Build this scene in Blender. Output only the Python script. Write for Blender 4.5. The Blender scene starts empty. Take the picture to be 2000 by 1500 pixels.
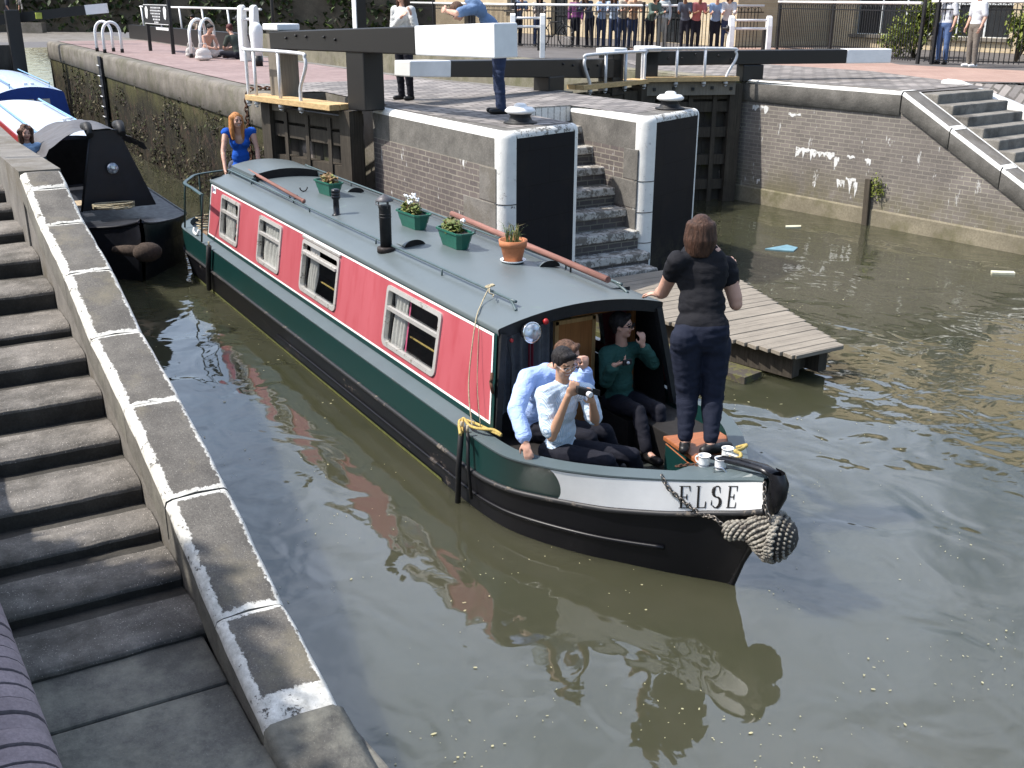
import bpy, bmesh, math, random
import numpy as np
from mathutils import Vector, Matrix, noise
R = math.radians
random.seed(7)
S = bpy.context.scene
COL = S.collection

# ---------------------------------------------------------------- camera, sky, sun, exposure
CAM = Vector((6.893, -4.706, 3.939))
F_PX, PITCH, ROLL, AZ = 2059.8, 0.3511, -0.004, R(149.623)
cd = bpy.data.cameras.new('camera')
cd.sensor_width = 36.0
cd.lens = F_PX / 2000 * 36
cd.clip_end = 800
cam = bpy.data.objects.new('camera', cd)
COL.objects.link(cam)
cam.location = CAM
cam.rotation_euler = (Matrix.Rotation(AZ - R(90), 3, 'Z') @ Matrix.Rotation(R(90) - PITCH, 3, 'X') @ Matrix.Rotation(-ROLL, 3, 'Z')).to_euler()
S.camera = cam

SUN_DIR = Vector((-0.28, -0.55, 0.79)).normalized()      # towards the sun
world = bpy.data.worlds.new('World')
S.world = world
world.use_nodes = True
wn = world.node_tree
for n in list(wn.nodes): wn.nodes.remove(n)
sky = wn.nodes.new('ShaderNodeTexSky')
sky.sky_type = 'NISHITA'
sky.sun_disc = False
sky.sun_elevation = math.asin(SUN_DIR.z)
sky.sun_rotation = math.atan2(SUN_DIR.x, SUN_DIR.y)
sky.air_density = 1.2
sky.dust_density = 2.0
sky.ozone_density = 1.5
bg = wn.nodes.new('ShaderNodeBackground')
bg.inputs['Strength'].default_value = 0.15
wo = wn.nodes.new('ShaderNodeOutputWorld')
# bright cloud bank added out of view to brighten the water's reflections
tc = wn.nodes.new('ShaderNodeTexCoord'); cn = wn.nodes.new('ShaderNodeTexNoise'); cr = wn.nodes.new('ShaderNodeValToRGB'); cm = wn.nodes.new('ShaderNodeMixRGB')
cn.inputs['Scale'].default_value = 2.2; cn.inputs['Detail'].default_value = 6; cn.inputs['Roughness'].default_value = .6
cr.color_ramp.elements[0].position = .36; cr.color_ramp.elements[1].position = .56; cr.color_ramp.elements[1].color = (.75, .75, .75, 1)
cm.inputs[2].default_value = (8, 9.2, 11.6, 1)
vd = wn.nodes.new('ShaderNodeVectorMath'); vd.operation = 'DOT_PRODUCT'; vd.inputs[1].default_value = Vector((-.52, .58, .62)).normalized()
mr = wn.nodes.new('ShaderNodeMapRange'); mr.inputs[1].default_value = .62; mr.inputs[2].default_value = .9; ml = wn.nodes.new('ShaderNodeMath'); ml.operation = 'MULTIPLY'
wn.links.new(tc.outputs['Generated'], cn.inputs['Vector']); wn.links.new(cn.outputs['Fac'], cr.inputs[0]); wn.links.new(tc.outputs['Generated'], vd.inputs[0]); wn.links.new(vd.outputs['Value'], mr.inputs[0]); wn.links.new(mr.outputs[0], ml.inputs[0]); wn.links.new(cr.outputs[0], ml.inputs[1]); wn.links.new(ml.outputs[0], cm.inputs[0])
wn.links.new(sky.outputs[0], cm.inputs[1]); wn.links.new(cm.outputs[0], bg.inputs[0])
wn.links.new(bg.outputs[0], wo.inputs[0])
sl = bpy.data.lights.new('sun', 'SUN')
sl.energy = 4.2
sl.angle = R(0.53)
sl.color = (1.0, 0.955, 0.89)
so = bpy.data.objects.new('sun', sl)
COL.objects.link(so)
so.rotation_euler = SUN_DIR.to_track_quat('Z', 'Y').to_euler()
S.view_settings.view_transform = 'Standard'
S.view_settings.look = 'None'
S.view_settings.exposure = 0.70
S.view_settings.gamma = 1
S.render.resolution_x, S.render.resolution_y = 1024, 768

# ---------------------------------------------------------------- measuring helpers (survey of the place from the photograph)
_f = Vector((math.cos(AZ), math.sin(AZ), 0)); _r = Vector((_f.y, -_f.x, 0))
def ray(px, py):
    X, Y = px - 1000, py - 750
    c, s = math.cos(ROLL), math.sin(ROLL)
    X, Y = c * X + s * Y, -s * X + c * Y
    X /= F_PX; Y = -Y / F_PX
    c, s = math.cos(PITCH), math.sin(PITCH)
    return _r * X + _f * (c + Y * s) + Vector((0, 0, -s + Y * c))
def atz(px, py, z):
    d = ray(px, py); return CAM + d * ((z - CAM.z) / d.z)
def atx(px, py, x):
    d = ray(px, py); return CAM + d * ((x - CAM.x) / d.x)
def aty(px, py, y):
    d = ray(px, py); return CAM + d * ((y - CAM.y) / d.y)
def atp(px, py, P, n):
    d = ray(px, py); return CAM + d * ((Vector(P) - CAM).dot(n) / d.dot(n))

# ---------------------------------------------------------------- mesh helpers
class MB:
    """collects faces, then links them as ONE mesh object"""
    def __init__(s): s.v = []; s.f = []; s.m = []; s.sm = []
    def add(s, vs, fs, m=0, smooth=False):
        o = len(s.v); s.v += [tuple(p) for p in vs]
        for f in fs: s.f.append([i + o for i in f]); s.m.append(m); s.sm.append(smooth)
        return s
    def quad(s, a, b, c, d, m=0): return s.add([a, b, c, d], [(0, 1, 2, 3)], m)
    def hexa(s, b, t, m=0):      # b,t: 4 points each, ccw seen from above
        return s.add(list(b) + list(t), [(3, 2, 1, 0), (4, 5, 6, 7), (0, 1, 5, 4), (1, 2, 6, 5), (2, 3, 7, 6), (3, 0, 4, 7)], m)
    def box(s, c, d, m=0, rz=0, M=None):
        x, y, z = d[0] / 2, d[1] / 2, d[2] / 2
        ps = [Vector(p) for p in ((-x, -y, -z), (x, -y, -z), (x, y, -z), (-x, y, -z), (-x, -y, z), (x, -y, z), (x, y, z), (-x, y, z))]
        Mx = M if M is not None else Matrix.Rotation(rz, 3, 'Z')
        ps = [Mx @ p + Vector(c) for p in ps]
        return s.hexa(ps[:4], ps[4:], m)
    def beam(s, p0, p1, w, h, m=0, up=(0, 0, 1), h1=None, w1=None):
        p0, p1 = Vector(p0), Vector(p1); d = (p1 - p0).normalized(); u = Vector(up)
        sd = d.cross(u).normalized(); u = sd.cross(d)
        h1 = h if h1 is None else h1; w1 = w if w1 is None else w1
        def ring(p, w, h): return [p - sd * w / 2 - u * h / 2, p + sd * w / 2 - u * h / 2, p + sd * w / 2 + u * h / 2, p - sd * w / 2 + u * h / 2]
        a, b = ring(p0, w, h), ring(p1, w1, h1)
        return s.add(a + b, [(0, 1, 2, 3), (7, 6, 5, 4), (4, 5, 1, 0), (5, 6, 2, 1), (6, 7, 3, 2), (7, 4, 0, 3)], m)
    def tube(s, path, r, n=10, m=0, closed=False, caps=True, flat=1.0):
        P = [Vector(p) for p in path]; N = len(P)
        rr = r if hasattr(r, '__len__') else [r] * N
        vs = []; prev = None
        for i in range(N):
            if closed: t = (P[(i + 1) % N] - P[i - 1])
            else: t = P[min(i + 1, N - 1)] - P[max(i - 1, 0)]
            t.normalize()
            a = prev if prev is not None else (Vector((0, 0, 1)) if abs(t.z) < .9 else Vector((1, 0, 0)))
            a = (a - t * a.dot(t)).normalized(); prev = a; b = t.cross(a)
            for k in range(n):
                q = 2 * math.pi * k / n
                vs.append(P[i] + a * (math.cos(q) * rr[i] * flat) + b * (math.sin(q) * rr[i]))
        fs = []
        for i in range(N if closed else N - 1):
            j = (i + 1) % N
            for k in range(n):
                fs.append((i * n + k, i * n + (k + 1) % n, j * n + (k + 1) % n, j * n + k))
        s.add(vs, fs, m, True)
        if caps and not closed:
            o = len(s.v) - len(vs)
            s.f.append([o + k for k in reversed(range(n))]); s.m.append(m); s.sm.append(False)
            s.f.append([o + (N - 1) * n + k for k in range(n)]); s.m.append(m); s.sm.append(False)
        return s
    def lathe(s, prof, c=(0, 0, 0), n=24, m=0, M=None, smooth=True, caps=True):
        vs = []; N = len(prof); c = Vector(c)
        for (r, z) in prof:
            for k in range(n):
                q = 2 * math.pi * k / n; p = Vector((r * math.cos(q), r * math.sin(q), z))
                vs.append((M @ p if M is not None else p) + c)
        fs = [(i * n + k, i * n + (k + 1) % n, (i + 1) * n + (k + 1) % n, (i + 1) * n + k) for i in range(N - 1) for k in range(n)]
        s.add(vs, fs, m, smooth)
        o = len(s.v) - len(vs)
        if not caps: return s
        if prof[0][0] > 1e-5: s.f.append([o + k for k in reversed(range(n))]); s.m.append(m); s.sm.append(False)
        if prof[-1][0] > 1e-5: s.f.append([o + (N - 1) * n + k for k in range(n)]); s.m.append(m); s.sm.append(False)
        return s
    def ball(s, c, r, n=12, m=0, sc=(1, 1, 1), M=None):
        vs = []; c = Vector(c); L = n // 2
        for i in range(L + 1):
            a = math.pi * i / L
            for k in range(n):
                q = 2 * math.pi * k / n
                p = Vector((math.sin(a) * math.cos(q) * r * sc[0], math.sin(a) * math.sin(q) * r * sc[1], -math.cos(a) * r * sc[2]))
                vs.append((M @ p if M is not None else p) + c)
        fs = [(i * n + k, i * n + (k + 1) % n, (i + 1) * n + (k + 1) % n, (i + 1) * n + k) for i in range(L) for k in range(n)]
        return s.add(vs, fs, m, True)
    def cap(s, p0, p1, r0, r1, n=10, m=0):     # closed tapered capsule
        p0, p1 = Vector(p0), Vector(p1); d = p1 - p0; L = d.length
        if L < 1e-5: return s.ball(p0, max(r0, r1), n, m)
        t = d / L; prof = []
        for a in (-80, -50, -20, 0): prof.append((r0 * math.cos(R(a)), r0 * math.sin(R(a))))
        for a in (0, 20, 50, 80): prof.append((r1 * math.cos(R(a)), L + r1 * math.sin(R(a))))
        return s.lathe(prof, p0, n, m, t.to_track_quat('Z', 'Y').to_matrix())
    def prism(s, poly, z0, z1, m=0, mt=None, bottom=True):
        n = len(poly); a = sum(poly[i][0] * poly[(i + 1) % n][1] - poly[(i + 1) % n][0] * poly[i][1] for i in range(n))
        if a < 0: poly = poly[::-1]
        g = lambda z, i: z if not hasattr(z, '__len__') else z[i]
        vs = [(p[0], p[1], z0) for p in poly] + [(p[0], p[1], z1) for p in poly]
        s.add(vs, [(i, (i + 1) % n, n + (i + 1) % n, n + i) for i in range(n)], m)
        s.add(vs[n:], [tuple(range(n))], m if mt is None else mt)
        if bottom: s.add(vs[:n], [tuple(reversed(range(n)))], m)
        return s
    def grid(s, fn, nu, nv, m=0, smooth=True):
        vs = [fn(i / nu, j / nv) for i in range(nu + 1) for j in range(nv + 1)]
        w = nv + 1
        return s.add(vs, [(i * w + j, (i + 1) * w + j, (i + 1) * w + j + 1, i * w + j + 1) for i in range(nu) for j in range(nv)], m, smooth)
    def loft(s, rows, m=0, smooth=True):
        w = len(rows[0]); vs = [p for r in rows for p in r]
        mm = m if hasattr(m, '__len__') else [m] * (w - 1)
        o = len(s.v); s.v += [tuple(p) for p in vs]
        for i in range(len(rows) - 1):
            for j in range(w - 1):
                s.f.append([o + i * w + j, o + (i + 1) * w + j, o + (i + 1) * w + j + 1, o + i * w + j + 1]); s.m.append(mm[j]); s.sm.append(smooth)
        return s
    def build(s, name, mats, parent=None, bevel=0, seg=2, ang=35, jit=0, weld=False):
        me = bpy.data.meshes.new(name)
        me.from_pydata(s.v, [], s.f)
        if not isinstance(mats, (list, tuple)): mats = [mats]
        for mt in mats: me.materials.append(mt)
        me.polygons.foreach_set('material_index', s.m)
        me.polygons.foreach_set('use_smooth', s.sm)
        if weld or bevel:
            bm = bmesh.new(); bm.from_mesh(me)
            bmesh.ops.remove_doubles(bm, verts=bm.verts, dist=1e-4)
            bmesh.ops.recalc_face_normals(bm, faces=bm.faces)
            if bevel:
                es = [e for e in bm.edges if len(e.link_faces) == 2 and e.calc_face_angle(0) > R(ang)]
                bmesh.ops.bevel(bm, geom=es, offset=bevel, segments=seg, profile=.5, affect='EDGES', clamp_overlap=True)
            bm.to_mesh(me); bm.free()
        if jit:
            for v in me.vertices: v.co += noise.noise_vector(v.co * 3) * jit
        me.update()
        o = bpy.data.objects.new(name, me)
        COL.objects.link(o)
        if parent is not None: o.parent = parent
        return o

def tag(o, label=None, cat=None, group=None, kind=None):
    if label: o['label'] = label
    if cat: o['category'] = cat
    if group: o['group'] = group
    if kind: o['kind'] = kind
    return o
def thing(name, label, cat, loc=(0, 0, 0), rz=0, group=None):
    o = bpy.data.objects.new(name, None); o.empty_display_size = .1
    COL.objects.link(o); o.location = loc; o.rotation_euler = (0, 0, rz)
    return tag(o, label, cat, group)
def copy_tree(o, loc=None, rz=None, label=None, parent=None):
    c = o.copy(); COL.objects.link(c)
    if parent is not None: c.parent = parent
    if loc is not None: c.location = loc
    if rz is not None: c.rotation_euler = (0, 0, rz)
    if label: c['label'] = label
    for ch in [q for q in o.children]: copy_tree(ch, parent=c)
    return c
def catmull(P, n):
    P = [Vector(p) for p in P]; out = []
    for i in range(len(P) - 1):
        a, b, c, d = P[max(i - 1, 0)], P[i], P[i + 1], P[min(i + 2, len(P) - 1)]
        for k in range(n):
            t = k / n
            out.append(0.5 * ((2 * b) + (c - a) * t + (2 * a - 5 * b + 4 * c - d) * t * t + (3 * b - a - 3 * c + d) * t ** 3))
    out.append(P[-1]); return out
def text_mesh(name, body, size, mat, M, parent=None, depth=.002, width=None, serif=False):
    cu = bpy.data.curves.new(name, 'FONT'); cu.body = body; cu.size = size; cu.extrude = depth
    cu.align_x = 'CENTER'; cu.align_y = 'CENTER'
    t = bpy.data.objects.new(name, cu); COL.objects.link(t)
    dg = bpy.context.evaluated_depsgraph_get()
    me = bpy.data.meshes.new_from_object(t.evaluated_get(dg))
    bpy.data.objects.remove(t)
    me.transform(M); me.materials.clear(); me.materials.append(mat)
    o = bpy.data.objects.new(name, me); COL.objects.link(o)
    if parent is not None: o.parent = parent
    return o

# ---------------------------------------------------------------- materials
class NT:
    def __init__(s, name):
        s.mat = bpy.data.materials.new(name); s.mat.use_nodes = True
        s.t = s.mat.node_tree; s.p = s.t.nodes['Principled BSDF']; s._c = None
    def n(s, typ, **kw):
        x = s.t.nodes.new('ShaderNode' + typ)
        for k, v in kw.items(): setattr(x, k, v)
        return x
    def l(s, a, b): s.t.links.new(a, b)
    def set(s, node, **kw):
        for k, v in kw.items(): node.inputs[k.replace('_', ' ')].default_value = v
    @property
    def co(s):
        if s._c is None: s._c = s.n('TexCoord').outputs['Object']
        return s._c
    def map(s, scale=(1, 1, 1), rot=(0, 0, 0), src=None, loc=(0, 0, 0)):
        m = s.n('Mapping'); m.inputs['Scale'].default_value = scale; m.inputs['Rotation'].default_value = rot; m.inputs['Location'].default_value = loc
        s.l(src or s.co, m.inputs[0]); return m.outputs[0]
    def noise(s, scale, detail=4, rough=.6, src=None, dist=0):
        x = s.n('TexNoise'); s.set(x, Scale=scale, Detail=detail, Roughness=rough, Distortion=dist)
        s.l(src or s.co, x.inputs['Vector']); return x.outputs['Fac']
    def ramp(s, src, *stops):
        x = s.n('ValToRGB'); e = x.color_ramp.elements
        while len(e) < len(stops): e.new(.5)
        for i, (p, c) in enumerate(stops):
            e[i].position = p; e[i].color = (*c[:3], 1) if hasattr(c, '__len__') else (c, c, c, 1)
        s.l(src, x.inputs[0]); return x.outputs[0]
    def mix(s, fac, a, b, typ='MIX'):
        x = s.n('MixRGB', blend_type=typ)
        for k, v in ((0, fac), (1, a), (2, b)):
            if hasattr(v, 'is_linked'): s.l(v, x.inputs[k])
            else: x.inputs[k].default_value = v if not hasattr(v, '__len__') else (*v[:3], 1)
        return x.outputs[0]
    def math(s, op, a, b=0.0):
        x = s.n('Math', operation=op)
        for k, v in ((0, a), (1, b)):
            if hasattr(v, 'is_linked'): s.l(v, x.inputs[k])
            else: x.inputs[k].default_value = v
        return x.outputs[0]
    def sep(s, src=None):
        x = s.n('SeparateXYZ'); s.l(src or s.co, x.inputs[0]); return x.outputs
    def bump(s, h, strength=.3, dist=.02, prev=None):
        x = s.n('Bump'); s.set(x, Strength=strength, Distance=dist); s.l(h, x.inputs['Height'])
        if prev is not None: s.l(prev, x.inputs['Normal'])
        s.l(x.outputs[0], s.p.inputs['Normal']); return x.outputs[0]
    def out(s, col=None, rough=None, metal=None, spec=None):
        for k, v in (('Base Color', col), ('Roughness', rough), ('Metallic', metal), ('Specular IOR Level', spec)):
            if v is None: continue
            if hasattr(v, 'is_linked'): s.l(v, s.p.inputs[k])
            else: s.p.inputs[k].default_value = (*v[:3], 1) if hasattr(v, '__len__') else v
        return s.mat

MATS = {}
def plain(name, col, rough=.5, metal=0, var=.25, scale=8, bump=0, bscale=60, spec=.4):
    if name in MATS: return MATS[name]
    t = NT(name)
    f = t.noise(scale, 5, .65)
    c = t.mix(t.ramp(f, (.3, 0.0), (.7, 1.0)), [x * (1 - var) for x in col], [min(1, x * (1 + var * .6)) for x in col])
    if bump: t.bump(t.noise(bscale, 4, .7), bump, .01)
    rr = t.ramp(t.noise(scale * 2.3, 3), (.3, max(0, rough - .08)), (.7, min(1, rough + .1)))
    MATS[name] = t.out(c, rr, metal, spec); return MATS[name]
def worn(name, col, under, amount=.42, rough=.5, scale=6, fine=30, metal=0, bump=.3, streak=None, uvar=.3, spec=.4):
    """paint with chips that show what is under it"""
    if name in MATS: return MATS[name]
    t = NT(name)
    src = t.map(streak) if streak else t.co
    f = t.math('ADD', t.math('MULTIPLY', t.noise(scale, 6, .7, src), .65), t.math('MULTIPLY', t.noise(fine, 5, .7), .35))
    mask = t.ramp(f, (amount - .025, 1.0), (amount + .025, 0.0))
    v = t.noise(scale * .7, 3)
    base = t.mix(v, [x * .82 for x in col], [min(1, x * 1.1) for x in col])
    und = t.mix(t.noise(fine * .6, 4), [x * (1 - uvar) for x in under], [min(1, x * (1 + uvar)) for x in under])
    c = t.mix(mask, base, und)
    if bump: t.bump(t.mix(.5, f, mask), bump, .008)
    MATS[name] = t.out(c, t.mix(mask, (rough,) * 3, (.85,) * 3), metal, spec); return MATS[name]
def stone(name, col, var=.35, scale=3, grain=90, bump=.5, stains=None, pits=True, moss=0, speck=0):
    if name in MATS: return MATS[name]
    t = NT(name)
    big = t.noise(scale, 6, .62); fine = t.noise(grain, 4, .75)
    c = t.mix(t.ramp(big, (.3, 0.0), (.72, 1.0)), [x * (1 - var) for x in col], [x * (1 + var) for x in col])
    c = t.mix(t.math('MULTIPLY', t.ramp(fine, (.35, 0.0), (.65, 1.0)), .55), c, [x * .45 for x in col])
    if speck:
        c = t.mix(t.ramp(t.noise(grain * 1.7, 2, .5), (.66, 0.0), (.72, speck)), c, [min(.7, x * 3.2) for x in col])
    if stains: c = t.mix(t.ramp(t.noise(1.3, 7, .7), (.5, 0.0), (.66, .75)), c, stains)
    if moss: c = t.mix(t.ramp(t.noise(2.2, 8, .75), (.5, 0.0), (.62, moss)), c, (.055, .06, .018))
    h = t.mix(.5, big, fine)
    if pits:
        vo = t.n('TexVoronoi'); t.set(vo, Scale=grain * .35); t.l(t.co, vo.inputs['Vector'])
        h = t.mix(.35, h, vo.outputs['Distance'])
    t.bump(h, bump, .012)
    MATS[name] = t.out(c, .88, 0, .25); return MATS[name]
def bricks(name, axis, c1, c2, mortar, bw=.225, bh=.075, msz=.008, stain=None, moss_z=None, bump=.6, eff=0, wall=None):
    """axis: which object axis runs along the wall ('x','y') or 'top'"""
    if name in MATS: return MATS[name]
    t = NT(name)
    x, y, z = t.sep()
    cb = t.n('CombineXYZ')
    a, b = {'x': (x, z), 'y': (y, z), 'top': (x, y), 'topy': (y, x)}[axis]
    t.l(a, cb.inputs[0]); t.l(b, cb.inputs[1])
    wob = t.n('MixRGB', blend_type='ADD'); wob.inputs[0].default_value = .012
    nz = t.n('TexNoise'); t.set(nz, Scale=7); t.l(t.co, nz.inputs['Vector'])
    t.l(cb.outputs[0], wob.inputs[1]); t.l(nz.outputs['Color'], wob.inputs[2])
    br = t.n('TexBrick'); br.offset = .5
    t.set(br, Scale=1, Mortar_Size=msz, Mortar_Smooth=.15, Bias=0, Brick_Width=bw, Row_Height=bh)
    br.inputs['Color1'].default_value = (*c1, 1); br.inputs['Color2'].default_value = (*c2, 1); br.inputs['Mortar'].default_value = (*mortar, 1)
    t.l(wob.outputs[0], br.inputs['Vector'])
    c = br.outputs['Color']
    c = t.mix(t.ramp(t.noise(1.1, 6, .65), (.35, 0.0), (.7, .6)), c, [q * .55 for q in c1])
    c = t.mix(t.math('MULTIPLY', t.ramp(t.noise(45, 4, .7), (.4, 0.0), (.65, 1.0)), .35), c, [q * 1.7 for q in c1])
    if eff:      # white lime runs under some courses
        m = t.math('MULTIPLY', t.ramp(t.noise(5, 4, .7, t.map((1.1, 1.1, .35))), (.63, 0.0), (.67, 1.0)), t.ramp(t.noise(30, 3, .6, t.map((1, 1, .3))), (.45, 0.0), (.55, 1.0)))
        c = t.mix(t.math('MULTIPLY', m, eff), c, (.62, .62, .6))
    if stain:
        c = t.mix(t.ramp(t.noise(.7, 7, .7), (.48, 0.0), (.62, .7)), c, stain)
    if moss_z:   # algae above the water line
        k = t.n('MapRange'); t.l(z, k.inputs[0]); k.inputs[1].default_value = moss_z[0]; k.inputs[2].default_value = moss_z[1]; k.inputs[3].default_value = 1; k.inputs[4].default_value = 0
        k2 = t.math('MULTIPLY', k.outputs[0], t.ramp(t.noise(1.6, 7, .75), (.38, 0.0), (.6, 1.0)))
        c = t.mix(k2, c, (.13, .115, .055))
    t.bump(t.mix(.3, br.outputs['Fac'], t.noise(60, 4)), -bump, .012)
    MATS[name] = t.out(c, .85, 0, .25); return MATS[name]
def wood(name, col, axis='x', board=.14, dirt=.5, rough=.75, gap=True, var=.3):
    if name in MATS: return MATS[name]
    t = NT(name)
    sc = {'x': (.6, 14, 14), 'y': (14, .6, 14), 'z': (14, 14, .6)}[axis]
    g = t.noise(3, 8, .7, t.map(sc), .4)
    c = t.mix(t.ramp(g, (.3, 0.0), (.7, 1.0)), [x * (1 - var) for x in col], [min(1, x * (1 + var)) for x in col])
    c = t.mix(t.ramp(t.noise(1.7, 6, .7), (.45, 0.0), (.75, dirt)), c, [x * .35 for x in col])
    t.bump(g, .25, .006)
    MATS[name] = t.out(c, rough, 0, .25); return MATS[name]
# ================================================================ SETTING MATERIALS
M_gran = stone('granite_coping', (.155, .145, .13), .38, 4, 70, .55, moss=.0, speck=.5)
M_granl = stone('granite_pale_block', (.20, .185, .165), .3, 3, 80, .5, stains=(.10, .085, .06))  # paler granite with brown stains
M_conc = stone('concrete_band', (.185, .165, .14), .35, 2, 50, .5, stains=(.085, .078, .05), moss=.35)
M_step = stone('step_stone', (.17, .155, .137), .55, 3, 62, 1.0, stains=(.045, .041, .033), speck=1.0)
M_stepf = stone('far_step_stone', (.22, .205, .18), .4, 3, 60, .5, stains=(.05, .045, .04))
M_white = worn('white_masonry_paint', (.74, .73, .69), (.13, .12, .11), .385, .75, 11, 48, 0, 1.1)
M_white2 = worn('white_masonry_paint_worn', (.62, .61, .57), (.15, .14, .12), .465, .8, 11, 45, 0, 1.0)
def black_masonry():
    t = NT('black_masonry_paint'); x, y, z = t.sep(); cb = t.n('CombineXYZ'); t.l(y, cb.inputs[0]); t.l(t.math('ADD', z, .06), cb.inputs[1])
    br = t.n('TexBrick'); t.set(br, Scale=1, Mortar_Size=.006, Mortar_Smooth=.3, Bias=0, Brick_Width=.75, Row_Height=.44); br.inputs['Color1'].default_value = (.006, .0065, .0095, 1); br.inputs['Color2'].default_value = (.0075, .008, .011, 1); br.inputs['Mortar'].default_value = (.003, .003, .004, 1); t.l(cb.outputs[0], br.inputs['Vector'])
    c = br.outputs['Color']; n1 = t.noise(2.2, 7, .72); c = t.mix(t.ramp(n1, (.5, 0.0), (.72, .6)), c, (.016, .014, .013))
    k = t.n('MapRange'); t.l(z, k.inputs[0]); k.inputs[1].default_value = .75; k.inputs[2].default_value = .1
    c = t.mix(t.math('MULTIPLY', k.outputs[0], t.ramp(t.noise(5, 7, .75), (.42, 0.0), (.6, .8))), c, (.05, .045, .03))
    c = t.mix(t.ramp(t.noise(26, 5, .75), (.66, 0.0), (.70, .5)), c, (.06, .055, .05))
    t.bump(t.mix(.4, br.outputs['Fac'], t.noise(30, 5, .7)), -.5, .012); return t.out(c, .62, 0, .15)
M_blackm = black_masonry()
M_brx = bricks('engineering_brick_along', 'x', (.105, .089, .084), (.155, .13, .118), (.29, .265, .21), eff=.9, moss_z=(0, .7))
M_bry = bricks('engineering_brick_across', 'y', (.105, .085, .085), (.15, .12, .115), (.30, .27, .22))
M_brw = bricks('engineering_brick_wing', 'x', (.142, .126, .115), (.205, .18, .162), (.32, .295, .235), eff=.7, moss_z=(-.1, 1.0), msz=.007)
M_yel = bricks('yellow_stock_brick', 'x', (.42, .33, .21), (.52, .43, .29), (.45, .40, .32), bump=.4)
M_sett = bricks('setts', 'topy', (.13, .12, .115), (.40, .36, .33), (.075, .068, .058), bw=.34, bh=.17, msz=.022, bump=1.0)
M_pave = bricks('pink_paving', 'top', (.225, .155, .143), (.28, .205, .19), (.20, .175, .165), bw=.23, bh=.11, msz=.005, bump=.3)
M_path = bricks('red_brick_path', 'top', (.29, .185, .15), (.35, .24, .195), (.36, .30, .25), bw=.22, bh=.11, msz=.005, bump=.3)
M_tar = stone('towpath_tarmac', (.13, .12, .115), .2, 2, 60, .3)
M_bl = worn('black_gate_paint', (.013, .012, .012), (.06, .052, .045), .34, .42, 4, 30, 0, .25)
M_wh = worn('white_gate_paint', (.80, .80, .79), (.35, .33, .3), .30, .5, 5, 30, 0, .15)
M_galv = plain('galvanised_tube', (.66, .66, .67), .4, .15, .15, 12)
M_rail = plain('white_rail_paint', (.78, .78, .77), .4, 0, .08, 6)
M_iron = plain('black_iron', (.012, .012, .014), .45, 0, .3, 12)
M_rust = plain('rusty_iron', (.10, .045, .025), .85, 0, .5, 20, .3)
M_plank = wood('new_plank', (.50, .345, .17), 'x', dirt=.25)
M_planky = wood('new_plank_cross', (.50, .345, .17), 'y', dirt=.25)
M_deck = wood('weathered_deck', (.235, .205, .165), 'y', dirt=.35, var=.35)
M_oldw = wood('wet_old_timber', (.06, .05, .038), 'z', dirt=.6, var=.5)
M_greyw = wood('grey_timber', (.20, .175, .14), 'z', dirt=.5, var=.3)
def moss_wall():
    t = NT('mossy_lock_wall'); x, y, z = t.sep()
    n1 = t.noise(1.1, 8, .72, t.map((1, 1, .55))); n2 = t.noise(9, 8, .78, t.map((1, 1, .5))); n3 = t.noise(38, 4, .7, t.map((1, 1, .25)))
    c = t.mix(t.ramp(n1, (.35, 0.0), (.62, 1.0)), (.010, .008, .006), (.042, .037, .017))
    c = t.mix(t.ramp(n2, (.44, 0.0), (.56, .95)), c, (.012, .010, .007)); c = t.mix(t.ramp(t.noise(17, 6, .8), (.58, 0.0), (.66, .7)), c, (.085, .08, .035))
    c = t.mix(t.ramp(t.noise(3.1, 6, .7), (.54, 0.0), (.66, .8)), c, (.085, .05, .038))
    c = t.mix(t.ramp(n3, (.60, 0.0), (.70, .6)), c, (.20, .18, .10))
    k = t.n('MapRange'); t.l(z, k.inputs[0]); k.inputs[1].default_value = 1.25; k.inputs[2].default_value = 1.85
    c = t.mix(t.math('MULTIPLY', k.outputs[0], t.ramp(n1, (.35, .1), (.6, .75))), c, (.10, .097, .036))
    t.bump(t.mix(.5, n2, n3), 1.0, .05)
    return t.out(c, .9, 0, .2)
M_moss = moss_wall()

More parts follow.
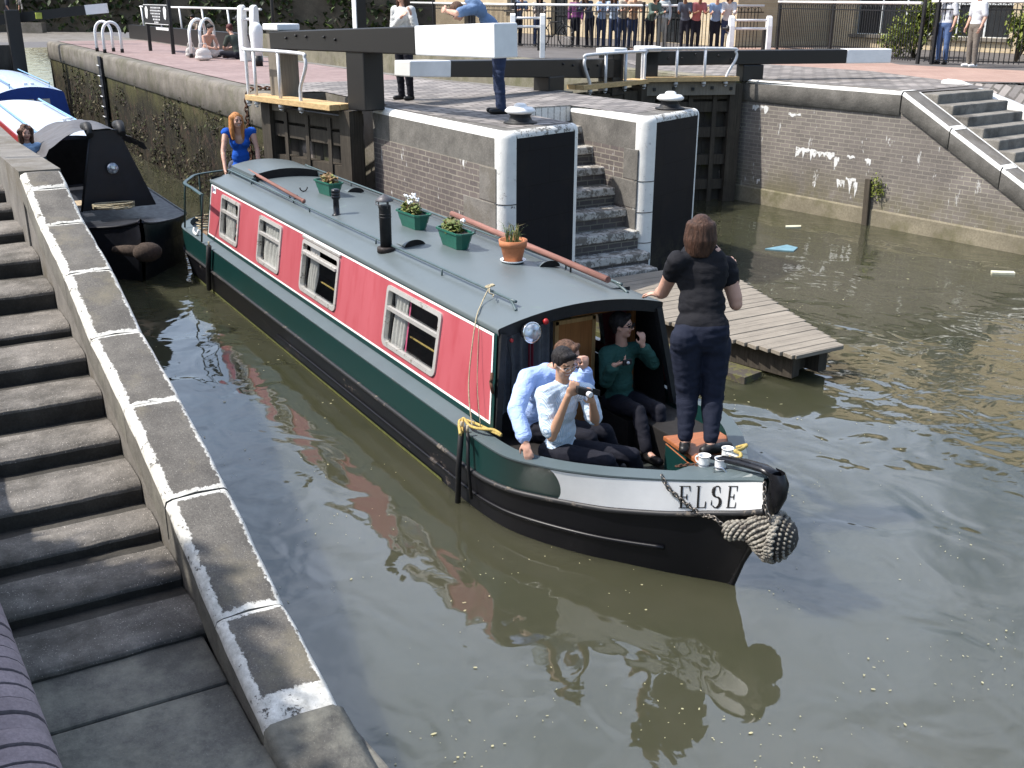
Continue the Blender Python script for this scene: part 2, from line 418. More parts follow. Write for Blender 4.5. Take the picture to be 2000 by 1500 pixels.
def water_mat():
    t = NT('canal_water'); x, y, z = t.sep()
    c = t.mix(t.ramp(t.noise(.35, 4, .6), (.35, 0.0), (.65, 1.0)), (.036, .038, .021), (.050, .049, .031))
    v1 = t.noise(1.25, 2, .5, t.map((1, 1.25, 1)), .6); v2 = t.noise(3.4, 2, .55, t.map((1.3, .8, 1)), .8); v3 = t.noise(16, 2, .5)
    # rougher water to starboard of the bow and in the boats' wake
    def spot(cx, cy, r0, r1):
        d = t.n('VectorMath', operation='DISTANCE'); t.l(t.map((1, 1, 0)), d.inputs[0]); d.inputs[1].default_value = (cx, cy, 0)
        k = t.n('MapRange'); t.l(d.outputs['Value'], k.inputs[0]); k.inputs[1].default_value = r0; k.inputs[2].default_value = r1; k.inputs[3].default_value = 1; k.inputs[4].default_value = 0
        return k.outputs[0]
    w = t.math('ADD', spot(1.2, 5.6, .3, 2.6), t.math('MULTIPLY', spot(-9.5, -.9, .2, 2.5), .8))
    amp = t.math('ADD', t.math('MULTIPLY', w, 1.9), .22)
    h = t.math('ADD', t.math('MULTIPLY', v1, 1.0), t.math('MULTIPLY', t.math('MULTIPLY', v2, amp), .34))
    h = t.math('ADD', h, t.math('MULTIPLY', t.math('MULTIPLY', v3, w), .05))
    b = t.bump(h, .34, .075)
    t.p.subsurface_method = 'BURLEY'; t.p.inputs['Subsurface Weight'].default_value = 1.0; t.p.inputs['Subsurface Radius'].default_value = (1, 1, .8); t.p.inputs['Subsurface Scale'].default_value = .30     # murky water: light spreads below the surface
    t.p.inputs['IOR'].default_value = 1.45
    return t.out(c, .03, 0, .85)
M_water = water_mat()

# ================================================================ WATER AND GROUND
ZQ = 2.4
def sheet(name, poly, z, mat):
    m = MB(); n = len(poly); a = sum(poly[i][0] * poly[(i + 1) % n][1] - poly[(i + 1) % n][0] * poly[i][1] for i in range(n))
    if a < 0: poly = poly[::-1]
    zz = z if hasattr(z, '__len__') else [z] * n
    m.add([(p[0], p[1], zz[i]) for i, p in enumerate(poly)], [tuple(range(n))])
    return tag(m.build(name, mat), kind='structure')
sheet('canal_water', [(-90, -40), (60, -40), (60, 60), (-90, 60)], 0, M_water)
sheet('canal_bed', [(-300, -300), (300, -300), (300, 300), (-300, 300)], -2.5, M_tar)
# island between the two chambers
sheet('pavement', [(-36, 1.30), (-11.1, 1.30), (-11.1, 2.0), (-8.3, 2.0), (-8.0, 3.15), (-8.0, 5.4), (-12, 4.8), (-36, 4.2)], ZQ, M_pave)
sheet('cobbles', [(-13.2, 1.35), (-11.1, 1.35), (-11.1, 2.0), (-8.3, 2.0), (-8.2, 1.9), (-6.95, 1.9), (-4.8, 2.1), (-5.0, 3.1), (-6.95, 3.24), (-6.95, 4.40), (-5.5, 4.5), (-6.0, 5.75), (-9.2, 5.6), (-13, 4.8)], ZQ + .004, M_sett)
sheet('stone_apron', [(-60, -4), (-36, -4), (-36, 4.3), (-60, 4.3)], ZQ - .01, M_granl)
# far bank
sheet('ground', [(-140, 10.3), (-10.1, 10.3), (-6.2, 10.9), (-6.2, 13.35), (-7.3, 13.75), (-6.5, 15.2), (3, 17.6), (60, 22), (60, 200), (-140, 200)], ZQ - .004, M_tar)
sheet('towpath', [(-16, 13.8), (-7.6, 14.0), (-6.5, 15.25), (3, 17.7), (3, 21.5), (-9, 18.3), (-12, 17.6), (-20, 22.5), (-23, 17)], ZQ + .002, M_path)
sheet('cobble_ramp', [(-10.0, 10.75), (-6.3, 11.2), (-6.6, 13.2), (-7.4, 13.9), (-10.5, 14.9), (-14, 14.6), (-17, 12.5), (-13, 10.6)], ZQ + .006, M_sett)
m = MB(); m.loft([[(x, 13.70 + .1167 * (x + 7.3), ZQ - .06 - max(0, x + 7.15) * .275), (-7.2 + (x + 7.3) * .99, 13.78 + (x + 7.3) * .395, ZQ + .008)] for x in [-7.3 + .5 * k for k in range(22)]], 0, False); tag(m.build('cobble_strip', M_sett), kind='structure')
# near bank
sheet('ground', [(-140, -100), (60, -100), (60, -5.35), (-9.6, -5.35), (-9.6, -3.5), (-140, -3.5)], 2.08, M_tar)

# ================================================================ WALLS
def round_poly(P, r, ins=0, seg=5):
    n = len(P); P = [Vector(p[:2]) for p in P]; out = []
    a = sum(P[i].x * P[(i + 1) % n].y - P[(i + 1) % n].x * P[i].y for i in range(n))
    if a < 0: P = P[::-1]; r = r[::-1]
    Q = []
    for i in range(n):
        d0 = (P[i] - P[i - 1]).normalized(); d1 = (P[(i + 1) % n] - P[i]).normalized()
        n0 = Vector((-d0.y, d0.x)); n1 = Vector((-d1.y, d1.x))
        k = ins / max(.2, 1 + n0.dot(n1)); Q.append(P[i] + (n0 + n1) * k)
    for i in range(n):
        d0 = (Q[i] - Q[i - 1]).normalized(); d1 = (Q[(i + 1) % n] - Q[i]).normalized()
        rr = max(r[i] - ins, .004); th = math.acos(max(-1, min(1, d0.dot(d1)))); tl = rr * math.tan(th / 2)
        c0 = Q[i] - d0 * tl; n0 = Vector((-d0.y, d0.x)); cc = c0 + n0 * rr
        for k in range(seg + 1):
            q = th * k / seg; v = c0 - cc
            v = Vector((v.x * math.cos(q) - v.y * math.sin(q), v.x * math.sin(q) + v.y * math.cos(q)))
            out.append((cc + v, i, k))
    return out
def pier(name, label, P, rad, mats, side, capz, levels=None, rtop=.09, white_rim=(), white_corner=()):
    """masonry block: P plan (ccw), rounded corners; mats 0 brick-x 1 granite 2 black 3 white 4 worn white 5 brick-y 6 top"""
    m = MB(); seg = 5
    prof = [(-1.0, 0), (capz, 0)] + [(ZQ - rtop + rtop * math.sin(a), rtop * (1 - math.cos(a))) for a in (0, R(25), R(50), R(72), R(90))]
    rows = []
    for z, ins in prof:
        rows.append([(p.x, p.y, z) for p, i, k in round_poly(P, rad, ins, seg)])
    ids = [(i, k) for p, i, k in round_poly(P, rad, 0, seg)]
    N = len(ids); o = len(m.v)
    for r_ in rows: m.v += r_
    for j in range(len(rows) - 1):
        for q in range(N):
            i, k = ids[q]
            if k < seg:           # corner arc after edge i-1
                mat = 3 if i in white_corner else 1
                if j >= 2: mat = 3 if i in white_corner else 1
            else:                 # straight edge i
                mat = side[i] if j < 1 else (1 if side[i] in (0, 5) else side[i])
                if j >= 2: mat = white_rim[i] if i < len(white_rim) and white_rim[i] else 1
            q2 = (q + 1) % N
            m.f.append([o + j * N + q, o + j * N + q2, o + (j + 1) * N + q2, o + (j + 1) * N + q]); m.m.append(mat); m.sm.append(k < seg or j >= 2)
    m.add(rows[-1], [tuple(range(N))], 1)
    return tag(m.build(name, mats), label, 'pier')
PM = [M_brx, M_gran, M_blackm, M_white, M_white2, M_bry, M_gran]
# edges: 0 canal side (-y), 1 front (+x), 2 steps side (+y), 3 back
pier_a = pier('masonry_pier', 'brick lock pier with black front and white corners, directly behind the red boat',
     [(-8.3, 1.72), (-4.42, 1.80), (-4.86, 3.22), (-8.3, 3.22)], [.05, .17, .17, .05], PM, [0, 2, 5, 5], 1.95, white_rim=(3, 4, 4, 1), white_corner=(1, 2))
pier_b = pier('masonry_pier', 'brick lock pier with black front and white corners, right of the stone steps',
     [(-8.3, 4.42), (-4.98, 4.40), (-5.66, 5.92), (-9.0, 5.72)], [.05, .17, .17, .05], PM, [0, 2, 5, 5], 1.93, white_rim=(3, 4, 1, 1), white_corner=(1, 2))
# big quoin stones of the two piers (slightly proud)
for base, y0, dy in ((pier_a, 1.72, .0206), (pier_b, 4.42, -.006)):
    xe = -4.42 if base is pier_a else -4.98
    z = 1.94; k = 0
    while z > -.3:
        m = MB()
        h = (.44, .40, .46, .38)[k % 4]; L = (.42, .85)[k % 2] if base is pier_a else (.34, .62)[k % 2]
        a = xe - .19; b = a - L
        yy = lambda x: y0 + (x - (-8.3)) * dy
        m.hexa([(b, yy(b) - .006, z - h + .008), (a, yy(a) - .006, z - h + .008), (a, yy(a) + .2, z - h + .008), (b, yy(b) + .2, z - h + .008)],
               [(b, yy(b) - .006, z), (a, yy(a) - .006, z), (a, yy(a) + .2, z), (b, yy(b) + .2, z)])
        z -= h; k += 1
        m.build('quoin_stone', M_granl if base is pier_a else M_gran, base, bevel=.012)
    for zz in (1.5, 1.06, .62, .2):      # joints across the white corner
        m = MB()
        c = round_poly([(-8.3, 1.72), (-4.42, 1.80), (-4.86, 3.22), (-8.3, 3.22)] if base is pier_a else [(-8.3, 4.42), (-4.98, 4.40), (-5.66, 5.92), (-9.0, 5.72)], [.05, .17, .17, .05], -.0015, 5)
        m.tube([Vector((p.x, p.y, zz)) for p, i, k in c if i == 1], .006, 5); m.build('joint', M_iron, base)
# painted corner strip continuing onto the fronts (lower faces of coping): white band on front edge
# lock chamber wall (island side), mossy
m = MB()
Y0, Y1 = .95, 1.35
m.hexa([(-36, Y0 + .04, -1.2), (-10.95, Y0 + .04, -1.2), (-10.95, Y1, -1.2), (-36, Y1, -1.2)], [(-36, Y0 + .04, 1.8), (-10.95, Y0 + .04, 1.95), (-10.95, Y1, 1.95), (-36, Y1, 1.8)], 0)
prof = [(0.04, 0), (0, .03), (-.005, .3), (0, .5), (.02, .56), (.07, .60), (.16, .60), (.4, .60)]
rows = []
for i in range(61):
    x = -36 + i * (25.05 / 60); zb = 1.8
    rows.append([(x, Y0 + dy + noise.noise(Vector((x * .8, dz * 3, 1))) * .012, zb + dz) for dy, dz in prof])
m.loft(rows, 1)
m.quad((-10.95, Y0 + .04, -1.2), (-10.95, 2.3, -1.2), (-10.95, 2.3, 2.398), (-10.95, Y0 + .02, 2.398), 1)
m.quad((-10.95, 2.0, -1.2), (-8.2, 2.0, -1.2), (-8.2, 2.0, 2.39), (-10.95, 2.0, 2.39), 1)
mossy = tag(m.build('lock_wall', [M_moss, M_conc]), 'long mossy lock chamber wall with a pale concrete coping band, behind the two moored bows', 'lock wall')
m = MB(); rnd = random.Random(8); k = 0
while k < 5200:
    x, z = -10.98 - 22 * rnd.random() ** 1.6, .05 + 1.85 * rnd.random()
    if noise.noise(Vector((x * 1.1, z * 1.6, 7))) + .5 * noise.noise(Vector((x * 4, z * 4, 2))) < .02 + .25 * (z - .9): continue
    s_ = rnd.uniform(.012, .038) * (1 + .03 * (-x - 11)); p = Vector((x, Y0 + .03 - rnd.random() * .05, z)); q = Matrix.Rotation(rnd.uniform(0, 6.28), 3, 'Y') @ Matrix.Rotation(rnd.uniform(-.9, .9), 3, 'X')
    m.add([p + q @ Vector(v) for v in ((0, 0, -s_ * 1.5), (s_ * .6, -.004, 0), (0, 0, s_), (-s_ * .6, -.004, 0))], [(0, 1, 2, 3)], rnd.choice((0, 0, 0, 1, 1, 2, 3))); k += 1
def _flat(n, c): return plain(n, c, .85, 0, .4, 9)
tag(m.build('wall_weeds', [_flat('weed_brown', (.030, .021, .014)), _flat('weed_green', (.05, .06, .018)), _flat('weed_dark', (.012, .014, .008)), _flat('weed_pale', (.15, .13, .075))], mossy), kind='stuff')
# near lock wall (our side, mostly hidden by the stair parapet)
m = MB(); nw = [(-5.16, -3.155), (-9, -3.155), (-60, -3.155)]
zn = {-5.16: 2.235, -9: 2.09, -60: 2.09}
for (xa, ya), (xb, yb) in zip(nw, nw[1:]):
    m.hexa([(xb, yb - .405, -1.2), (xa, ya - .405, -1.2), (xa, ya, -1.2), (xb, yb, -1.2)], [(xb, yb - .405, zn[xb]), (xa, ya - .405, zn[xa]), (xa, ya, zn[xa]), (xb, yb, zn[xb])])
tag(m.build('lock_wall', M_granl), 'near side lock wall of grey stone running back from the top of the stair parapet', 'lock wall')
# wall of the far chamber
m = MB(); m.hexa([(-60, 10.3, -1.2), (-10.2, 10.3, -1.2), (-10.2, 10.7, -1.2), (-60, 10.7, -1.2)], [(-60, 10.3, 2.42), (-10.2, 10.3, 2.42), (-10.2, 10.7, 2.42), (-60, 10.7, 2.42)])
tag(m.build('lock_wall', stone('far_chamber_stone', (.22, .20, .15), .35, 1.5, 30, .5, stains=(.10, .10, .05)), bevel=.05), 'stained stone wall of the far lock chamber seen beyond the island', 'lock wall')
m = MB(); m.hexa([(-36, 4.25, -1.2), (-13, 4.75, -1.2), (-13, 4.95, -1.2), (-36, 4.45, -1.2)], [(-36, 4.25, 2.41), (-13, 4.75, 2.41), (-13, 4.95, 2.41), (-36, 4.45, 2.41)])
m.hexa([(-13, 4.75, -1.2), (-9, 5.62, -1.2), (-9, 5.82, -1.2), (-13, 4.95, -1.2)], [(-13, 4.75, 2.41), (-9, 5.62, 2.41), (-9, 5.82, 2.41), (-13, 4.95, 2.41)])
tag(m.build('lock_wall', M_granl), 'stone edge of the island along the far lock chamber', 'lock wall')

# steps between the piers: one thing
m = MB(); st = [(-4.81, .55), (-5.08, .81), (-5.38, 1.08), (-5.68, 1.34), (-5.98, 1.60), (-6.29, 1.86), (-6.60, 2.13)]
ya, yb = 3.20, 4.44
for i, (x, z) in enumerate(st):
    zb = z - .27
    y1 = yb if i > 1 else yb - .02; y0 = ya if i > 1 else 3.1; xf = x + (.33 if i == 0 else 0)
    m.hexa([(-7.0, y0, zb - .3), (x - .03, y0, zb - .3), (x - .03, y1, zb - .3), (-7.0, y1, zb - .3)], [(-7.0, y0, z - .11), (x - .03, y0, z - .11), (x - .03, y1, z - .11), (-7.0, y1, z - .11)], 1)
steps_far = m
m2 = MB()
for i, (x, z) in enumerate(st):
    y0 = ya if i > 1 else 3.12
    m2.hexa([(x - .36, y0, z - .11), (x, y0, z - .11), (x, yb - .01, z - .11), (x - .36, yb - .01, z - .11)], [(x - .36, y0, z), (x, y0, z), (x, yb - .01, z), (x - .36, yb - .01, z)], 0)
m2.hexa([(-5.1, 3.0, .02), (-4.52, 3.0, .02), (-4.52, 4.35, .02), (-5.1, 4.35, .02)], [(-5.1, 3.0, .40), (-4.52, 3.0, .40), (-4.52, 4.35, .40), (-5.1, 4.35, .40)], 0)
t_ = thing('stone_steps', 'steep flight of brick and stone steps between the two black fronted piers', 'steps', (-5.8, 3.8, 0))
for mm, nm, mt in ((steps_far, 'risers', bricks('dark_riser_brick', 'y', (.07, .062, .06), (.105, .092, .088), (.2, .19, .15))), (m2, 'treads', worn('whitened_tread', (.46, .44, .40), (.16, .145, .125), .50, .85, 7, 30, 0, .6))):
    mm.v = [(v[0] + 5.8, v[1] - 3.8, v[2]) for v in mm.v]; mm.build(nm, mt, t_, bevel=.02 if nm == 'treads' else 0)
m = MB(); m.box((-1.17, .02, 2.285), (.05, 1.2, .23)); m.build('kerb', bricks('white_kerb_brick', 'y', (.6, .6, .58), (.68, .68, .66), (.12, .12, .11), bw=.11, bh=.3, msz=.008), t_)

# wing wall on the far right with its sloping coping and stair
WA = Vector((-9.95, 10.40, 0)); WB = Vector((-3.5, 11.15, 0)); WD = (WB - WA).normalized(); WN = Vector((-WD.y, WD.x, 0))
def wp(s_, o_, z): return tuple(WA + WD * s_ + WN * o_ + Vector((0, 0, z)))
sK = 3.84; slope = .535; sE = 3.84 + (ZQ - .25) / slope
t_ = thing('wing_wall', 'grey brick canal wall with lime streaks and white edged coping sloping down to the right', 'wall', tuple(WA))
m = MB()
pts = [(0, -1.2), (sE + 3, -1.2), (sE + 3, .1), (sE, .12), (sK, ZQ - .32), (0, ZQ - .40)]
m.add([tuple(Vector(wp(s_, .02, z)) - WA) for s_, z in pts], [tuple(range(len(pts)))])
m.add([tuple(Vector(wp(s_, .42, z)) - WA) for s_, z in pts], [tuple(reversed(range(len(pts))))])
m.build('brick_face', M_brw, t_)
m = MB()   # footing band of pale stained stone
m.add([tuple(Vector(wp(s_, o_, z)) - WA) for s_, o_, z in ((0, 0, -1), (sE + 3, 0, -1), (sE + 3, 0, .24), (0, 0, .30), (0, .02, .33), (sE + 3, .02, .27))], [(0, 1, 2, 3), (3, 2, 5, 4)])
m.build('footing', stone('pale_footing', (.24, .21, .15), .35, 1.2, 30, .5, stains=(.10, .095, .045)), t_)
def coping(mb, s0, z0, s1, z1, o0, o1, th, rows=14, rn=.06):
    prof = [(o0 + .015, -th), (o0 - .02, -th + .02), (o0 - .02, -rn), (o0 - .005, -rn * .35), (o0 + .03, 0), (o1 - .04, 0), (o1 - .005, -.02), (o1, -.06), (o1, -th)]
    rr = []
    for i in range(rows + 1):
        f = i / rows; s_ = s0 + (s1 - s0) * f; z = z0 + (z1 - z0) * f
        rr.append([tuple(Vector(wp(s_, o, z + dz + noise.noise(Vector((s_ * 2, o * 9, dz * 9))) * .008)) - WA) for o, dz in prof])
    mb.loft(rr, (0, 0, 1, 1, 2, 1, 0, 0), True)
    for e, rev in ((rr[0], 0), (rr[-1], 1)):
        k = list(range(len(e))); mb.add(e, [tuple(k if rev else k[::-1])], 0)
m = MB()
coping(m, 0, ZQ + .02, sK - .02, ZQ + .02, 0, .46, .42)
m.build('level_coping', [M_gran, M_white, M_granl], t_)
m = MB(); L = (sE - sK) / 4
for i in range(4):
    a, b = sK + i * L + .01, sK + (i + 1) * L - .01
    coping(m, a, ZQ + .02 - (a - sK) * slope, b, ZQ + .02 - (b - sK) * slope, 0, .46, .36, 8)
m.build('sloping_coping', [M_gran, M_white, M_granl], t_)
m = MB()
for i in range(1, 4):
    a = sK + i * L; m = MB()
    m.add([tuple(Vector(wp(a + ds, o, ZQ + .026 - (a + ds - sK) * slope)) - WA) for ds, o in ((-.05, .03), (.05, .03), (.05, .43), (-.05, .43))], [(0, 1, 2, 3)]); m.build('painted_joint', M_white, t_)
m = MB()
m.add([tuple(Vector(wp(a, o, ZQ + .026)) - WA) for a, o in ((sK - .10, .05), (sK - .02, .05), (sK - .02, .44), (sK - .10, .44))], [(0, 1, 2, 3)])
m.add([tuple(Vector(wp(a, o, ZQ + .026 - (a - sK) * slope)) - WA) for a, o in ((sK + .05, .40), (sE, .40), (sE, .452), (sK + .05, .452))], [(0, 1, 2, 3)])
m.build('painted_edge', M_white, t_)
m = MB()   # iron stump of a post on the wall
m.beam(Vector(wp(3.42, -.03, -.3)) - WA, Vector(wp(3.38, -.03, .84)) - WA, .06, .12, 0, up=(1, 0, 0)); m.build('timber_rubbing_post', M_oldw, t_)
rnd = random.Random(21)
def lime(s0, s1, z0, drops):
    m = MB(); n = max(5, int((s1 - s0) / .035)); top = []; bot = []
    for i in range(n + 1):
        s_ = s0 + (s1 - s0) * i / n; top.append((s_, z0 + rnd.uniform(-.015, .015))); bot.append((s_, z0 - .03 - drops * rnd.random() ** 1.6))
    for i in range(n):
        m.add([tuple(Vector(wp(*q)) - WA) for q in ((bot[i][0], .016, bot[i][1]), (bot[i + 1][0], .016, bot[i + 1][1]), (top[i + 1][0], .016, top[i + 1][1]), (top[i][0], .016, top[i][1]))], [(0, 1, 2, 3)])
    m.build('lime_stain', M_lime, t_)
M_lime = worn('lime_deposit', (.66, .66, .64), (.30, .28, .25), .45, .8, 14, 40, 0, .6)
def at_wing(px, py): 
    p = atp(px, py, WA, WN); return (p - WA).dot(WD), p.z
for px, py, wpx, dr in ((1465, 201, 14, .12), (1480, 203, 16, .20), (1535, 216, 24, .05), (1550, 283, 40, .20), (1590, 290, 36, .10), (1650, 298, 16, .06), (1685, 304, 12, .10), (1625, 302, 10, .32), (1630, 345, 16, .14), (1648, 341, 20, .35), (1583, 350, 6, .10), (1474, 345, 6, .12), (1663, 350, 8, .28)):
    s0, z0 = at_wing(px, py); s1, _z1 = at_wing(px + wpx, py); lime(s0, s1, z0, dr)
m = MB(); 
for k in range(260):
    s_, z_ = at_wing(1712 + rnd.gauss(0, 7), 362 + rnd.gauss(0, 12)); p = Vector(wp(s_, -.01 - rnd.random() * .06, z_)) - WA; q = Matrix.Rotation(rnd.uniform(0, 6.28), 3, 'Z') @ Matrix.Rotation(rnd.uniform(-1.3, 1.3), 3, 'X'); z_ = rnd.uniform(.012, .028); m.add([p + q @ Vector(v) for v in ((0, -z_, 0), (z_ * .6, 0, .004), (0, z_, 0), (-z_ * .6, 0, .004))], [(0, 1, 2, 3)])
WEED = m
# the stair behind it
t_ = thing('stone_steps', 'stair of worn dark stone steps behind the sloping white coping at the right', 'steps', tuple(wp(sK, .5, 0)))
B0 = Vector(wp(sK, .5, 0)); m = MB()
for i in range(13):
    s0 = sK + .1 + i * .31; z1 = ZQ - .02 - i * .31 * slope
    if z1 < .1: break
    vs = [Vector(wp(s_, o_, z)) - B0 for z in (z1 - .9, z1) for s_, o_ in ((s0 - .05, .46), (s0 + .31, .46), (s0 + .31, 2.25), (s0 - .05, 2.25))]
    m.hexa(vs[:4][::-1][::-1], vs[4:], 0)
m.build('treads', M_stepf, t_, bevel=.025)
# second wall with a white painted top, beyond the stair
t_ = thing('stair_wall', 'low brick stair wall with thick white painted top at the right edge', 'wall', (-7.3, 13.3, 0))
m = MB(); q0, q1 = Vector((0, 0, 0)), Vector((9, 1.05, 0)); nn = Vector((-.116, .993, 0))
zf = lambda x: ZQ + .06 - max(0, x - .15) * .275
for i in range(18):
    x0, x1 = i * .4, (i + 1) * .4
    a, b = Vector((x0, x0 * .1167, 0)), Vector((x1, x1 * .1167, 0))
    m.hexa([a + Vector((0, 0, -1)), b + Vector((0, 0, -1)), b + nn * .4 + Vector((0, 0, -1)), a + nn * .4 + Vector((0, 0, -1))], [a + Vector((0, 0, zf(x0) - .12)), b + Vector((0, 0, zf(x1) - .12)), b + nn * .4 + Vector((0, 0, zf(x1) - .12)), a + nn * .4 + Vector((0, 0, zf(x0) - .12))])
m.build('brick_face', M_brw, t_)
m = MB(); rr = []
for i in range(41):
    x = i * .18; a = Vector((x, x * .1167, zf(x))); j = noise.noise(Vector((x * 3, 2, 1))) * .015
    rr.append([a + nn * o + Vector((0, 0, dz + j)) for o, dz in ((-.02, -.16), (-.03, -.06), (0, 0), (.2, .02), (.4, 0), (.44, -.12))])
m.loft(rr, 0); m.build('painted_top', M_white, t_)

# ================================================================ NEAR STAIR (foreground left)
NY0, NY1 = -3.56, -3.15
par = [(-7.2, 2.36), (-5.4, 2.30), (-4.9, 2.16), (-4.15, 1.93), (-2.75, 1.69), (-1.75, 1.40), (-.55, 1.20), (.58, .95), (1.60, .645), (2.44, .485)]
def pz(x):
    for (a, za), (b, zb) in zip(par, par[1:]):
        if x <= b: return za + (zb - za) * (x - a) / (b - a)
    return par[-1][1]
def px_(x, z0=0): return x
t_ = thing('stair_parapet', 'sloping stone stair parapet with white painted edges in the left foreground', 'parapet', (0, NY0, 0))
joints = [-5.15, -4.75, -3.95, -2.75, -1.72, -.55, .58, 1.62, 2.46]
def painted_coping():
    t = NT('painted_coping'); x, y, z = t.sep()
    big = t.noise(4, 6, .62); fine = t.noise(75, 4, .75); rag = t.noise(26, 4, .7); rag2 = t.noise(7, 3, .6)
    g = t.mix(t.ramp(big, (.3, 0.0), (.72, 1.0)), (.088, .080, .070), (.175, .16, .138))
    g = t.mix(t.math('MULTIPLY', t.ramp(fine, (.38, 0.0), (.66, 1.0)), .6), g, (.045, .042, .038))
    g = t.mix(t.ramp(t.noise(130, 2, .5), (.66, 0.0), (.70, .55)), g, (.42, .40, .36))
    g = t.mix(t.ramp(t.noise(1.6, 6, .7), (.52, 0.0), (.68, .6)), g, (.19, .165, .115))
    r = t.math('ADD', t.math('MULTIPLY', t.math('SUBTRACT', rag, .5), .075), t.math('MULTIPLY', t.math('SUBTRACT', rag2, .5), .05))
    d = t.math('MINIMUM', t.math('SUBTRACT', y, .012), t.math('SUBTRACT', .432, t.math('MULTIPLY', y, 1.02)))
    for xj in joints[1:-1]:
        q = t.math('ADD', t.math('ABSOLUTE', t.math('SUBTRACT', x, xj)), .012); d = t.math('MINIMUM', d, q)
    q = t.math('SUBTRACT', t.math('ABSOLUTE', t.math('SUBTRACT', x, 2.40)), .07); d = t.math('MINIMUM', d, q)
    m = t.ramp(t.math('ADD', d, r), (.046, 1.0), (.054, 0.0))
    up = t.ramp(t.math('ADD', t.n('NewGeometry').outputs['Position'], 0) if False else z, (0, 1.0), (1, 1.0))
    chip = t.ramp(t.math('ADD', t.math('MULTIPLY', t.noise(38, 5, .75), .6), t.math('MULTIPLY', t.noise(9, 4, .6), .4)), (.40, 0.0), (.44, 1.0))
    m = t.math('MULTIPLY', m, chip)
    w = t.mix(t.ramp(t.noise(14, 6, .75), (.3, 0.0), (.68, 1.0)), (.36, .345, .30), (.72, .70, .64))
    c = t.mix(m, g, w)
    t.bump(t.mix(.45, big, t.mix(.4, fine, m)), .75, .014)
    return t.out(c, .85, 0, .2)
mats = [painted_coping(), stone('coping_side', (.15, .14, .12), .3, 4, 70, .6, stains=(.22, .21, .17))]
for j, (a, b) in enumerate(zip(joints, joints[1:])):
    m = MB(); rr = []; n = 12
    for i in range(n + 1):
        x = a + .006 + (b - a - .012) * i / n; z = pz(x)
        jn = lambda q: noise.noise(Vector((x * 4, q * 7, j))) * .012
        wv = .088 + .018 * noise.noise(Vector((x * 3, 5, 0)))
        prof = [(0.0, -.30), (0.0, -.05), (.012, -.015), (.05, 0), (wv, .002), (.20, .006), (.365 - .3 * (wv - .088), .002), (.38, 0), (.40, -.018), (.415, -.06), (.415, -.30)]
        e = i == 0 or i == n
        rr.append([(x, y + jn(y) * .5, z + dz + jn(y + 3) - (.016 if e and dz > -.2 else 0)) for y, dz in prof])
    m.loft(rr, (1, 0, 0, 0, 0, 0, 0, 0, 0, 1), True)
    k = list(range(11)); m.add(rr[0], [tuple(k[::-1])], 1); m.add(rr[-1], [tuple(k)], 1)
    m.build('coping_stone', mats, t_)
m = MB()
xs = [-5.2 + i * .4 for i in range(25)]
rr = [[(x, .02, -1.2), (x, .02, pz(x) - .29), (x, .40, pz(x) - .29), (x, .40, -1.2)] for x in xs if x <= 2.45]
m.loft(rr, 0, False); m.build('wall_body', M_granl, t_)
m = MB(); rr = []
for i in range(15):
    x = 2.475 + i * .16; z = .482 - .05 * min(1, i / 6) - .012 * i; rr.append([(x, y + noise.noise(Vector((x * 4, y * 6, 1))) * .012, z + dz + noise.noise(Vector((x * 3, y * 5, 9))) * .012) for y, dz in ((-.02, -.3), (0, -.03), (.04, 0), (.2, .004), (.36, 0), (.42, -.04), (.44, -.5))])
m.loft(rr, 0); k = list(range(7)); m.add(rr[0], [tuple(k[::-1])], 0); m.add(rr[-1], [tuple(k)], 0)
m.build('end_stone', stone('wet_landing_stone', (.105, .10, .088), .45, 2.2, 70, .7, stains=(.22, .21, .17), speck=.4), t_)

nos = [(-8.9, 2.02), (-8.0, 1.90), (-7.1, 1.78), (-6.5, 1.66), (-5.62, 1.555), (-4.58, 1.465), (-3.76, 1.32), (-2.95, 1.17), (-2.2, 1.11), (-1.56, .98), (-.96, .82), (-.28, .715), (.21, .60), (.78, .53), (1.36, .465)]
nos = [(x, z) for x, z in nos]
t_ = thing('stone_steps', 'flight of broad worn stone steps in the left foreground', 'steps', (0, NY0, 0))
M_rz = stone('riser_shade_tread_dirt', (.06, .055, .047), .5, 3, 70, .7, stains=(.025, .023, .02))  # shade painted into the risers; real dirt on the tread backs
for i, (x, z) in enumerate(nos):
    zl = nos[i + 1][1] if i + 1 < len(nos) else .375
    xb = nos[i - 1][0] if i else x - .8
    m = MB(); rr = []; nx = 14; ny = 26
    prof = [(xb - .03, z - .058), (xb + .07, z - .045), (xb + .20, z - .022), (xb + (x - xb) * .5, z - .006), (x - .10, z - .002), (x - .05, z - .006), (x - .02, z - .018), (x - .004, z - .04), (x, z - .065), (x - .005, zl - .03), (x - .012, zl - .10)]
    dense = []
    for (a, za), (b, zb) in zip(prof, prof[1:]):
        k = 6 if abs(b - a) > .15 else 2
        for q in range(k): dense.append((a + (b - a) * q / k, za + (zb - za) * q / k))
    dense.append(prof[-1])
    for jn in range(ny + 1):
        y = .012 - 1.75 * jn / ny
        wear = -.018 * math.exp(-((y + .55) / .4) ** 2)
        rr.append([(px + noise.noise(Vector((i * 7, y * 5, 0))) * .012 * (pz2 < z - .01), y, pz2 + wear * (1 if pz2 > z - .03 else 0) + noise.noise(Vector((px * 6, y * 6, i))) * .005 + noise.noise(Vector((px * 22, y * 22, i))) * .003) for px, pz2 in dense])
    m.loft(rr[::-1], [1] * 3 + [0] * (len(dense) - 8) + [1] * 4, True)
    m.build('step', [M_step, M_rz], t_)
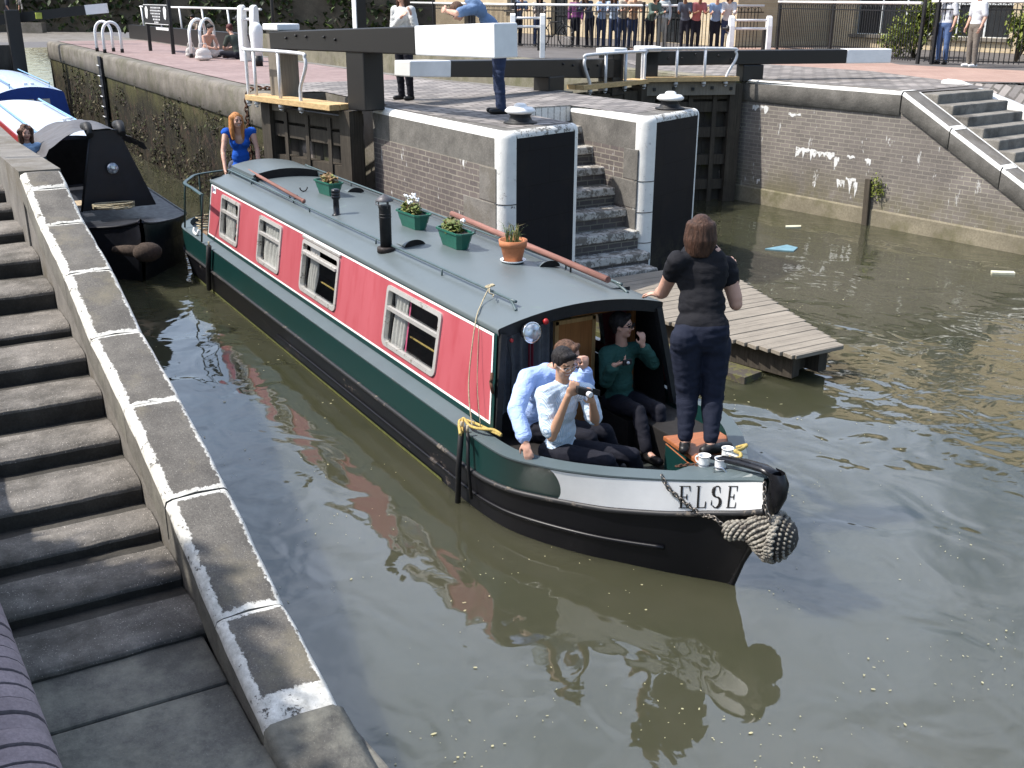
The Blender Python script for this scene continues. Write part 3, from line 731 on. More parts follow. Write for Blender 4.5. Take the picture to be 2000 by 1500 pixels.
# landing at the foot, as slabs
t_ = thing('stone_landing', 'damp dark stone landing slabs at the water edge, bottom left corner', 'landing', (1.3, NY0, 0))
def slab(poly, z, nm, mat):
    m = MB(); m.prism([(p[0] - 1.3, p[1] - NY0) for p in poly], z - .5, z); return m.build(nm, mat, t_, bevel=.018, seg=2)
M_land = stone('wet_landing_stone', (.105, .10, .088), .45, 2.2, 70, .7, stains=(.22, .21, .17), speck=.4)
slab([(1.30, -5.4), (1.30, -3.57), (1.86, -3.57), (1.82, -5.4)], .385, 'slab', M_land)
slab([(1.835, -5.4), (1.875, -3.57), (2.47, -3.57), (2.47, -3.12), (3.6, -3.02), (3.6, -5.4)], .38, 'slab', M_land)
slab([(3.61, -5.4), (3.61, -3.02), (6.8, -2.75), (6.8, -5.4)], .38, 'slab', M_land)
m = MB(); m.hexa([(1.2, -5.5, -1.5), (6.9, -5.5, -1.5), (6.9, -2.8, -1.5), (1.2, -3.1, -1.5)], [(p[0], p[1], -.125) for p in ((1.2, -5.5), (6.9, -5.5), (6.9, -2.8), (1.2, -3.1))])
m.v = [(v[0] - 1.3, v[1] - NY0, v[2]) for v in m.v]; m.build('footing', M_granl, t_)
# rounded brick coping wall at the bottom left
t_ = thing('brick_coping_wall', 'wall topped with rounded purple bricks in the bottom left corner', 'wall', (2.3, -4.9, 0))
M_bull = stone('purple_bullnose_brick', (.235, .195, .205), .22, 6, 60, .35, stains=(.15, .12, .125))
path = catmull([(.2, -4.66, 1.28), (1.1, -4.625, 1.24), (1.95, -4.575, 1.21), (2.75, -4.53, 1.2), (3.6, -4.49, 1.2), (4.6, -4.44, 1.2)], 7)
m = MB(); n = len(path)
for i in range(n - 1):
    a, b = path[i], path[i + 1]; d = (b - a); g = d.normalized() * .008; tn = random.uniform(-.006, .006)
    sd = Vector((d.y, -d.x, 0)).normalized()       # away from the steps
    rr = []
    for P_ in (a + g, b - g):
        row = []
        for ang in range(0, 181, 15):
            q = R(ang); row.append(P_ + sd * (.23 - .23 * math.cos(q)) + Vector((0, 0, -.16 + .16 * math.sin(q) + tn)) - Vector((2.3, -4.9, 0)))
        rr.append(row)
    mid = [(p + q) / 2 + Vector((0, 0, .006)) for p, q in zip(*rr)]
    m.loft([rr[0], mid, rr[1]], 0, True)
    for e, rev in ((rr[0], 1), (rr[1], 0)):
        k = list(range(len(e))); m.add(e, [tuple(k[::-1] if rev else k)], 0)
m.build('bullnose_bricks', M_bull, t_)
m = MB(); rr = []
for P_ in path:
    d = Vector((0, -1, 0)); q = P_ - Vector((2.3, -4.9, 0))
    rr.append([q + Vector((0, .012 * -1, -1.3)), q + Vector((0, -.012, -.17)), q + Vector((0, -.05, -.10)), q + Vector((0, -.12, -.035)), q + Vector((0, -.23, -.012)), q + Vector((0, -.36, -.05)), q + Vector((0, -.44, -.17)), q + Vector((0, -.44, -1.3))])
m.loft(rr, 0, False); m.build('mortar_core', stone('mossy_mortar', (.10, .085, .05), .5, 9, 40, .4, moss=.8), t_)

# timber landing stage (pontoon) beside the steps
t_ = thing('landing_stage', 'weathered timber landing stage with a pointed end, in the water behind the bow', 'landing stage', (-2.6, 4, 0))
Z = .36
near = [atz(1300, 628, Z), atz(1550, 690, Z)]; tip = [atz(1552, 690, Z), atz(1625, 656, Z)]; far = [atz(1625, 656, Z), atz(1458, 551, Z)]
poly = [Vector((-4.5, 2.45, Z)), tip[0], tip[1], far[1], Vector((-4.3, 4.95, Z)), Vector((-4.5, 3.0, Z))]
xn, xt = -4.5, tip[1].x
def ynear(x): return 2.45 + (tip[0].y - 2.45) * (x + 4.5) / (tip[0].x + 4.5)
def yfar(x):
    a, b = far[1], tip[1]
    return min(5.05, a.y + (b.y - a.y) * (x - a.x) / (b.x - a.x))
m = MB(); x = -4.5; bw = .148
while x < tip[0].x + .02:
    x1 = min(x + bw, tip[0].x + .03); y0, y1 = max(2.4, ynear(x)), yfar((x + x1) / 2)
    j = random.uniform(-.004, .004)
    m.box(((x + x1) / 2 - .003 + 2.6, (y0 + y1) / 2 - 4, Z - .02 + j), (x1 - x - .010, y1 - y0, .045)); x += bw
m.build('deck_boards', M_deck, t_, bevel=.004, seg=1)
m = MB()
for q in (0.0, .9): 
    a = Vector((-4.5 + 2.6, 2.6 - 4 + q, .19)); b = Vector((tip[0].x - .12 + 2.6, ynear(tip[0].x) + .16 - 4 + q * .45, .19)); m.beam(a, b, .14, .28)
a = Vector((tip[0].x - .25 + 2.6, tip[0].y + .1 - 4, .2)); b = Vector((tip[1].x - .25 + 2.6, tip[1].y - .1 - 4, .2)); m.beam(a, b, .2, .26)
m.build('bearer', M_oldw, t_)
m = MB()
m.beam((-1.9, -1.62, .03), (1.45, -.93, .03), .32, .10)
m.build('sunken_beam', worn('mossy_timber', (.10, .095, .035), (.06, .05, .04), .5, .8, 5, 20), t_)
# ================================================================ NARROWBOAT
M_green = worn('dark_green_boat_paint', (.007, .034, .032), (.13, .16, .15), .325, .28, 3, 22, 0, .08, streak=(.35, 1, 2.5), spec=.5)
M_red = NT('faded_red_boat_paint')
_t = M_red; _z = _t.sep()[2]
_c = _t.mix(_t.ramp(_t.noise(1.6, 5, .6, _t.map((1, 1, .25))), (.3, 0.0), (.75, 1.0)), (.372, .074, .088), (.445, .108, .126))
_c = _t.mix(_t.ramp(_t.noise(7, 5, .65, _t.map((1, 1, .12))), (.50, 0.0), (.68, .55)), _c, (.33, .045, .055))
M_red = _t.out(_c, .33, 0, .45)
M_roof = worn('grey_green_roof_paint', (.100, .120, .124), (.16, .21, .19), .372, .42, 1.6, 14, 0, .05, spec=.45)
M_deckp = worn('grey_green_deck_paint', (.080, .105, .112), (.18, .16, .13), .34, .45, 5, 30, 0, .15)
M_hull = worn('black_hull_bitumen', (.005, .005, .007), (.085, .07, .062), .385, .38, 2.2, 18, 0, .2, streak=(.5, 1, 1.2), spec=.3)
M_strake = worn('scuffed_rubbing_strake', (.02, .02, .022), (.13, .11, .09), .42, .5, 3, 26, 0, .2)
M_panel = plain('white_name_panel', (.88, .875, .86), .4, 0, .06, 5)
M_coach = plain('white_coachline', (.76, .76, .75), .45, 0, .08, 8)
M_alu = worn('aluminium_frame', (.52, .50, .47), (.16, .14, .11), .42, .42, 10, 60, .35, .2)
M_black = plain('black_gloss', (.008, .008, .010), .30, 0, .2, 8)
M_blkm = plain('black_matt', (.010, .010, .011), .6, 0, .3, 12)
M_curt = plain('net_curtain', (.62, .60, .57), .9, 0, .15, 30)
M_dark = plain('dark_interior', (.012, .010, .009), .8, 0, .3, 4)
M_door = wood('varnished_door', (.30, .125, .04), 'z', dirt=.2)
M_board = wood('varnished_board', (.30, .105, .042), 'y', dirt=.2, rough=.45)
M_rope = plain('rope_pale', (.42, .36, .24), .9, 0, .4, 50, .5, 120)
M_ropey = plain('rope_yellow', (.45, .33, .10), .85, 0, .4, 50, .5, 120)
M_chain = plain('chain_steel', (.20, .18, .16), .45, .8, .4, 30)
def glass_mat():
    m = bpy.data.materials.new('window_glass'); m.use_nodes = True; t = m.node_tree
    for n in list(t.nodes): t.nodes.remove(n)
    o = t.nodes.new('ShaderNodeOutputMaterial'); mx = t.nodes.new('ShaderNodeMixShader'); tr = t.nodes.new('ShaderNodeBsdfTransparent'); gl = t.nodes.new('ShaderNodeBsdfGlossy'); fr = t.nodes.new('ShaderNodeLayerWeight'); pw = t.nodes.new('ShaderNodeMath'); pw.operation = 'MULTIPLY_ADD'; pw.inputs[1].default_value = .55; pw.inputs[2].default_value = .02
    gl.inputs['Roughness'].default_value = .02; tr.inputs['Color'].default_value = (.86, .88, .87, 1); fr.inputs['Blend'].default_value = .25
    t.links.new(fr.outputs['Facing'], pw.inputs[0]); t.links.new(pw.outputs[0], mx.inputs[0]); t.links.new(tr.outputs[0], mx.inputs[1]); t.links.new(gl.outputs[0], mx.inputs[2]); t.links.new(mx.outputs[0], o.inputs[0])
    return m
M_glass = glass_mat()
def lens_mat():
    t = NT('lamp_lens'); vo = t.n('TexVoronoi'); t.set(vo, Scale=18); t.l(t.co, vo.inputs['Vector'])
    c = t.ramp(vo.outputs['Distance'], (.1, (.75, .78, .8)), (.6, (.35, .37, .4)))
    t.bump(vo.outputs['Distance'], .6, .02)
    return t.out(c, .12, .55, .8)
M_lens = lens_mat()

boat = thing('narrowboat', 'red and dark green narrowboat with grey roof and white bow panel carrying four people forward', 'narrowboat', (0, 0, 0))
G = [(-7.9, 1.04, .655), (-4, 1.045, .65), (0, 1.05, .655), (.3, 1.05, .66), (.56, 1.03, .671), (.80, .945, .688), (1.01, .845, .705), (1.19, .735, .722), (1.36, .608, .738), (1.66, .362, .777), (1.89, .185, .825), (2.12, .065, .89), (2.24, .03, .925)]
Sx = [(-7.9, 1.055, .33), (-4, 1.055, .335), (0, 1.05, .345), (.25, 1.035, .35), (.53, .97, .362), (.80, .855, .386), (1.0, .755, .406), (1.18, .665, .426), (1.34, .570, .447), (1.65, .345, .50), (1.87, .165, .555), (2.10, .06, .63), (2.28, .03, .715)]
W = [(-7.9, 1.03, 0), (-4, 1.03, 0), (-.2, 1.03, 0), (.15, 1.02, 0), (.42, .985, 0), (.65, .915, 0), (.9, .80, 0), (1.14, .66, 0), (1.36, .50, 0), (1.6, .325, 0), (1.8, .165, 0), (1.9, .08, 0), (1.98, .02, 0)]
K = [(x - (.0 if i < 3 else .035 * (i - 2)), b * .93, -.45) for i, (x, b, z) in enumerate(W)]
def stern(c, xs, b, z):   # prepend a rounded stern
    r = []
    for q in range(9):
        a = R(90 - q * 11.25); r.append((xs - math.sin(a) * 1.15, b * math.cos(a) if q else .012, z))
    return r
def curve(cpts, xs, ins=0): 
    b0 = cpts[0][1]; z0 = cpts[0][2]
    st = [Vector(p) for p in stern(cpts, xs, b0, z0)][:-1]
    y_, z_ = cpts[1][1], cpts[1][2]
    body = [Vector((-7.9 + .5 * k, b0 + (cpts[2][1] - b0) * k / 14.6, z0 + (cpts[2][2] - z0) * k / 14.6)) for k in range(14)]
    bow = [(-.6, cpts[2][1], cpts[2][2]), (-.35, cpts[2][1], cpts[2][2])] + [(max(c[0], -.1) if c is cpts[2] else c[0], c[1], c[2]) for c in cpts[2:]]
    body += catmull(bow, 5)
    return st + [Vector((xs, b0, z0)), Vector((xs + .6, b0, z0))] + body
cG, cS, cW, cK = curve(G, -9.1), curve(Sx, -9.0), curve(W, -8.75), curve(K, -8.5)
def side(c, s): return [Vector((p.x, s * p.y, p.z)) for p in c]
def outward(c, d): 
    out = []
    for i, p in enumerate(c):
        t = (c[min(i + 1, len(c) - 1)] - c[max(i - 1, 0)]).normalized(); nrm = Vector((-t.y, t.x, 0))
        out.append(p + nrm * d)
    return out
# lower hull
m = MB()
for s in (-1, 1):
    rows = [[side(c, s)[i] for c in (cK, cW, cS)] for i in range(len(cG))]
    if s > 0: rows = rows[::-1]
    m.loft(rows, 0)
m.build('hull', M_hull, boat)
# waterline algae
m = MB()
for s in (-1, 1):
    P = [p + Vector((0, s * .004, 0)) for p in side(cW, s)][:26]; Q = [a.lerp(b, .09) + Vector((0, s * .004, 0)) for a, b in zip(P, side(cS, s))]
    rows = [[a, b] for a, b in zip(P, Q)]
    m.loft(rows if s < 0 else rows[::-1], 0)
m.build('weed_line', plain('green_weed', (.12, .13, .03), .9, 0, .5, 20), boat)
# upper band: green until the bow, white name panel forward of it
def band(i0, f0, i1, f1, dn=.0, c0=cS, c1=cG, s=-1, out_=0.002, f=lambda k: (0, 1), n=6):
    pass
A_, B_ = side(cS, -1), side(cG, -1)
def bandpt(u, v, s=-1, out_=0.0):
    """u: index along curve (float), v 0..1 from strake to gunwale"""
    i = max(0, min(int(u), len(cG) - 2)); f = u - i
    a = cS[i].lerp(cS[i + 1], f); b = cG[i].lerp(cG[i + 1], f); t = ((cS[i + 1] - cS[i]) + (cG[i + 1] - cG[i])).normalized(); nrm = Vector((-t.y, t.x, 0))
    p = a.lerp(b, v) + nrm * out_
    return Vector((p.x, s * p.y, p.z))
m = MB(); N_ = len(cG) - 1
for s in (-1, 1):
    rows = [[bandpt(u, v, s) for v in (0, .5, 1)] for u in range(N_ + 1)]
    m.loft(rows if s < 0 else rows[::-1], 0)
m.build('hull_band', M_green, boat)
# index along curve where x is .95
def u_at(x):
    for i in range(len(cG) - 1):
        a, b = (cG[i] + cS[i]).x / 2, (cG[i + 1] + cS[i + 1]).x / 2
        if a <= x <= b and i > 20: return i + (x - a) / (b - a)
    return N_
U0 = u_at(.93); U1 = N_ - .03
m = MB()
for s in (-1, 1):
    rows = []
    for k in range(41):
        q = k / 40; row = []
        for j in range(9):
            v = .035 + .93 * j / 8
            bul = math.sqrt(max(0, 1 - ((v - .5) / .5) ** 2)); ua = U0 + (bul - .55) * (u_at(1.02) - u_at(.93))
            row.append(bandpt(ua + (U1 - ua) * q, v, s, .004))
        rows.append(row)
    m.loft(rows if s < 0 else rows[::-1], 0)
npan = m.build('name_panel', M_panel, boat)
# lettering ELSE wrapped on the panel: serif letters drawn as strokes
def letter(ch):
    # strokes in a 1x1 box: (x0,y0,x1,y1,thickness)
    if ch == 'E': return [('r', .08, 0, .22, 1), ('r', 0, 0, .3, .035), ('r', 0, .965, .3, 1), ('r', .2, 0, .72, .04), ('r', .2, .96, .70, 1), ('r', .2, .485, .52, .53), ('w', .72, 0, .72, .26, .70), ('w', .70, 1, .70, .76, .68), ('w', .52, .51, .52, .64, .50), ('w', .52, .51, .52, .38, .50)]
    if ch == 'L': return [('r', .08, 0, .22, 1), ('r', 0, 0, .3, .035), ('r', 0, .965, .3, 1), ('r', .2, 0, .70, .04), ('w', .70, 0, .72, .30, .68)]
    if ch == 'S':
        P = []
        for k in range(33):
            t = k / 32
            if t < .5: a = R(35 + t * 2 * 235); P.append((.36 + .25 * math.cos(a), .745 + .245 * math.sin(a), .045 + .075 * math.sin(math.pi * min(1, t * 2)) ** 1 * (t > .2)))
            else: a = R(90 - (t - .5) * 2 * 235); P.append((.36 + .28 * math.cos(a), .255 + .245 * math.sin(a), .045 + .075 * math.sin(math.pi * (t - .5) * 2) * (t < .85)))
        return [('c', P), ('w', .57, .90, .60, .68, .60), ('w', .08, .12, .06, .36, .06)]
m = MB()
uL0, uL1 = u_at(1.715), u_at(2.085)
u_scale = (uL1 - uL0)
def pp(x, y): return bandpt(uL0 + u_scale * x, .16 + .66 * y, -1, .0062)
adv = [(0, 'E'), (.255, 'L'), (.50, 'S'), (.755, 'E')]
for x0, ch in adv:
    w = .235
    for g in letter(ch):
        if g[0] == 'r':
            _, a, b, c, d = g; n = 4
            for k in range(n):
                p0, p1 = a + (c - a) * k / n, a + (c - a) * (k + 1) / n
                m.add([pp(x0 + p0 * w, b), pp(x0 + p1 * w, b), pp(x0 + p1 * w, d), pp(x0 + p0 * w, d)], [(0, 1, 2, 3)])
        elif g[0] == 'w':
            _, xa, ya_, xb, yb_, xc = g
            m.add([pp(x0 + xa * w, ya_), pp(x0 + xb * w, yb_), pp(x0 + (xc - .03) * w, yb_), pp(x0 + (xa - .10) * w, ya_)], [(0, 1, 2, 3)])
        else:
            P = g[1]
            for (xa, ya_, wa), (xb, yb_, wb) in zip(P, P[1:]):
                dx, dy = xb - xa, yb_ - ya_; L = math.hypot(dx, dy) or 1; nx, ny = -dy / L, dx / L
                m.add([pp(x0 + (xa - nx * wa) * w, ya_ - ny * wa * .6), pp(x0 + (xb - nx * wb) * w, yb_ - ny * wb * .6), pp(x0 + (xb + nx * wb) * w, yb_ + ny * wb * .6), pp(x0 + (xa + nx * wa) * w, ya_ + ny * wa * .6)], [(0, 1, 2, 3)])
tag(m.build('lettering', plain('black_lettering', (.02, .018, .018), .5), npan), 'black serif letters ELSE')
# rubbing strakes
m = MB()
for s in (-1, 1): m.tube([p for p in side(outward(cS, .008), s)], .022, 8)
m.build('rubbing_strake', M_strake, boat)
low = [a.lerp(b, .42) for a, b in zip(cW, cS)]
m = MB()
for s in (-1, 1): m.tube([p for p in side(outward(low, .004), s)][16:70], .017, 8)
m.build('rubbing_strake', M_hull, boat)
# gunwale: flat strip from the outer edge inwards
ins = [.135] * len(cG)
def inner(i, d):
    t = (cG[min(i + 1, N_)] - cG[max(i - 1, 0)]).normalized(); nrm = Vector((-t.y, t.x, 0)); q = cG[i] - nrm * d; q.y = max(q.y, 0.0); return q
m = MB()
for s in (-1, 1):
    rows = []
    for i in range(N_ + 1):
        o = cG[i]; n = inner(i, .125)
        e = outward(cG, .006)[i]
        row = [Vector((o.x, o.y, o.z - .022)), Vector((e.x, e.y, e.z - .012)), Vector((e.x, e.y, e.z)), Vector((n.x, n.y, n.z + .012 + .033 * max(0, min(1, (.2 - o.x) / .5)))), Vector((n.x, n.y, n.z - .05))]
        rows.append([Vector((p.x, s * p.y, p.z)) for p in row])
    m.loft(rows if s < 0 else rows[::-1], 0, False)
m.build('gunwale', M_deckp, boat)
# foredeck plates either side of the stem bar
m = MB(); xd = 1.60
for s in (-1, 1):
    row = [bandpt(u_at(xd) + (N_ - u_at(xd)) * k / 10, 1, s, -.03) + Vector((0, 0, .003)) for k in range(11)]
    c_ = [Vector((p.x, 0, p.z + .035)) for p in row]
    for k in range(10): m.quad(*( [row[k], row[k + 1], c_[k + 1], c_[k]] if s < 0 else [c_[k], c_[k + 1], row[k + 1], row[k]]))
m.build('foredeck', M_deckp, boat)
# stem: rounded black bar rising above the deck
m = MB()
stm = [(1.93, -.2, .10), (1.97, 0, .10), (2.05, .22, .11), (2.17, .45, .12), (2.29, .68, .13), (2.365, .85, .135), (2.375, .95, .13), (2.33, 1.01, .12)]
rows = []
for x, z, h in stm:
    wd = max(.45, min(1, (z - .25) / .6)); rows.append([(x - .07, -.045 * wd, z), (x - .02, -.05 * wd, z), (x + .02, -.044 * wd, z), (x + .045, -.02 * wd, z), (x + .045, .02 * wd, z), (x + .02, .044 * wd, z), (x - .02, .05 * wd, z), (x - .07, .045 * wd, z)])
m.loft(rows, 0)
m.tube([(2.31, 0, .985), (2.2, 0, .99), (2.0, 0, .955), (1.8, 0, .905), (1.68, 0, .872)], [.05, .052, .052, .045, .03], 10, flat=.5)
m.build('stem', M_black, boat)
# -------- cabin
XB, HB, HR, ZB, ZR = -8.23, .93, .80, .705, 1.505
def cs(x, v, s=-1, out_=0):    # point on cabin side: v 0 base..1 roof edge, s side
    y = HB + (HR - HB) * v; nrm = Vector((0, .987, .16))
    return Vector((x, s * (y + out_ * .987), ZB + (ZR - ZB) * v + out_ * .16))
def cx(v): return .155 * (1 - v)  # raked front edge
wins = [(-7.60, -6.79), (-5.93, -5.11), (-4.355, -3.28), (-2.03, -.925)]; wv0, wv1 = .165, .84
def sidewall(s):
    g = MB(); r = MB(); w = MB(); 
    quad = lambda mb, x0, x1, v0, v1, o: mb.add([cs(x0, v0, s, o), cs(x1, v0, s, o), cs(x1, v1, s, o), cs(x0, v1, s, o)], [(0, 1, 2, 3) if s < 0 else (3, 2, 1, 0)])
    # green frame: top band, foot band, rear and front strips
    vA, vB = .055, .93
    g.add([cs(XB, 0, s), cs(cx(0), 0, s), cs(cx(vA), vA, s), cs(XB, vA, s)], [(0, 1, 2, 3) if s < 0 else (3, 2, 1, 0)])
    g.add([cs(XB, vB, s), cs(cx(vB), vB, s), cs(.02, 1, s), cs(XB, 1, s)], [(0, 1, 2, 3) if s < 0 else (3, 2, 1, 0)])
    xr, xf = XB + .06, -.045
    g.add([cs(XB, vA, s), cs(xr, vA, s), cs(xr, vB, s), cs(XB, vB, s)], [(0, 1, 2, 3) if s < 0 else (3, 2, 1, 0)])
    fx = lambda v: xf + cx(v)
    g.add([cs(fx(vA), vA, s), cs(cx(vA), vA, s), cs(cx(vB), vB, s), cs(fx(vB), vB, s)], [(0, 1, 2, 3) if s < 0 else (3, 2, 1, 0)])
    # red panel with window openings
    xs = [xr]
    for a, b in wins: xs += [a, b]
    for i in range(0, len(xs)):
        a = xs[i]; b = xs[i + 1] if i + 1 < len(xs) else None
        if b is None:
            r.add([cs(a, vA, s), cs(fx(vA), vA, s), cs(fx(wv0), wv0, s), cs(a, wv0, s), cs(fx(wv1), wv1, s), cs(a, wv1, s), cs(fx(vB), vB, s), cs(a, vB, s)], [(0, 1, 2, 3), (3, 2, 4, 5), (5, 4, 6, 7)] if s < 0 else [(3, 2, 1, 0), (5, 4, 2, 3), (7, 6, 4, 5)])
        else:
            quad(r, a, b, vA, wv0, 0); quad(r, a, b, wv1, vB, 0)
            if i % 2 == 0: quad(r, a, b, wv0, wv1, 0)
    # white coachline
    t_ = .026
    quad(w, xr - .005, fx(vB) + .004, vB - t_, vB, .003); w.add([cs(xr - .005, vA, s, .003), cs(fx(vA), vA, s, .003), cs(fx(vA + t_), vA + t_, s, .003), cs(xr - .005, vA + t_, s, .003)], [(0, 1, 2, 3) if s < 0 else (3, 2, 1, 0)])
    w.add([cs(xr - .005, vA, s, .0035), cs(xr + .018, vA, s, .0035), cs(xr + .018, vB, s, .0035), cs(xr - .005, vB, s, .0035)], [(0, 1, 2, 3) if s < 0 else (3, 2, 1, 0)])
    w.add([cs(fx(vA) - .02, vA, s, .0035), cs(fx(vA), vA, s, .0035), cs(fx(vB), vB, s, .0035), cs(fx(vB) - .02, vB, s, .0035)], [(0, 1, 2, 3) if s < 0 else (3, 2, 1, 0)])
    g.build('cabin_side', M_green, boat); r.build('red_panel', M_red, boat); w.build('coachline', M_coach, boat)
sidewall(-1); sidewall(1)
def roundrect(x0, x1, v0, v1, r, n=5, rt=None):
    out = []; k = .8 / 1  # v to metres
    for cxn, cvn, a0, rr in ((x1, v1, 0, rt), (x0, v1, 90, rt), (x0, v0, 180, r), (x1, v0, 270, r)):
        rv = rr / .81
        cx_ = cxn - rr if a0 in (0, 270) else cxn + rr; cv = cvn - rv if a0 in (0, 90) else cvn + rv
        for i in range(n + 1):
            a = R(a0 + 90 * i / n); out.append((cx_ + rr * math.cos(a), cv + rv * math.sin(a)))
    return out
def window(i, s=-1, full=True):
    a, b = wins[i]; f = MB()
    o = roundrect(a - .018, b + .018, wv0 - .022, wv1 + .022, .075, 5, .05); q = roundrect(a + .028, b - .028, wv0 + .032, wv1 - .032, .05, 5, .03); n = len(o)
    for k in range(n):
        k2 = (k + 1) % n
        ring = lambda L, d: [cs(L[k][0], L[k][1], s, d), cs(L[k2][0], L[k2][1], s, d)]
        A, Bq, Cq, D = ring(o, 0), ring(o, .016), ring(q, .018), ring(q, -.03)
        for p, z in ((A, Bq), (Bq, Cq), (Cq, D)):
            vs = [p[0], p[1], z[1], z[0]]; f.add(vs, [(0, 1, 2, 3) if s < 0 else (0, 1, 2, 3)], 0, False)
    # opening hopper bar
    v = .60 if i != 2 else .70
    f.beam(cs(a + .02, v, s, .002), cs(b - .02, v, s, .002), .03, .036, 0, up=(0, 0, 1))
    fr = f.build('window', M_alu, boat)
    if not full: 
        g = MB(); g.add([cs(a, wv0, s, -.02), cs(b, wv0, s, -.02), cs(b, wv1, s, -.02), cs(a, wv1, s, -.02)], [(0, 1, 2, 3)]); g.build('pane', M_glass, fr); return
    if i == 2:   # hopper tipped inwards, with a dark gutter strip above
        f = MB(); f.beam(cs(a + .04, .69, s, .012), cs(b - .03, .69, s, .012), .05, .03); f.beam(cs(a - .02, wv1 + .05, s, .012), cs(b + .03, wv1 + .05, s, .012), .02, .022); f.build('hopper', M_alu, fr)
    g = MB(); g.add([cs(a + .01, wv0 + .01, s, -.018), cs(b - .01, wv0 + .01, s, -.018), cs(b - .01, (.585 if i != 2 else .66), s, -.018), cs(a + .01, (.585 if i != 2 else .66), s, -.018)], [(0, 1, 2, 3)])
    if i != 2: g.add([cs(a + .01, .61, s, -.014), cs(b - .01, .61, s, -.014), cs(b - .01, wv1 - .01, s, -.014), cs(a + .01, wv1 - .01, s, -.014)], [(0, 1, 2, 3)])
    g.build('pane', M_glass, fr)
    c = MB()
    def drape(x0, x1, va, vb, folds, amp=.018, pull=0, back=.07):
        nx = folds * 8
        def fn(u, v):
            vv = va + (vb - va) * v
            sq = 1 - pull * (1 - v) * 1.0 if pull >= 0 else 1
            x = x0 + (x1 - x0) * u * sq
            return cs(x, vv, s, -back - amp * math.sin(u * folds * 2 * math.pi + .7 * math.sin(v * 5)) - .01 * noise.noise(Vector((x * 9, vv * 4, i))))
        c.grid(fn, nx, 14)
    if i == 0: drape(a + .03, a + .42, wv0, wv1, 5, pull=-1); drape(b - .16, b - .02, wv0, wv1, 2, pull=-1)
    if i == 1: drape(a + .02, b - .02, wv0, wv1, 8, .015, -1); drape(a + .1, b - .18, wv0, .6, 4, .02, .0, .05)
    if i == 2: drape(a + .05, a + .36, wv0, wv1, 4, pull=.2)
    if i == 3: drape(a + .03, a + .34, wv0, wv1, 4, pull=.12)
    c.build('curtain', M_curt, fr)
    if i in (2, 3):
        c = MB(); c.beam(cs(a + .3, .34, s, -.12), cs(b - .02, .34, s, -.12), .012, .012); c.build('curtain_rail', M_ropey, fr)
    if i == 3:
        c = MB(); c.grid(lambda u, v: cs(b - .09 + .06 * u, wv0 + (wv1 - wv0) * v, s, -.06 - .01 * math.sin(u * 12)), 8, 6); c.grid(lambda u, v: cs(a + .345 + .03 * u, wv0 + (wv1 - wv0) * v, s, -.065), 3, 6); c.build('pink_curtain', plain('pink_cloth', (.55, .10, .20), .9), fr)
    if i == 0:
        c = MB()
        for k, (v, h) in enumerate(((.53, .05), (.43, .07), (.33, .05), (.25, .04))): c.add([cs(b - .13, v, s, -.01), cs(b - .03, v, s, -.01), cs(b - .03, v + h, s, -.01), cs(b - .13, v + h, s, -.01)], [(0, 1, 2, 3)], k % 2)
        c.build('window_sticker', [M_panel, plain('red_sticker', (.5, .04, .04), .6)], fr)
for i in range(4): window(i); window(i, 1, False)
# registration plate
m = MB(); m.add([cs(-8.10, .80, -1, .005), cs(-7.93, .80, -1, .005), cs(-7.93, .92, -1, .005), cs(-8.10, .92, -1, .005)], [(0, 1, 2, 3)], 0)
m.add([cs(-8.09, .81, -1, .007), cs(-8.05, .81, -1, .007), cs(-8.05, .91, -1, .007), cs(-8.09, .91, -1, .007)], [(0, 1, 2, 3)], 1)
for k in range(4): m.add([cs(-8.035 + k * .025, .835, -1, .007), cs(-8.022 + k * .025, .835, -1, .007), cs(-8.022 + k * .025, .885, -1, .007), cs(-8.035 + k * .025, .885, -1, .007)], [(0, 1, 2, 3)], 1)
m.build('licence_plate', [M_panel, plain('blue_grey_ink', (.06, .08, .16), .6)], boat)
# roof
XF = .03
def rz(y): return ZR + .105 * (1 - (y / HR) ** 2)
m = MB(); ny = 16; xsr = [XB - .03 + (XF - XB + .03) * k / 30 for k in range(31)]
rows = []
for x in xsr:
    row = [(x, -HR - .006, ZR - .055), (x, -HR - .012, ZR - .012)] + [(x, -HR + 2 * HR * j / ny, rz(-HR + 2 * HR * j / ny)) for j in range(ny + 1)] + [(x, HR + .012, ZR - .012), (x, HR + .006, ZR - .055)]
    rows.append(row)
m.loft(rows, 0)
roof = m.build('roof', M_roof, boat)
# roof front edge and header (black), stepping back under it
m = MB(); hd = .10
for j in range(ny):
    y0, y1 = -HR + 2 * HR * j / ny, -HR + 2 * HR * (j + 1) / ny
    m.hexa([(XF - .06, y0, rz(y0) - hd), (XF, y0, rz(y0) - hd), (XF, y1, rz(y1) - hd), (XF - .06, y1, rz(y1) - hd)], [(XF - .06, y0, rz(y0) - .004), (XF, y0, rz(y0) - .004), (XF, y1, rz(y1) - .004), (XF - .06, y1, rz(y1) - .004)])
for s in (-1, 1):
    a, b = Vector((.15, s * .90, ZB - .1)), Vector((.02, s * .765, ZR - .05))
    m.beam(a, b, .055, .06, up=(1, 0, 0))
m.build('front_frame', M_blkm, boat)
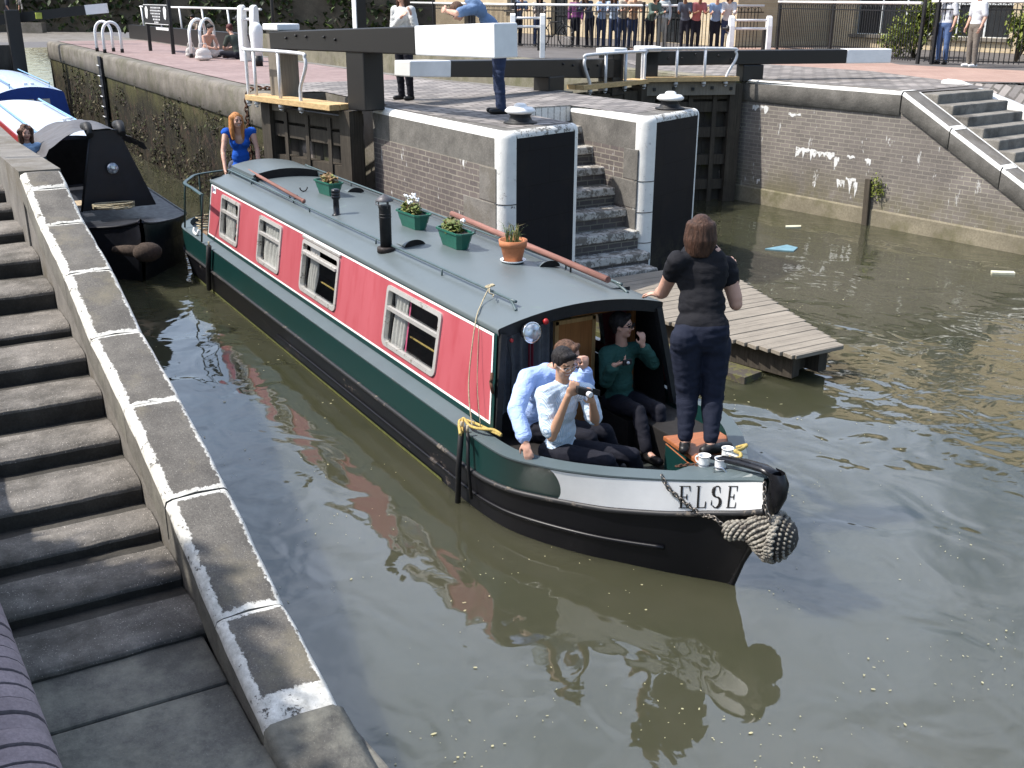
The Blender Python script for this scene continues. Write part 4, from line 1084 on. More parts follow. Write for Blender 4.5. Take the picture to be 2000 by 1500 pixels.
# bulkhead, doorway and inner linings
XBk = -.38
m = MB()
dy0, dy1, dzt, dzb = .14, .76, 1.37, .34
yb_ = lambda z: HB + (HR - HB) * (z - ZB) / (ZR - ZB) - .02
m.add([(XBk, -.88, .2), (XBk, dy0, .2), (XBk, dy0, 1.58), (XBk, -.80, 1.5)], [(0, 1, 2, 3)]); m.add([(XBk, dy1, .2), (XBk, .9, .2), (XBk, .8, 1.5), (XBk, dy1, 1.5)], [(0, 1, 2, 3)]); m.add([(XBk, dy0, dzt), (XBk, dy1, dzt), (XBk, dy1, 1.55), (XBk, dy0, 1.58)], [(0, 1, 2, 3)])
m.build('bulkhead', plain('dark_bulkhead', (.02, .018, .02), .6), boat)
m = MB()
for s in (-1, 1):
    m = MB(); m.add([cs(XBk, 0, s, -.03) - Vector((0, 0, .5)), cs(.12, 0, s, -.03) - Vector((0, 0, .5)), cs(.0, 1, s, -.03), cs(XBk, 1, s, -.03)], [(0, 1, 2, 3)]); m.build('side_lining', M_blkm, boat)
m = MB(); m.grid(lambda u, v: (XBk + .05 + .018 * math.sin(u * 9 * 2 * math.pi) , -.78 + .82 * u, .62 + (.83 - .0 * u) * v), 72, 6)
m.build('grey_curtain', plain('grey_cloth', (.15, .155, .17), .9, 0, .2, 20), boat)
m = MB(); m.grid(lambda u, v: (XBk + .075 + .01 * math.sin(u * 9), -.33 + .05 * u, .75 + .68 * v), 8, 6); m.build('red_curtain', plain('maroon_cloth', (.20, .02, .035), .9), boat)
# wooden door standing open against the curtain side
m = MB(); M3 = Matrix.Rotation(R(0), 3, 'Z')
m.box((XBk + .10, -.085 + .20, .86), (.03, .40, 1.02), 0)
d_ = m.build('door', M_door, boat, bevel=.004)
m = MB()
for y in (-.075, .305): m.box((XBk + .103, y, .86), (.036, .035, 1.04))
m.box((XBk + .103, .115, 1.365), (.036, .41, .035)); m.build('door_edge', wood('door_edging', (.40, .24, .10), 'z', dirt=.2), d_)
m = MB(); m.box((XBk + .03, .765, .86), (.08, .05, 1.08)); m.box((XBk + .03, .45, 1.395), (.08, .68, .05)); m.build('door_frame', M_door, boat, bevel=.004)
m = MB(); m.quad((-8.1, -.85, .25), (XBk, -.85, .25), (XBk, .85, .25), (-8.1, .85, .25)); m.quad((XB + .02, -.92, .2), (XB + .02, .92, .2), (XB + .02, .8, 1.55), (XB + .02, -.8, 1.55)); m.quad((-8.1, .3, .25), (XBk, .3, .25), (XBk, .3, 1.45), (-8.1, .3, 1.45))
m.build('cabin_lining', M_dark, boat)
# well deck: floor, lockers along the sides, inner skin
m = MB(); m.quad((XBk, -.88, .30), (1.2, -.42, .30), (1.2, .42, .30), (XBk, .88, .30)); m.build('well_floor', plain('well_floor_paint', (.03, .035, .032), .6, 0, .4), boat)
m = MB()
for s in (-1, 1):
    rows = []
    for i in range(N_ + 1):
        if cG[i].x < -.4 or cG[i].x > 1.3: continue
        q = inner(i, .125); hy = cW[i].lerp(cS[i], .8).y - .05; rows.append([Vector((q.x, s * q.y, q.z + .01)), Vector((q.x, s * max(.02, min(q.y - .03, hy)), .30))])
    m = MB(); m.loft(rows, 0, False); m.build('well_lining', M_green, boat)
m = MB()
for s in (-1, 1):
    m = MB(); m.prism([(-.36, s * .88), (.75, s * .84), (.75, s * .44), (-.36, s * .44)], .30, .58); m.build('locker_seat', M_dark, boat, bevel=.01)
m = MB(); m.box((-.05, .62, .42), (.5, .5, .24)); m.build('door_step', M_dark, boat)
# brown hatch board over the fore locker
m = MB(); bz = .715
bp = [atz(1296, 849, bz), atz(1365, 898, bz), atz(1450, 866, bz), atz(1402, 836, bz)]
m.prism([(p.x, p.y) for p in bp], bz - .035, bz); m.prism([(bp[0].x + .03, bp[0].y - .0), (bp[1].x, bp[1].y - .03), (1.40, .55), (1.1, .62)], .31, bz - .05, 1)
m.build('hatch_board', [M_board, M_green], boat, bevel=.006)
# tunnel lamp on the roof edge
lampT = MB(); Mx = Matrix.Rotation(R(82), 3, 'Y')
lc = Vector((.10, -.545, 1.455)); lampT.lathe([(.02, -.11), (.06, -.09), (.078, -.03), (.082, 0)], lc, 24, 0, Mx)
lo = lampT.build('headlamp', M_black, boat)
m = MB(); m.lathe([(.080, 0), (.074, .012), (.05, .026), (0, .032)], lc, 24, 0, Mx); m.build('lens', M_lens, lo)
m = MB(); m.lathe([(.078, -.005), (.086, -.004), (.086, .01), (.078, .012)], lc, 24, 0, Mx); m.build('rim', plain('chrome', (.7, .7, .7), .15, 1, .1), lo)
m = MB(); m.ball((.05, -.385, 1.51), .026, 12); m.build('red_lamp', plain('red_plastic', (.35, .02, .02), .3), boat)
m = MB(); m.ball((.05, -.70, 1.40), .018, 10); m.build('red_lamp', plain('red_plastic', (.35, .02, .02), .3), boat)
m = MB(); m.tube([(.07, -.72, .9), (.05, -.70, 1.2), (.06, -.735, 1.38)], .006, 6); m.build('lamp_cable', M_blkm, boat)
# handrails on the roof
def handrail(P, posts, nm='handrail'):
    m = MB(); m.tube(catmull(P, 6), .0125, 8)
    for p in posts: m.tube([p, (p[0], p[1], rz(p[1]) - .005)], .009, 6)
    return m.build(nm, plain('handrail_paint', (.07, .10, .105), .35, 0, .2), boat)
ya_ = -.53; zr_ = lambda y: rz(y) + .055
handrail([(-8.25, ya_, rz(ya_)), (-8.15, ya_, zr_(ya_) - .005), (-7.9, ya_, zr_(ya_)), (-4, ya_, zr_(ya_)), (-.55, ya_ + .03, zr_(ya_)), (-.32, ya_ + .03, zr_(ya_) - .004), (-.17, ya_ - .0, rz(ya_) + .0)], [(-7.2, ya_, zr_(ya_)), (-4.95, ya_, zr_(ya_)), (-3.0, ya_, zr_(ya_)), (-1.5, ya_, zr_(ya_))])
yr_ = .62
handrail([(-8.25, yr_, rz(yr_)), (-8.15, yr_, zr_(yr_)), (-7.9, yr_, zr_(yr_)), (-4, yr_, zr_(yr_)), (-.62, yr_, zr_(yr_)), (-.4, yr_, zr_(yr_) - .005), (-.22, yr_ + .0, rz(yr_))], [(-6.5, yr_, zr_(yr_)), (-4.6, yr_, zr_(yr_)), (-3.0, yr_, zr_(yr_)), (-1.2, yr_, zr_(yr_))])
# chimney with cowl
cb = atz(749, 493, rz(-.58)); ch = MB(); cz = rz(-.5) - .01
ch.lathe([(.058, .02), (.060, .45), (.060, .455)], (cb.x, cb.y + .02, cz), 24)
for z in (.34, .37): ch.lathe([(.061, z - .006), (.064, z), (.061, z + .006)], (cb.x, cb.y + .02, cz), 24)
cho = ch.build('chimney', M_blkm, boat)
m = MB(); m.lathe([(.092, -.01), (.092, .03), (.085, .042), (.062, .045)], (cb.x, cb.y + .02, cz), 24); m.build('collar', plain('rusty_black', (.022, .015, .013), .7, 0, .5, 15), cho)
m = MB(); m.lathe([(.088, .50), (.09, .508), (.05, .54), (.012, .565), (0, .568)], (cb.x, cb.y + .02, cz), 24)
for a in (0, 120, 240): m.tube([(cb.x + .058 * math.cos(R(a)), cb.y + .02 + .058 * math.sin(R(a)), cz + .43), (cb.x + .062 * math.cos(R(a)), cb.y + .02 + .062 * math.sin(R(a)), cz + .51)], .006, 6)
m.tube([(cb.x + .088 * math.cos(R(a)), cb.y + .02 + .088 * math.sin(R(a)), cz + .50 - .03 * math.sin(R(a - 200))) for a in range(200, 330, 10)], .005, 6); m.build('cowl', plain('weathered_cowl', (.10, .095, .10), .5, .3, .5, 15), cho)
# vent pipe
vb = atz(655, 421, rz(-.3)); m = MB(); m.lathe([(.055, 0), (.052, .012), (.036, .02), (.034, .18), (.05, .20), (.05, .225), (.046, .228), (.05, .235), (.05, .255), (.046, .258), (.052, .268), (.05, .295), (.03, .305), (0, .307)], (vb.x, vb.y, rz(vb.y) - .008), 24)
m.build('vent_pipe', M_black, boat)
# half-moon roof vents
for px, py in ((740 + 0, 0),) * 0: pass
def moonvent(p):
    m = MB(); L = .24
    rows = []
    for k in range(7):
        f = k / 6; r_ = .115 * (1 - .10 * (1 - f)); h = .065 * (.12 + .88 * f)
        rows.append([(p.x - L + L * f, p.y + r_ * math.cos(R(a)), rz(p.y) - .004 + h * math.sin(R(a))) for a in range(0, 181, 15)])
    m.loft(rows, 0)
    o = m.build('roof_vent', M_roof, boat)
    m = MB(); e = rows[-1]; m.add([(x - .004, y, z) for x, y, z in e], [tuple(range(len(e)))]); m.build('vent_mouth', M_dark, o)
moonvent(atz(809, 481, 1.60)); moonvent(atz(692, 377, 1.59)); moonvent(atz(1072, 520, 1.58)); 
# rear sliding hatch
m = MB(); hx0, hx1 = -8.35, -7.32
rows = []
for x in (hx0, hx1): rows.append([(x, y, rz(y) - .0 + .085 + .03 * (1 - (y / .46) ** 2)) for y in [-.46 + .92 * k / 10 for k in range(11)]])
ro = [[(x, -.46, rz(.46) - .01)] + r_ + [(x, .46, rz(.46) - .01)] for x, r_ in zip((hx0, hx1), rows)]
m.loft(ro, 0, False); so_ = m.build('sliding_hatch', M_roof, boat)
m = MB(); m.add([(hx1 - .003, y, z) for x, y, z in ro[1]], [tuple(range(len(ro[1])))]); m.build('hatch_front', M_dark, so_)
m = MB(); m.box((hx1 + .03, -.47, rz(.47) + .035), (.07, .06, .05)); m.box((-7.8, -.475, rz(.47) + .02), (1.1, .03, .05)); m.box((-7.8, .475, rz(.47) + .02), (1.1, .03, .05)); m.build('hatch_runner', plain('handrail_paint', (.07, .10, .105), .35, 0, .2), so_)
# stern rail
m = MB(); rp = [(-8.20, -.70, 1.40), (-8.6, -.80, 1.40), (-9.0, -.90, 1.40), (-9.4, -.86, 1.40), (-9.7, -.6, 1.40), (-9.82, 0, 1.40), (-9.7, .6, 1.40), (-9.4, .86, 1.4), (-9.0, .92, 1.4), (-8.4, .92, 1.4)]
rr = [atz(392, 386, 1.38), atz(372, 372, 1.38), atz(358, 363, 1.38), atz(361, 356, 1.38), atz(378, 349, 1.38)]
rp = [rr[0], rr[1], rr[2], Vector((-9.25, -.85, 1.38)), Vector((-9.6, -.62, 1.38)), Vector((-9.8, 0, 1.38)), Vector((-9.6, .62, 1.38)), Vector((-9.1, .92, 1.38)), Vector((-8.4, .95, 1.38))]
m.tube(catmull(rp, 5), .033, 8, flat=.4)
for p in (rr[0], rr[2], Vector((-9.6, -.62, 1.38)), Vector((-9.6, .62, 1.38)), Vector((-8.6, .95, 1.38))):
    b = Vector((p.x - .28, p.y, .68)) if p.x > -9.2 else Vector((p.x - .1, p.y, .66)); m.tube([p, b], .014, 8)
m.build('stern_rail', plain('dark_green_rail', (.02, .045, .042), .35), boat)
m = MB(); m.quad((-10.0, -.85, .60), (-8.2, -.9, .60), (-8.2, .9, .60), (-10.0, .85, .60)); m.box((-8.6, -.45, .64), (.6, .8, .06), 1); m.build('stern_deck', [M_deckp, wood('stern_boards', (.25, .17, .11), 'x')], boat)
m = MB(); m.tube(catmull([(-10.15, 0, .7), (-10.05, 0, 1.0), (-9.85, 0, 1.3), (-9.3, -.15, 1.47), (-8.85, -.35, 1.49)], 5), .018, 8); m.build('tiller', M_bl, boat)
m = MB(); m.tube([(-8.9 + .12 * math.cos(a * .5) + random.uniform(-.05, .05), -.72 + .12 * math.sin(a * .5) + random.uniform(-.05, .05), .66 + .003 * a) for a in range(70)], .011, 6)
tag(m.build('coiled_rope', M_rope), 'pale rope lying in a loose coil on the stern deck of the red boat', 'rope')
# dolly and fairlead on the side deck
m = MB(); p = atz(380, 462, .68); m.tube(catmull([p + Vector((-.12, .02, .07)), p + Vector((-.1, 0, .02)), p, p + Vector((.1, 0, .02)), p + Vector((.12, .02, .08))], 4), .018, 8); m.build('fairlead', M_panel, boat)
p = atz(1413, 925, .83); m = MB(); m.tube(catmull([p + Vector((-.06, -.03, 0)), p + Vector((-.05, -.03, .045)), p + Vector((.0, .0, .05)), p + Vector((.03, .02, .0))], 4), .008, 6); m.build('fairlead', plain('chrome', (.7, .7, .7), .15, 1, .1), boat)
# ================================================================ LOCK GATES
def gate(label, A, Bv, leaf0, leaf1, beam, zbeam, plank, planky, postz, rail, leafz=(-.4, 2.3), spots=True, side=-1, hb=.36, white=None, beamw=.34, fascia=False):
    """A origin on the mitre side, Bv unit direction towards the heel; distances along it"""
    A = Vector(A); d = Vector(Bv).normalized(); n = Vector((-d.y, d.x, 0)) * side      # n: towards the viewer
    t = thing('lock_gate', label, 'lock gate', tuple(A))
    P = lambda s_, o, z: d * s_ + n * o + Vector((0, 0, z))
    # leaf: horizontal timbers with planks behind
    m = MB(); zs = [leafz[0], .35, .85, 1.4, 1.9, leafz[1] - .15]
    for z in zs[1:]: m.beam(P(leaf0, .05, z), P(leaf1, .05, z), .16, .20)
    m.build('leaf_rails', M_oldw, t)
    m = MB(); x = leaf0
    while x < leaf1 - .01:
        w = min(.23, leaf1 - x); m.beam(P(x + w / 2, -.04, leafz[0]), P(x + w / 2, -.04, leafz[1]), .05, w - .012, up=d); x += .23
    m.build('leaf_planks', M_leaf, t)
    m = MB()
    for s_ in (leaf0 + .12, leaf1 - .10): m.beam(P(s_, .1, leafz[0]), P(s_, .1, leafz[1] + .05), .24, .26, up=d)
    for k in range(1, 4): m.beam(P(leaf0 + (leaf1 - leaf0) * k / 4, .15, leafz[0]), P(leaf0 + (leaf1 - leaf0) * k / 4, .15, leafz[1] - .1), .015, .09, up=d)
    m.build('leaf_posts', M_oldw, t)
    # mitre post, heel post
    m = MB(); m.beam(P(leaf0 + postz[2], .0, 2.2), P(leaf0 + postz[2], .0, postz[0]), .34, .36, up=d); m.build('mitre_post', postz[4], t, bevel=.015)
    m = MB(); m.box(P(leaf0 + postz[2], 0, postz[0] + .05), (.44, .42, .10), rz=math.atan2(d.y, d.x)); m.build('post_cap', M_wh, t, bevel=.02)
    m = MB(); m.beam(P(leaf1 + postz[3], .0, 2.37), P(leaf1 + postz[3], .0, postz[1]), .36, .44, up=d); m.build('heel_post', M_bl, t, bevel=.02)
    # balance beam with white end
    b0, b1, bw = beam; z0, z1, h0, h1 = zbeam
    zz = lambda s_: z0 + (z1 - z0) * (s_ - b0) / (b1 - b0); hh = lambda s_: h0 + (h1 - h0) * (s_ - b0) / (b1 - b0)
    m = MB(); m.beam(P(b0, 0, zz(b0)), P(bw, 0, zz(bw)), beamw, hh(b0), h1=hh(bw)); bo = m.build('balance_beam', M_bl, t, bevel=.018)
    m = MB(); m.beam(P(bw, 0, zz(bw)), P(b1, 0, zz(b1)), beamw + .006, hh(bw) + .006, h1=hh(b1) + .006); m.build('white_end', M_wh, bo, bevel=.018)
    for k in range(5):
        s_ = b0 + .5 + k * .28 + (k > 2) * .2; m = MB(); m.lathe([(.02, 0), (.02, .02), (.012, .03)], P(s_, beamw / 2, zz(s_) + random.uniform(-.05, .08)), 8, M=n.to_track_quat('Z', 'Y').to_matrix()); m.build('bolt', M_iron, bo)
    # walkway plank and handrail
    p0, p1, zp, wo = plank
    m = MB()
    for k in range(2): m.beam(P(p0, wo + .10 + k * .20, zp), P(p1, wo + .10 + k * .20, zp), .19, .085)
    m.build('walkway', planky, t, bevel=.006)
    if fascia:
        m = MB(); m.beam(P(p0 + .05, wo + .25, zp - .18), P(p1 - .02, wo + .25, zp - .18), .05, .26); fo = m.build('fascia_board', M_greyw, t)
        for k in range(5): m = MB(); m.box(P(p0 + .2 + k * .4, wo + .285, zp - .19 + .02 * (k % 2)), (.05, .05, .06), rz=math.atan2(d.y, d.x)); m.build('bolt', M_iron, fo)
    zt = rail[0]; o = wo + .33; r = .028
    m = MB(); ps = rail[1]; bend = rail[2]
    if bend > 0: path = [P(ps[0], o, zp - .06), P(ps[0], o, zt - .06), P(ps[0] + .05, o, zt), P(ps[-1] - .10, o, zt), P(ps[-1] + .05, o, zt - .06), P(ps[-1] + .06, o, zt - .2), P(ps[-1] - .10, o, zt - .48), P(ps[-1] - .12, o, zt - .62), P(ps[-1] - .12, o, zp - .06)]
    else: path = [P(ps[0] + .12, o, zp - .06), P(ps[0] + .12, o, zt - .62), P(ps[0] + .10, o, zt - .48), P(ps[0] - .06, o, zt - .2), P(ps[0] - .05, o, zt - .06), P(ps[0] + .1, o, zt), P(ps[-1] - .05, o, zt), P(ps[-1], o, zt - .06), P(ps[-1], o, zp - .06)]
    m.tube(catmull(path, 4), r, 8)
    for s_ in ps[1:-1]: m.tube([P(s_, o, zp - .06), P(s_, o, zt)], r, 8); m.ball(P(s_, o, zt), .038, 8)
    ro = m.build('handrail', M_galv, t)
    for s_ in [ps[0] + (.12 if bend < 0 else 0)] + list(ps[1:-1]) + [ps[-1] - (.12 if bend > 0 else 0)]:
        m = MB(); m.lathe([(.045, -.03), (.045, .02), (.03, .03), (.03, .09)], P(s_, o, zp - .07), 10); m.lathe([(.038, -.02), (.0, -.05)][::-1], P(s_, o, zp - .10), 8); m.build('socket', M_galv, ro)
    return t, P
t_ = NT('wet_gate_planks'); _z = t_.sep()[2]
_n = t_.noise(1.5, 7, .7, t_.map((1, 1, .5)))
_c = t_.mix(t_.ramp(t_.noise(4, 6, .7, t_.map((1, 1, .2))), (.35, 0.0), (.65, 1.0)), (.025, .021, .017), (.06, .052, .042))
_c = t_.mix(t_.ramp(_n, (.55, 0.0), (.68, .85)), _c, (.06, .07, .018))
_c = t_.mix(t_.ramp(t_.noise(2.1, 5, .6, t_.map((1, 1, .6), loc=(3, 1, 2))), (.60, 0.0), (.70, .8)), _c, (.33, .28, .25))
M_leaf = t_.out(_c, .75, 0, .3)
d1 = Vector((.9726, .2326, 0))
gate('open lock gate with long thick black and white balance beam, beside the red haired woman', (-10.6, .95, 0), d1, -.02, 2.42, (.35, 5.60, 4.02), (3.29, 3.435, .27, .415), (-.12, 2.28, 2.40, .05), M_plank,
     (3.44, 3.25, .42, .17, M_greyw), (3.14, [-.10, .14, .86, 1.55], 1), beamw=.40, side=-1)
d2 = Vector((-.337, .941, 0)); o2 = Vector((-10.45, 8.35, 0))
gate('closed far gate leaf with plain black balance beam resting over the island cobbles', o2, -d2, 0, 2.8, (.9, 6.50, 5.60), (2.69, 2.93, .36, .225), (.1, 2.25, 2.42, -.10), M_planky,
     (2.96, 2.65, 1.0, .1, M_bl), (2.98, [.2, .85, 1.5, 2.1], 1), side=1, fascia=False)
d3 = Vector((.316, .949, 0)); o3 = Vector((-10.5, 8.40, 0))
gate('gate leaf with grey fascia board and black beam with white end, at the wing wall', o3, d3, 0, 2.05, (0, 5.30, 4.31), (2.835, 2.85, .27, .27), (.0, 1.92, 2.45, .0), M_planky,
     (2.96, 2.7, .12, .25, M_bl), (3.02, [-.08, .62, 1.2, 1.78], 1), side=-1, fascia=True)
# tall timber guide post in the hollow quoin of gate three
m = MB(); m.beam((-9.86, 10.28, -1), (-9.86, 10.28, 2.38), .16, .22, up=(1, 0, 0)); tag(m.build('quoin_post', wood('mossy_post', (.13, .12, .055), 'z', dirt=.5)), 'greenish timber post at the corner of the far wing wall, below the gate', 'post')
# far upper gate beam at the top left
g = thing('lock_gate', 'distant lock gate with dark balance beam and pale end, top left corner', 'lock gate', (-34, 0, 0))
m = MB(); a, b = atx(-30, 50, -34) - Vector((-34, 0, 0)), atx(162, 26, -33) - Vector((-34, 0, 0)); e = atx(204, 22, -32.8) - Vector((-34, 0, 0)); m.beam(a, b, .35, .30); bo = m.build('balance_beam', M_bl, g)
m = MB(); m.beam(b, e, .36, .31); m.build('white_end', M_wh, bo)
m = MB(); c_ = atx(72, 38, -33.4) - Vector((-34, 0, 0)); m.box(c_ + Vector((.2, -.06, 0)), (.03, .22, .20), rz=R(25)); m.build('yellow_notice', plain('yellow_green_sign', (.42, .47, .08), .5), bo)
m = MB(); p = atz(27, 96, 2.4) - Vector((-34, 0, 0)); m.box((p.x, p.y, 2.4), (.4, .42, 2.2)); m.build('heel_post', M_bl, g); m = MB(); m.box((p.x - .3, p.y - 2.2, .9), (.3, 4.2, 3.0)); m.build('leaf_planks', M_leaf, g)

# ================================================================ FENCES
def fence(label, pts, h, base=ZQ, toprail=True, arches=True, sp=.115, mrail=None, posts=()):
    t = thing('railing_fence', label, 'fence', (pts[0][0], pts[0][1], base)); o0 = Vector((pts[0][0], pts[0][1], base))
    bars = MB(); ar = MB()
    for a, b in zip(pts, pts[1:]):
        a, b = Vector((a[0], a[1], base)) - o0, Vector((b[0], b[1], base)) - o0; L = (b - a).length; n = int(L / sp); d = (b - a) / L
        for i in range(n):
            q = a + d * (i * sp); bars.beam(q + Vector((0, 0, .05)), q + Vector((0, 0, h - .04)), .017, .017, up=(1, 0, 0))
            if arches and i % 2 == 0: ar.tube([q + d * (sp * (1 - math.cos(R(k)))) + Vector((0, 0, h - .18 + sp * 1.2 * math.sin(R(k)))) for k in range(0, 181, 36)], .008, 4)
        for z in (.10, h - .19): bars.beam(a + Vector((0, 0, z)), b + Vector((0, 0, z)), .03, .03)
    if arches: bars.v, off = bars.v, len(bars.v); bars.f += [[i + off for i in f] for f in ar.f]; bars.m += ar.m; bars.sm += ar.sm; bars.v = bars.v + ar.v
    bars.build('bars', M_iron, t)
    if toprail:
        m = MB(); m.tube([Vector((p[0], p[1], base + h)) - o0 for p in pts], .035, 8); m.build('top_rail', M_rail, t)
    for p in posts:
        m = MB(); m.box(Vector((p[0], p[1], base + h / 2 + .05)) - o0, (.07, .07, h + .1)); m.build('post', M_iron, t)
    return t
fA = [(-46, 16.7), (-24.8, 13.95), (-20.7, 16.1), (-19.5, 19.9)]
fence('black arched railing fence with white top rail, people leaning along it', fA, 1.33, posts=[(-24.8, 13.95), (-20.7, 16.1), (-33, 15.0), (-28.8, 14.45)])
fence('black hooped railing fence in front of the dark windows and the bush', [(-19.4, 20.4), (-12.15, 18.3)], 1.45, toprail=True, posts=[(-19.3, 20.4), (-16.2, 19.5)])
fence('black railing fence at the far right behind two standing men', [(-11.9, 18.35), (-9.9, 19.7), (-4, 24)], 1.5, toprail=True, posts=[(-12.05, 18.3), (-11.75, 18.45)])
# ================================================================ BUILDINGS BEHIND
def facade(label, P0, P1, h, wins, mat, depth=6):
    P0, P1 = Vector(P0), Vector(P1); L = (P1 - P0).length; d = (P1 - P0) / L; n = Vector((d.y, -d.x, 0))
    t = thing('building', label, 'building', tuple(P0)); rz_ = math.atan2(d.y, d.x); t.rotation_euler = (0, 0, rz_)
    # local: x along wall, -y towards the canal
    m = MB(); xs = sorted(set([0, L] + [w[0] for w in wins] + [w[1] for w in wins])); zs = sorted(set([0, h] + [w[2] for w in wins] + [w[3] for w in wins]))
    for i in range(len(xs) - 1):
        for j in range(len(zs) - 1):
            cx_, cz_ = (xs[i] + xs[i + 1]) / 2, (zs[j] + zs[j + 1]) / 2
            if any(w[0] < cx_ < w[1] and w[2] < cz_ < w[3] for w in wins): continue
            m.quad((xs[i], 0, zs[j]), (xs[i + 1], 0, zs[j]), (xs[i + 1], 0, zs[j + 1]), (xs[i], 0, zs[j + 1]))
    for w in wins:
        x0, x1, z0, z1 = w[:4]
        m.quad((x0, 0, z0), (x0, .25, z0), (x0, .25, z1), (x0, 0, z1)); m.quad((x1, .25, z0), (x1, 0, z0), (x1, 0, z1), (x1, .25, z1)); m.quad((x0, 0, z0), (x1, 0, z0), (x1, .25, z0), (x0, .25, z0)); m.quad((x0, .25, z1), (x1, .25, z1), (x1, 0, z1), (x0, 0, z1))
    m.quad((0, 0, 0), (0, 0, h), (0, depth, h), (0, depth, 0)); m.quad((L, 0, 0), (L, depth, 0), (L, depth, h), (L, 0, h)); m.quad((0, depth, 0), (0, depth, h), (L, depth, h), (L, depth, 0))
    m.build('wall', mat, t)
    m = MB(); m.box((L / 2, depth / 2, h + .15), (L + .6, depth + .6, .3)); m.build('roof', M_tar, t)
    for w in wins:
        x0, x1, z0, z1 = w[:4]
        f = MB()
        nv = max(1, round((x1 - x0) / .9)); nh = max(1, round((z1 - z0) / .8))
        for k in range(nv + 1): f.box((x0 + (x1 - x0) * k / nv, .22, (z0 + z1) / 2), (.06, .05, z1 - z0))
        for k in range(nh + 1): f.box(((x0 + x1) / 2, .215, z0 + (z1 - z0) * k / nh), (x1 - x0, .05, .05))
        fo = f.build('window' if z0 > .2 else 'door', w[4], t)
        g = MB(); g.quad((x0, .235, z0), (x1, .235, z0), (x1, .235, z1), (x0, .235, z1)); g.build('pane', M_pane, fo)
        if z0 > .2: g = MB(); g.box(((x0 + x1) / 2, -.05, z0 - .05), (x1 - x0 + .2, .14, .1)); g.build('sill', M_conc, fo)
    return t
M_pane = plain('dark_pane', (.02, .023, .026), .08, 0, .3, 1.5)
M_wfr = plain('grey_window_frame', (.50, .52, .52), .5)
facade('yellow stock brick building behind the railing where people lean', (-48, 22.5, ZQ), (-21.5, 20.6, ZQ), 8.2,
       [(4, 5.4, 0, 2.4, M_blkm), (9, 10.4, 1.0, 2.6, M_wfr), (13.4, 14.9, 0, 2.5, M_blkm), (17.5, 19, 1.0, 2.6, M_wfr), (4, 5.5, 4.6, 6.6, M_wfr), (9, 10.5, 4.6, 6.6, M_wfr), (13.4, 14.9, 4.6, 6.6, M_wfr), (17.5, 19, 4.6, 6.6, M_wfr), (22, 23.4, 0, 2.6, M_blkm)], M_yel)
facade('dark fronted building with wide metal framed windows behind the right hand railing', (-21.0, 24.5, ZQ), (-4.0, 27.0, ZQ), 7.6,
       [(.9, 6.4, .42, 2.4, M_wfr), (9.5, 14.5, .42, 2.4, M_wfr), (1, 3, 4, 6, M_wfr), (5, 7, 4, 6, M_wfr), (10, 12, 4, 6, M_wfr)], M_yel)
m = MB()
m.beam((-3, 0, -2), (0, 0, 0), .1, .1)
# ================================================================ PLANTING
def leaf_cloud(m, c, rad, n, size, mat_n=1, clump=7, flat=.5):
    cl = []
    for k in range(clump):
        while True:
            v = Vector((random.uniform(-1, 1), random.uniform(-1, 1), random.uniform(-1, 1)))
            if v.length < 1: break
        cl.append((v * .78, random.uniform(.25, .5)))
    for k in range(n):
        cc, r_ = random.choice(cl); v = Vector((random.gauss(0, 1), random.gauss(0, 1), random.gauss(0, 1))).normalized() * (r_ * random.random() ** .4) + cc
        p = Vector(c) + Vector((v.x * rad[0], v.y * rad[1], v.z * rad[2]))
        q = Matrix.Rotation(random.uniform(0, 6.28), 3, 'Z') @ Matrix.Rotation(random.uniform(-1.2, 1.2), 3, 'X')
        s = size * random.uniform(.6, 1.3)
        m.add([p + q @ Vector(t_) for t_ in ((0, -s, 0), (s * flat, 0, s * .15), (0, s, 0), (-s * flat, 0, s * .15))], [(0, 1, 2, 3)], random.randrange(mat_n))
def leafmat(name, col):
    if name in MATS: return MATS[name]
    t = NT(name); oi = t.n('TexNoise'); t.set(oi, Scale=5); t.l(t.co, oi.inputs['Vector'])
    c = t.mix(oi.outputs['Fac'], [x * .6 for x in col], [x * 1.4 for x in col]); t.p.inputs['Subsurface Weight'].default_value = 0
    MATS[name] = t.out(c, .6, 0, .3); return MATS[name]
L1, L2, L3 = leafmat('leaf_bright', (.17, .20, .03)), leafmat('leaf_mid', (.06, .09, .02)), leafmat('leaf_dark', (.022, .036, .012))
M_bark = stone('bark', (.10, .08, .06), .4, 4, 40, .8)
def bush(label, c, rad, n, size, mats, cat='bush', name='bush'):
    t = thing(name, label, cat, tuple(c)); m = MB(); leaf_cloud(m, (0, 0, rad[2] * .9), rad, n, size, len(mats), 12); m.build('foliage', mats, t)
    m = MB()
    for k in range(5): m.tube([(0, 0, -.02), (random.uniform(-.3, .3) * rad[0], random.uniform(-.3, .3) * rad[1], rad[2] * .7), (random.uniform(-.6, .6) * rad[0], random.uniform(-.6, .6) * rad[1], rad[2] * 1.3)], [.03, .02, .008], 5)
    m.build('stem', M_bark, t); return t
bush('sunlit yellow green bush behind the railing, left of the two men', (-14.1, 20.6, ZQ), (1.3, .9, .95), 2600, .07, [L1, L1, L2])
bush('green bush behind the railing, right of the two men', (-11.6, 21.6, ZQ), (.75, .6, .75), 1100, .07, [L1, L2])
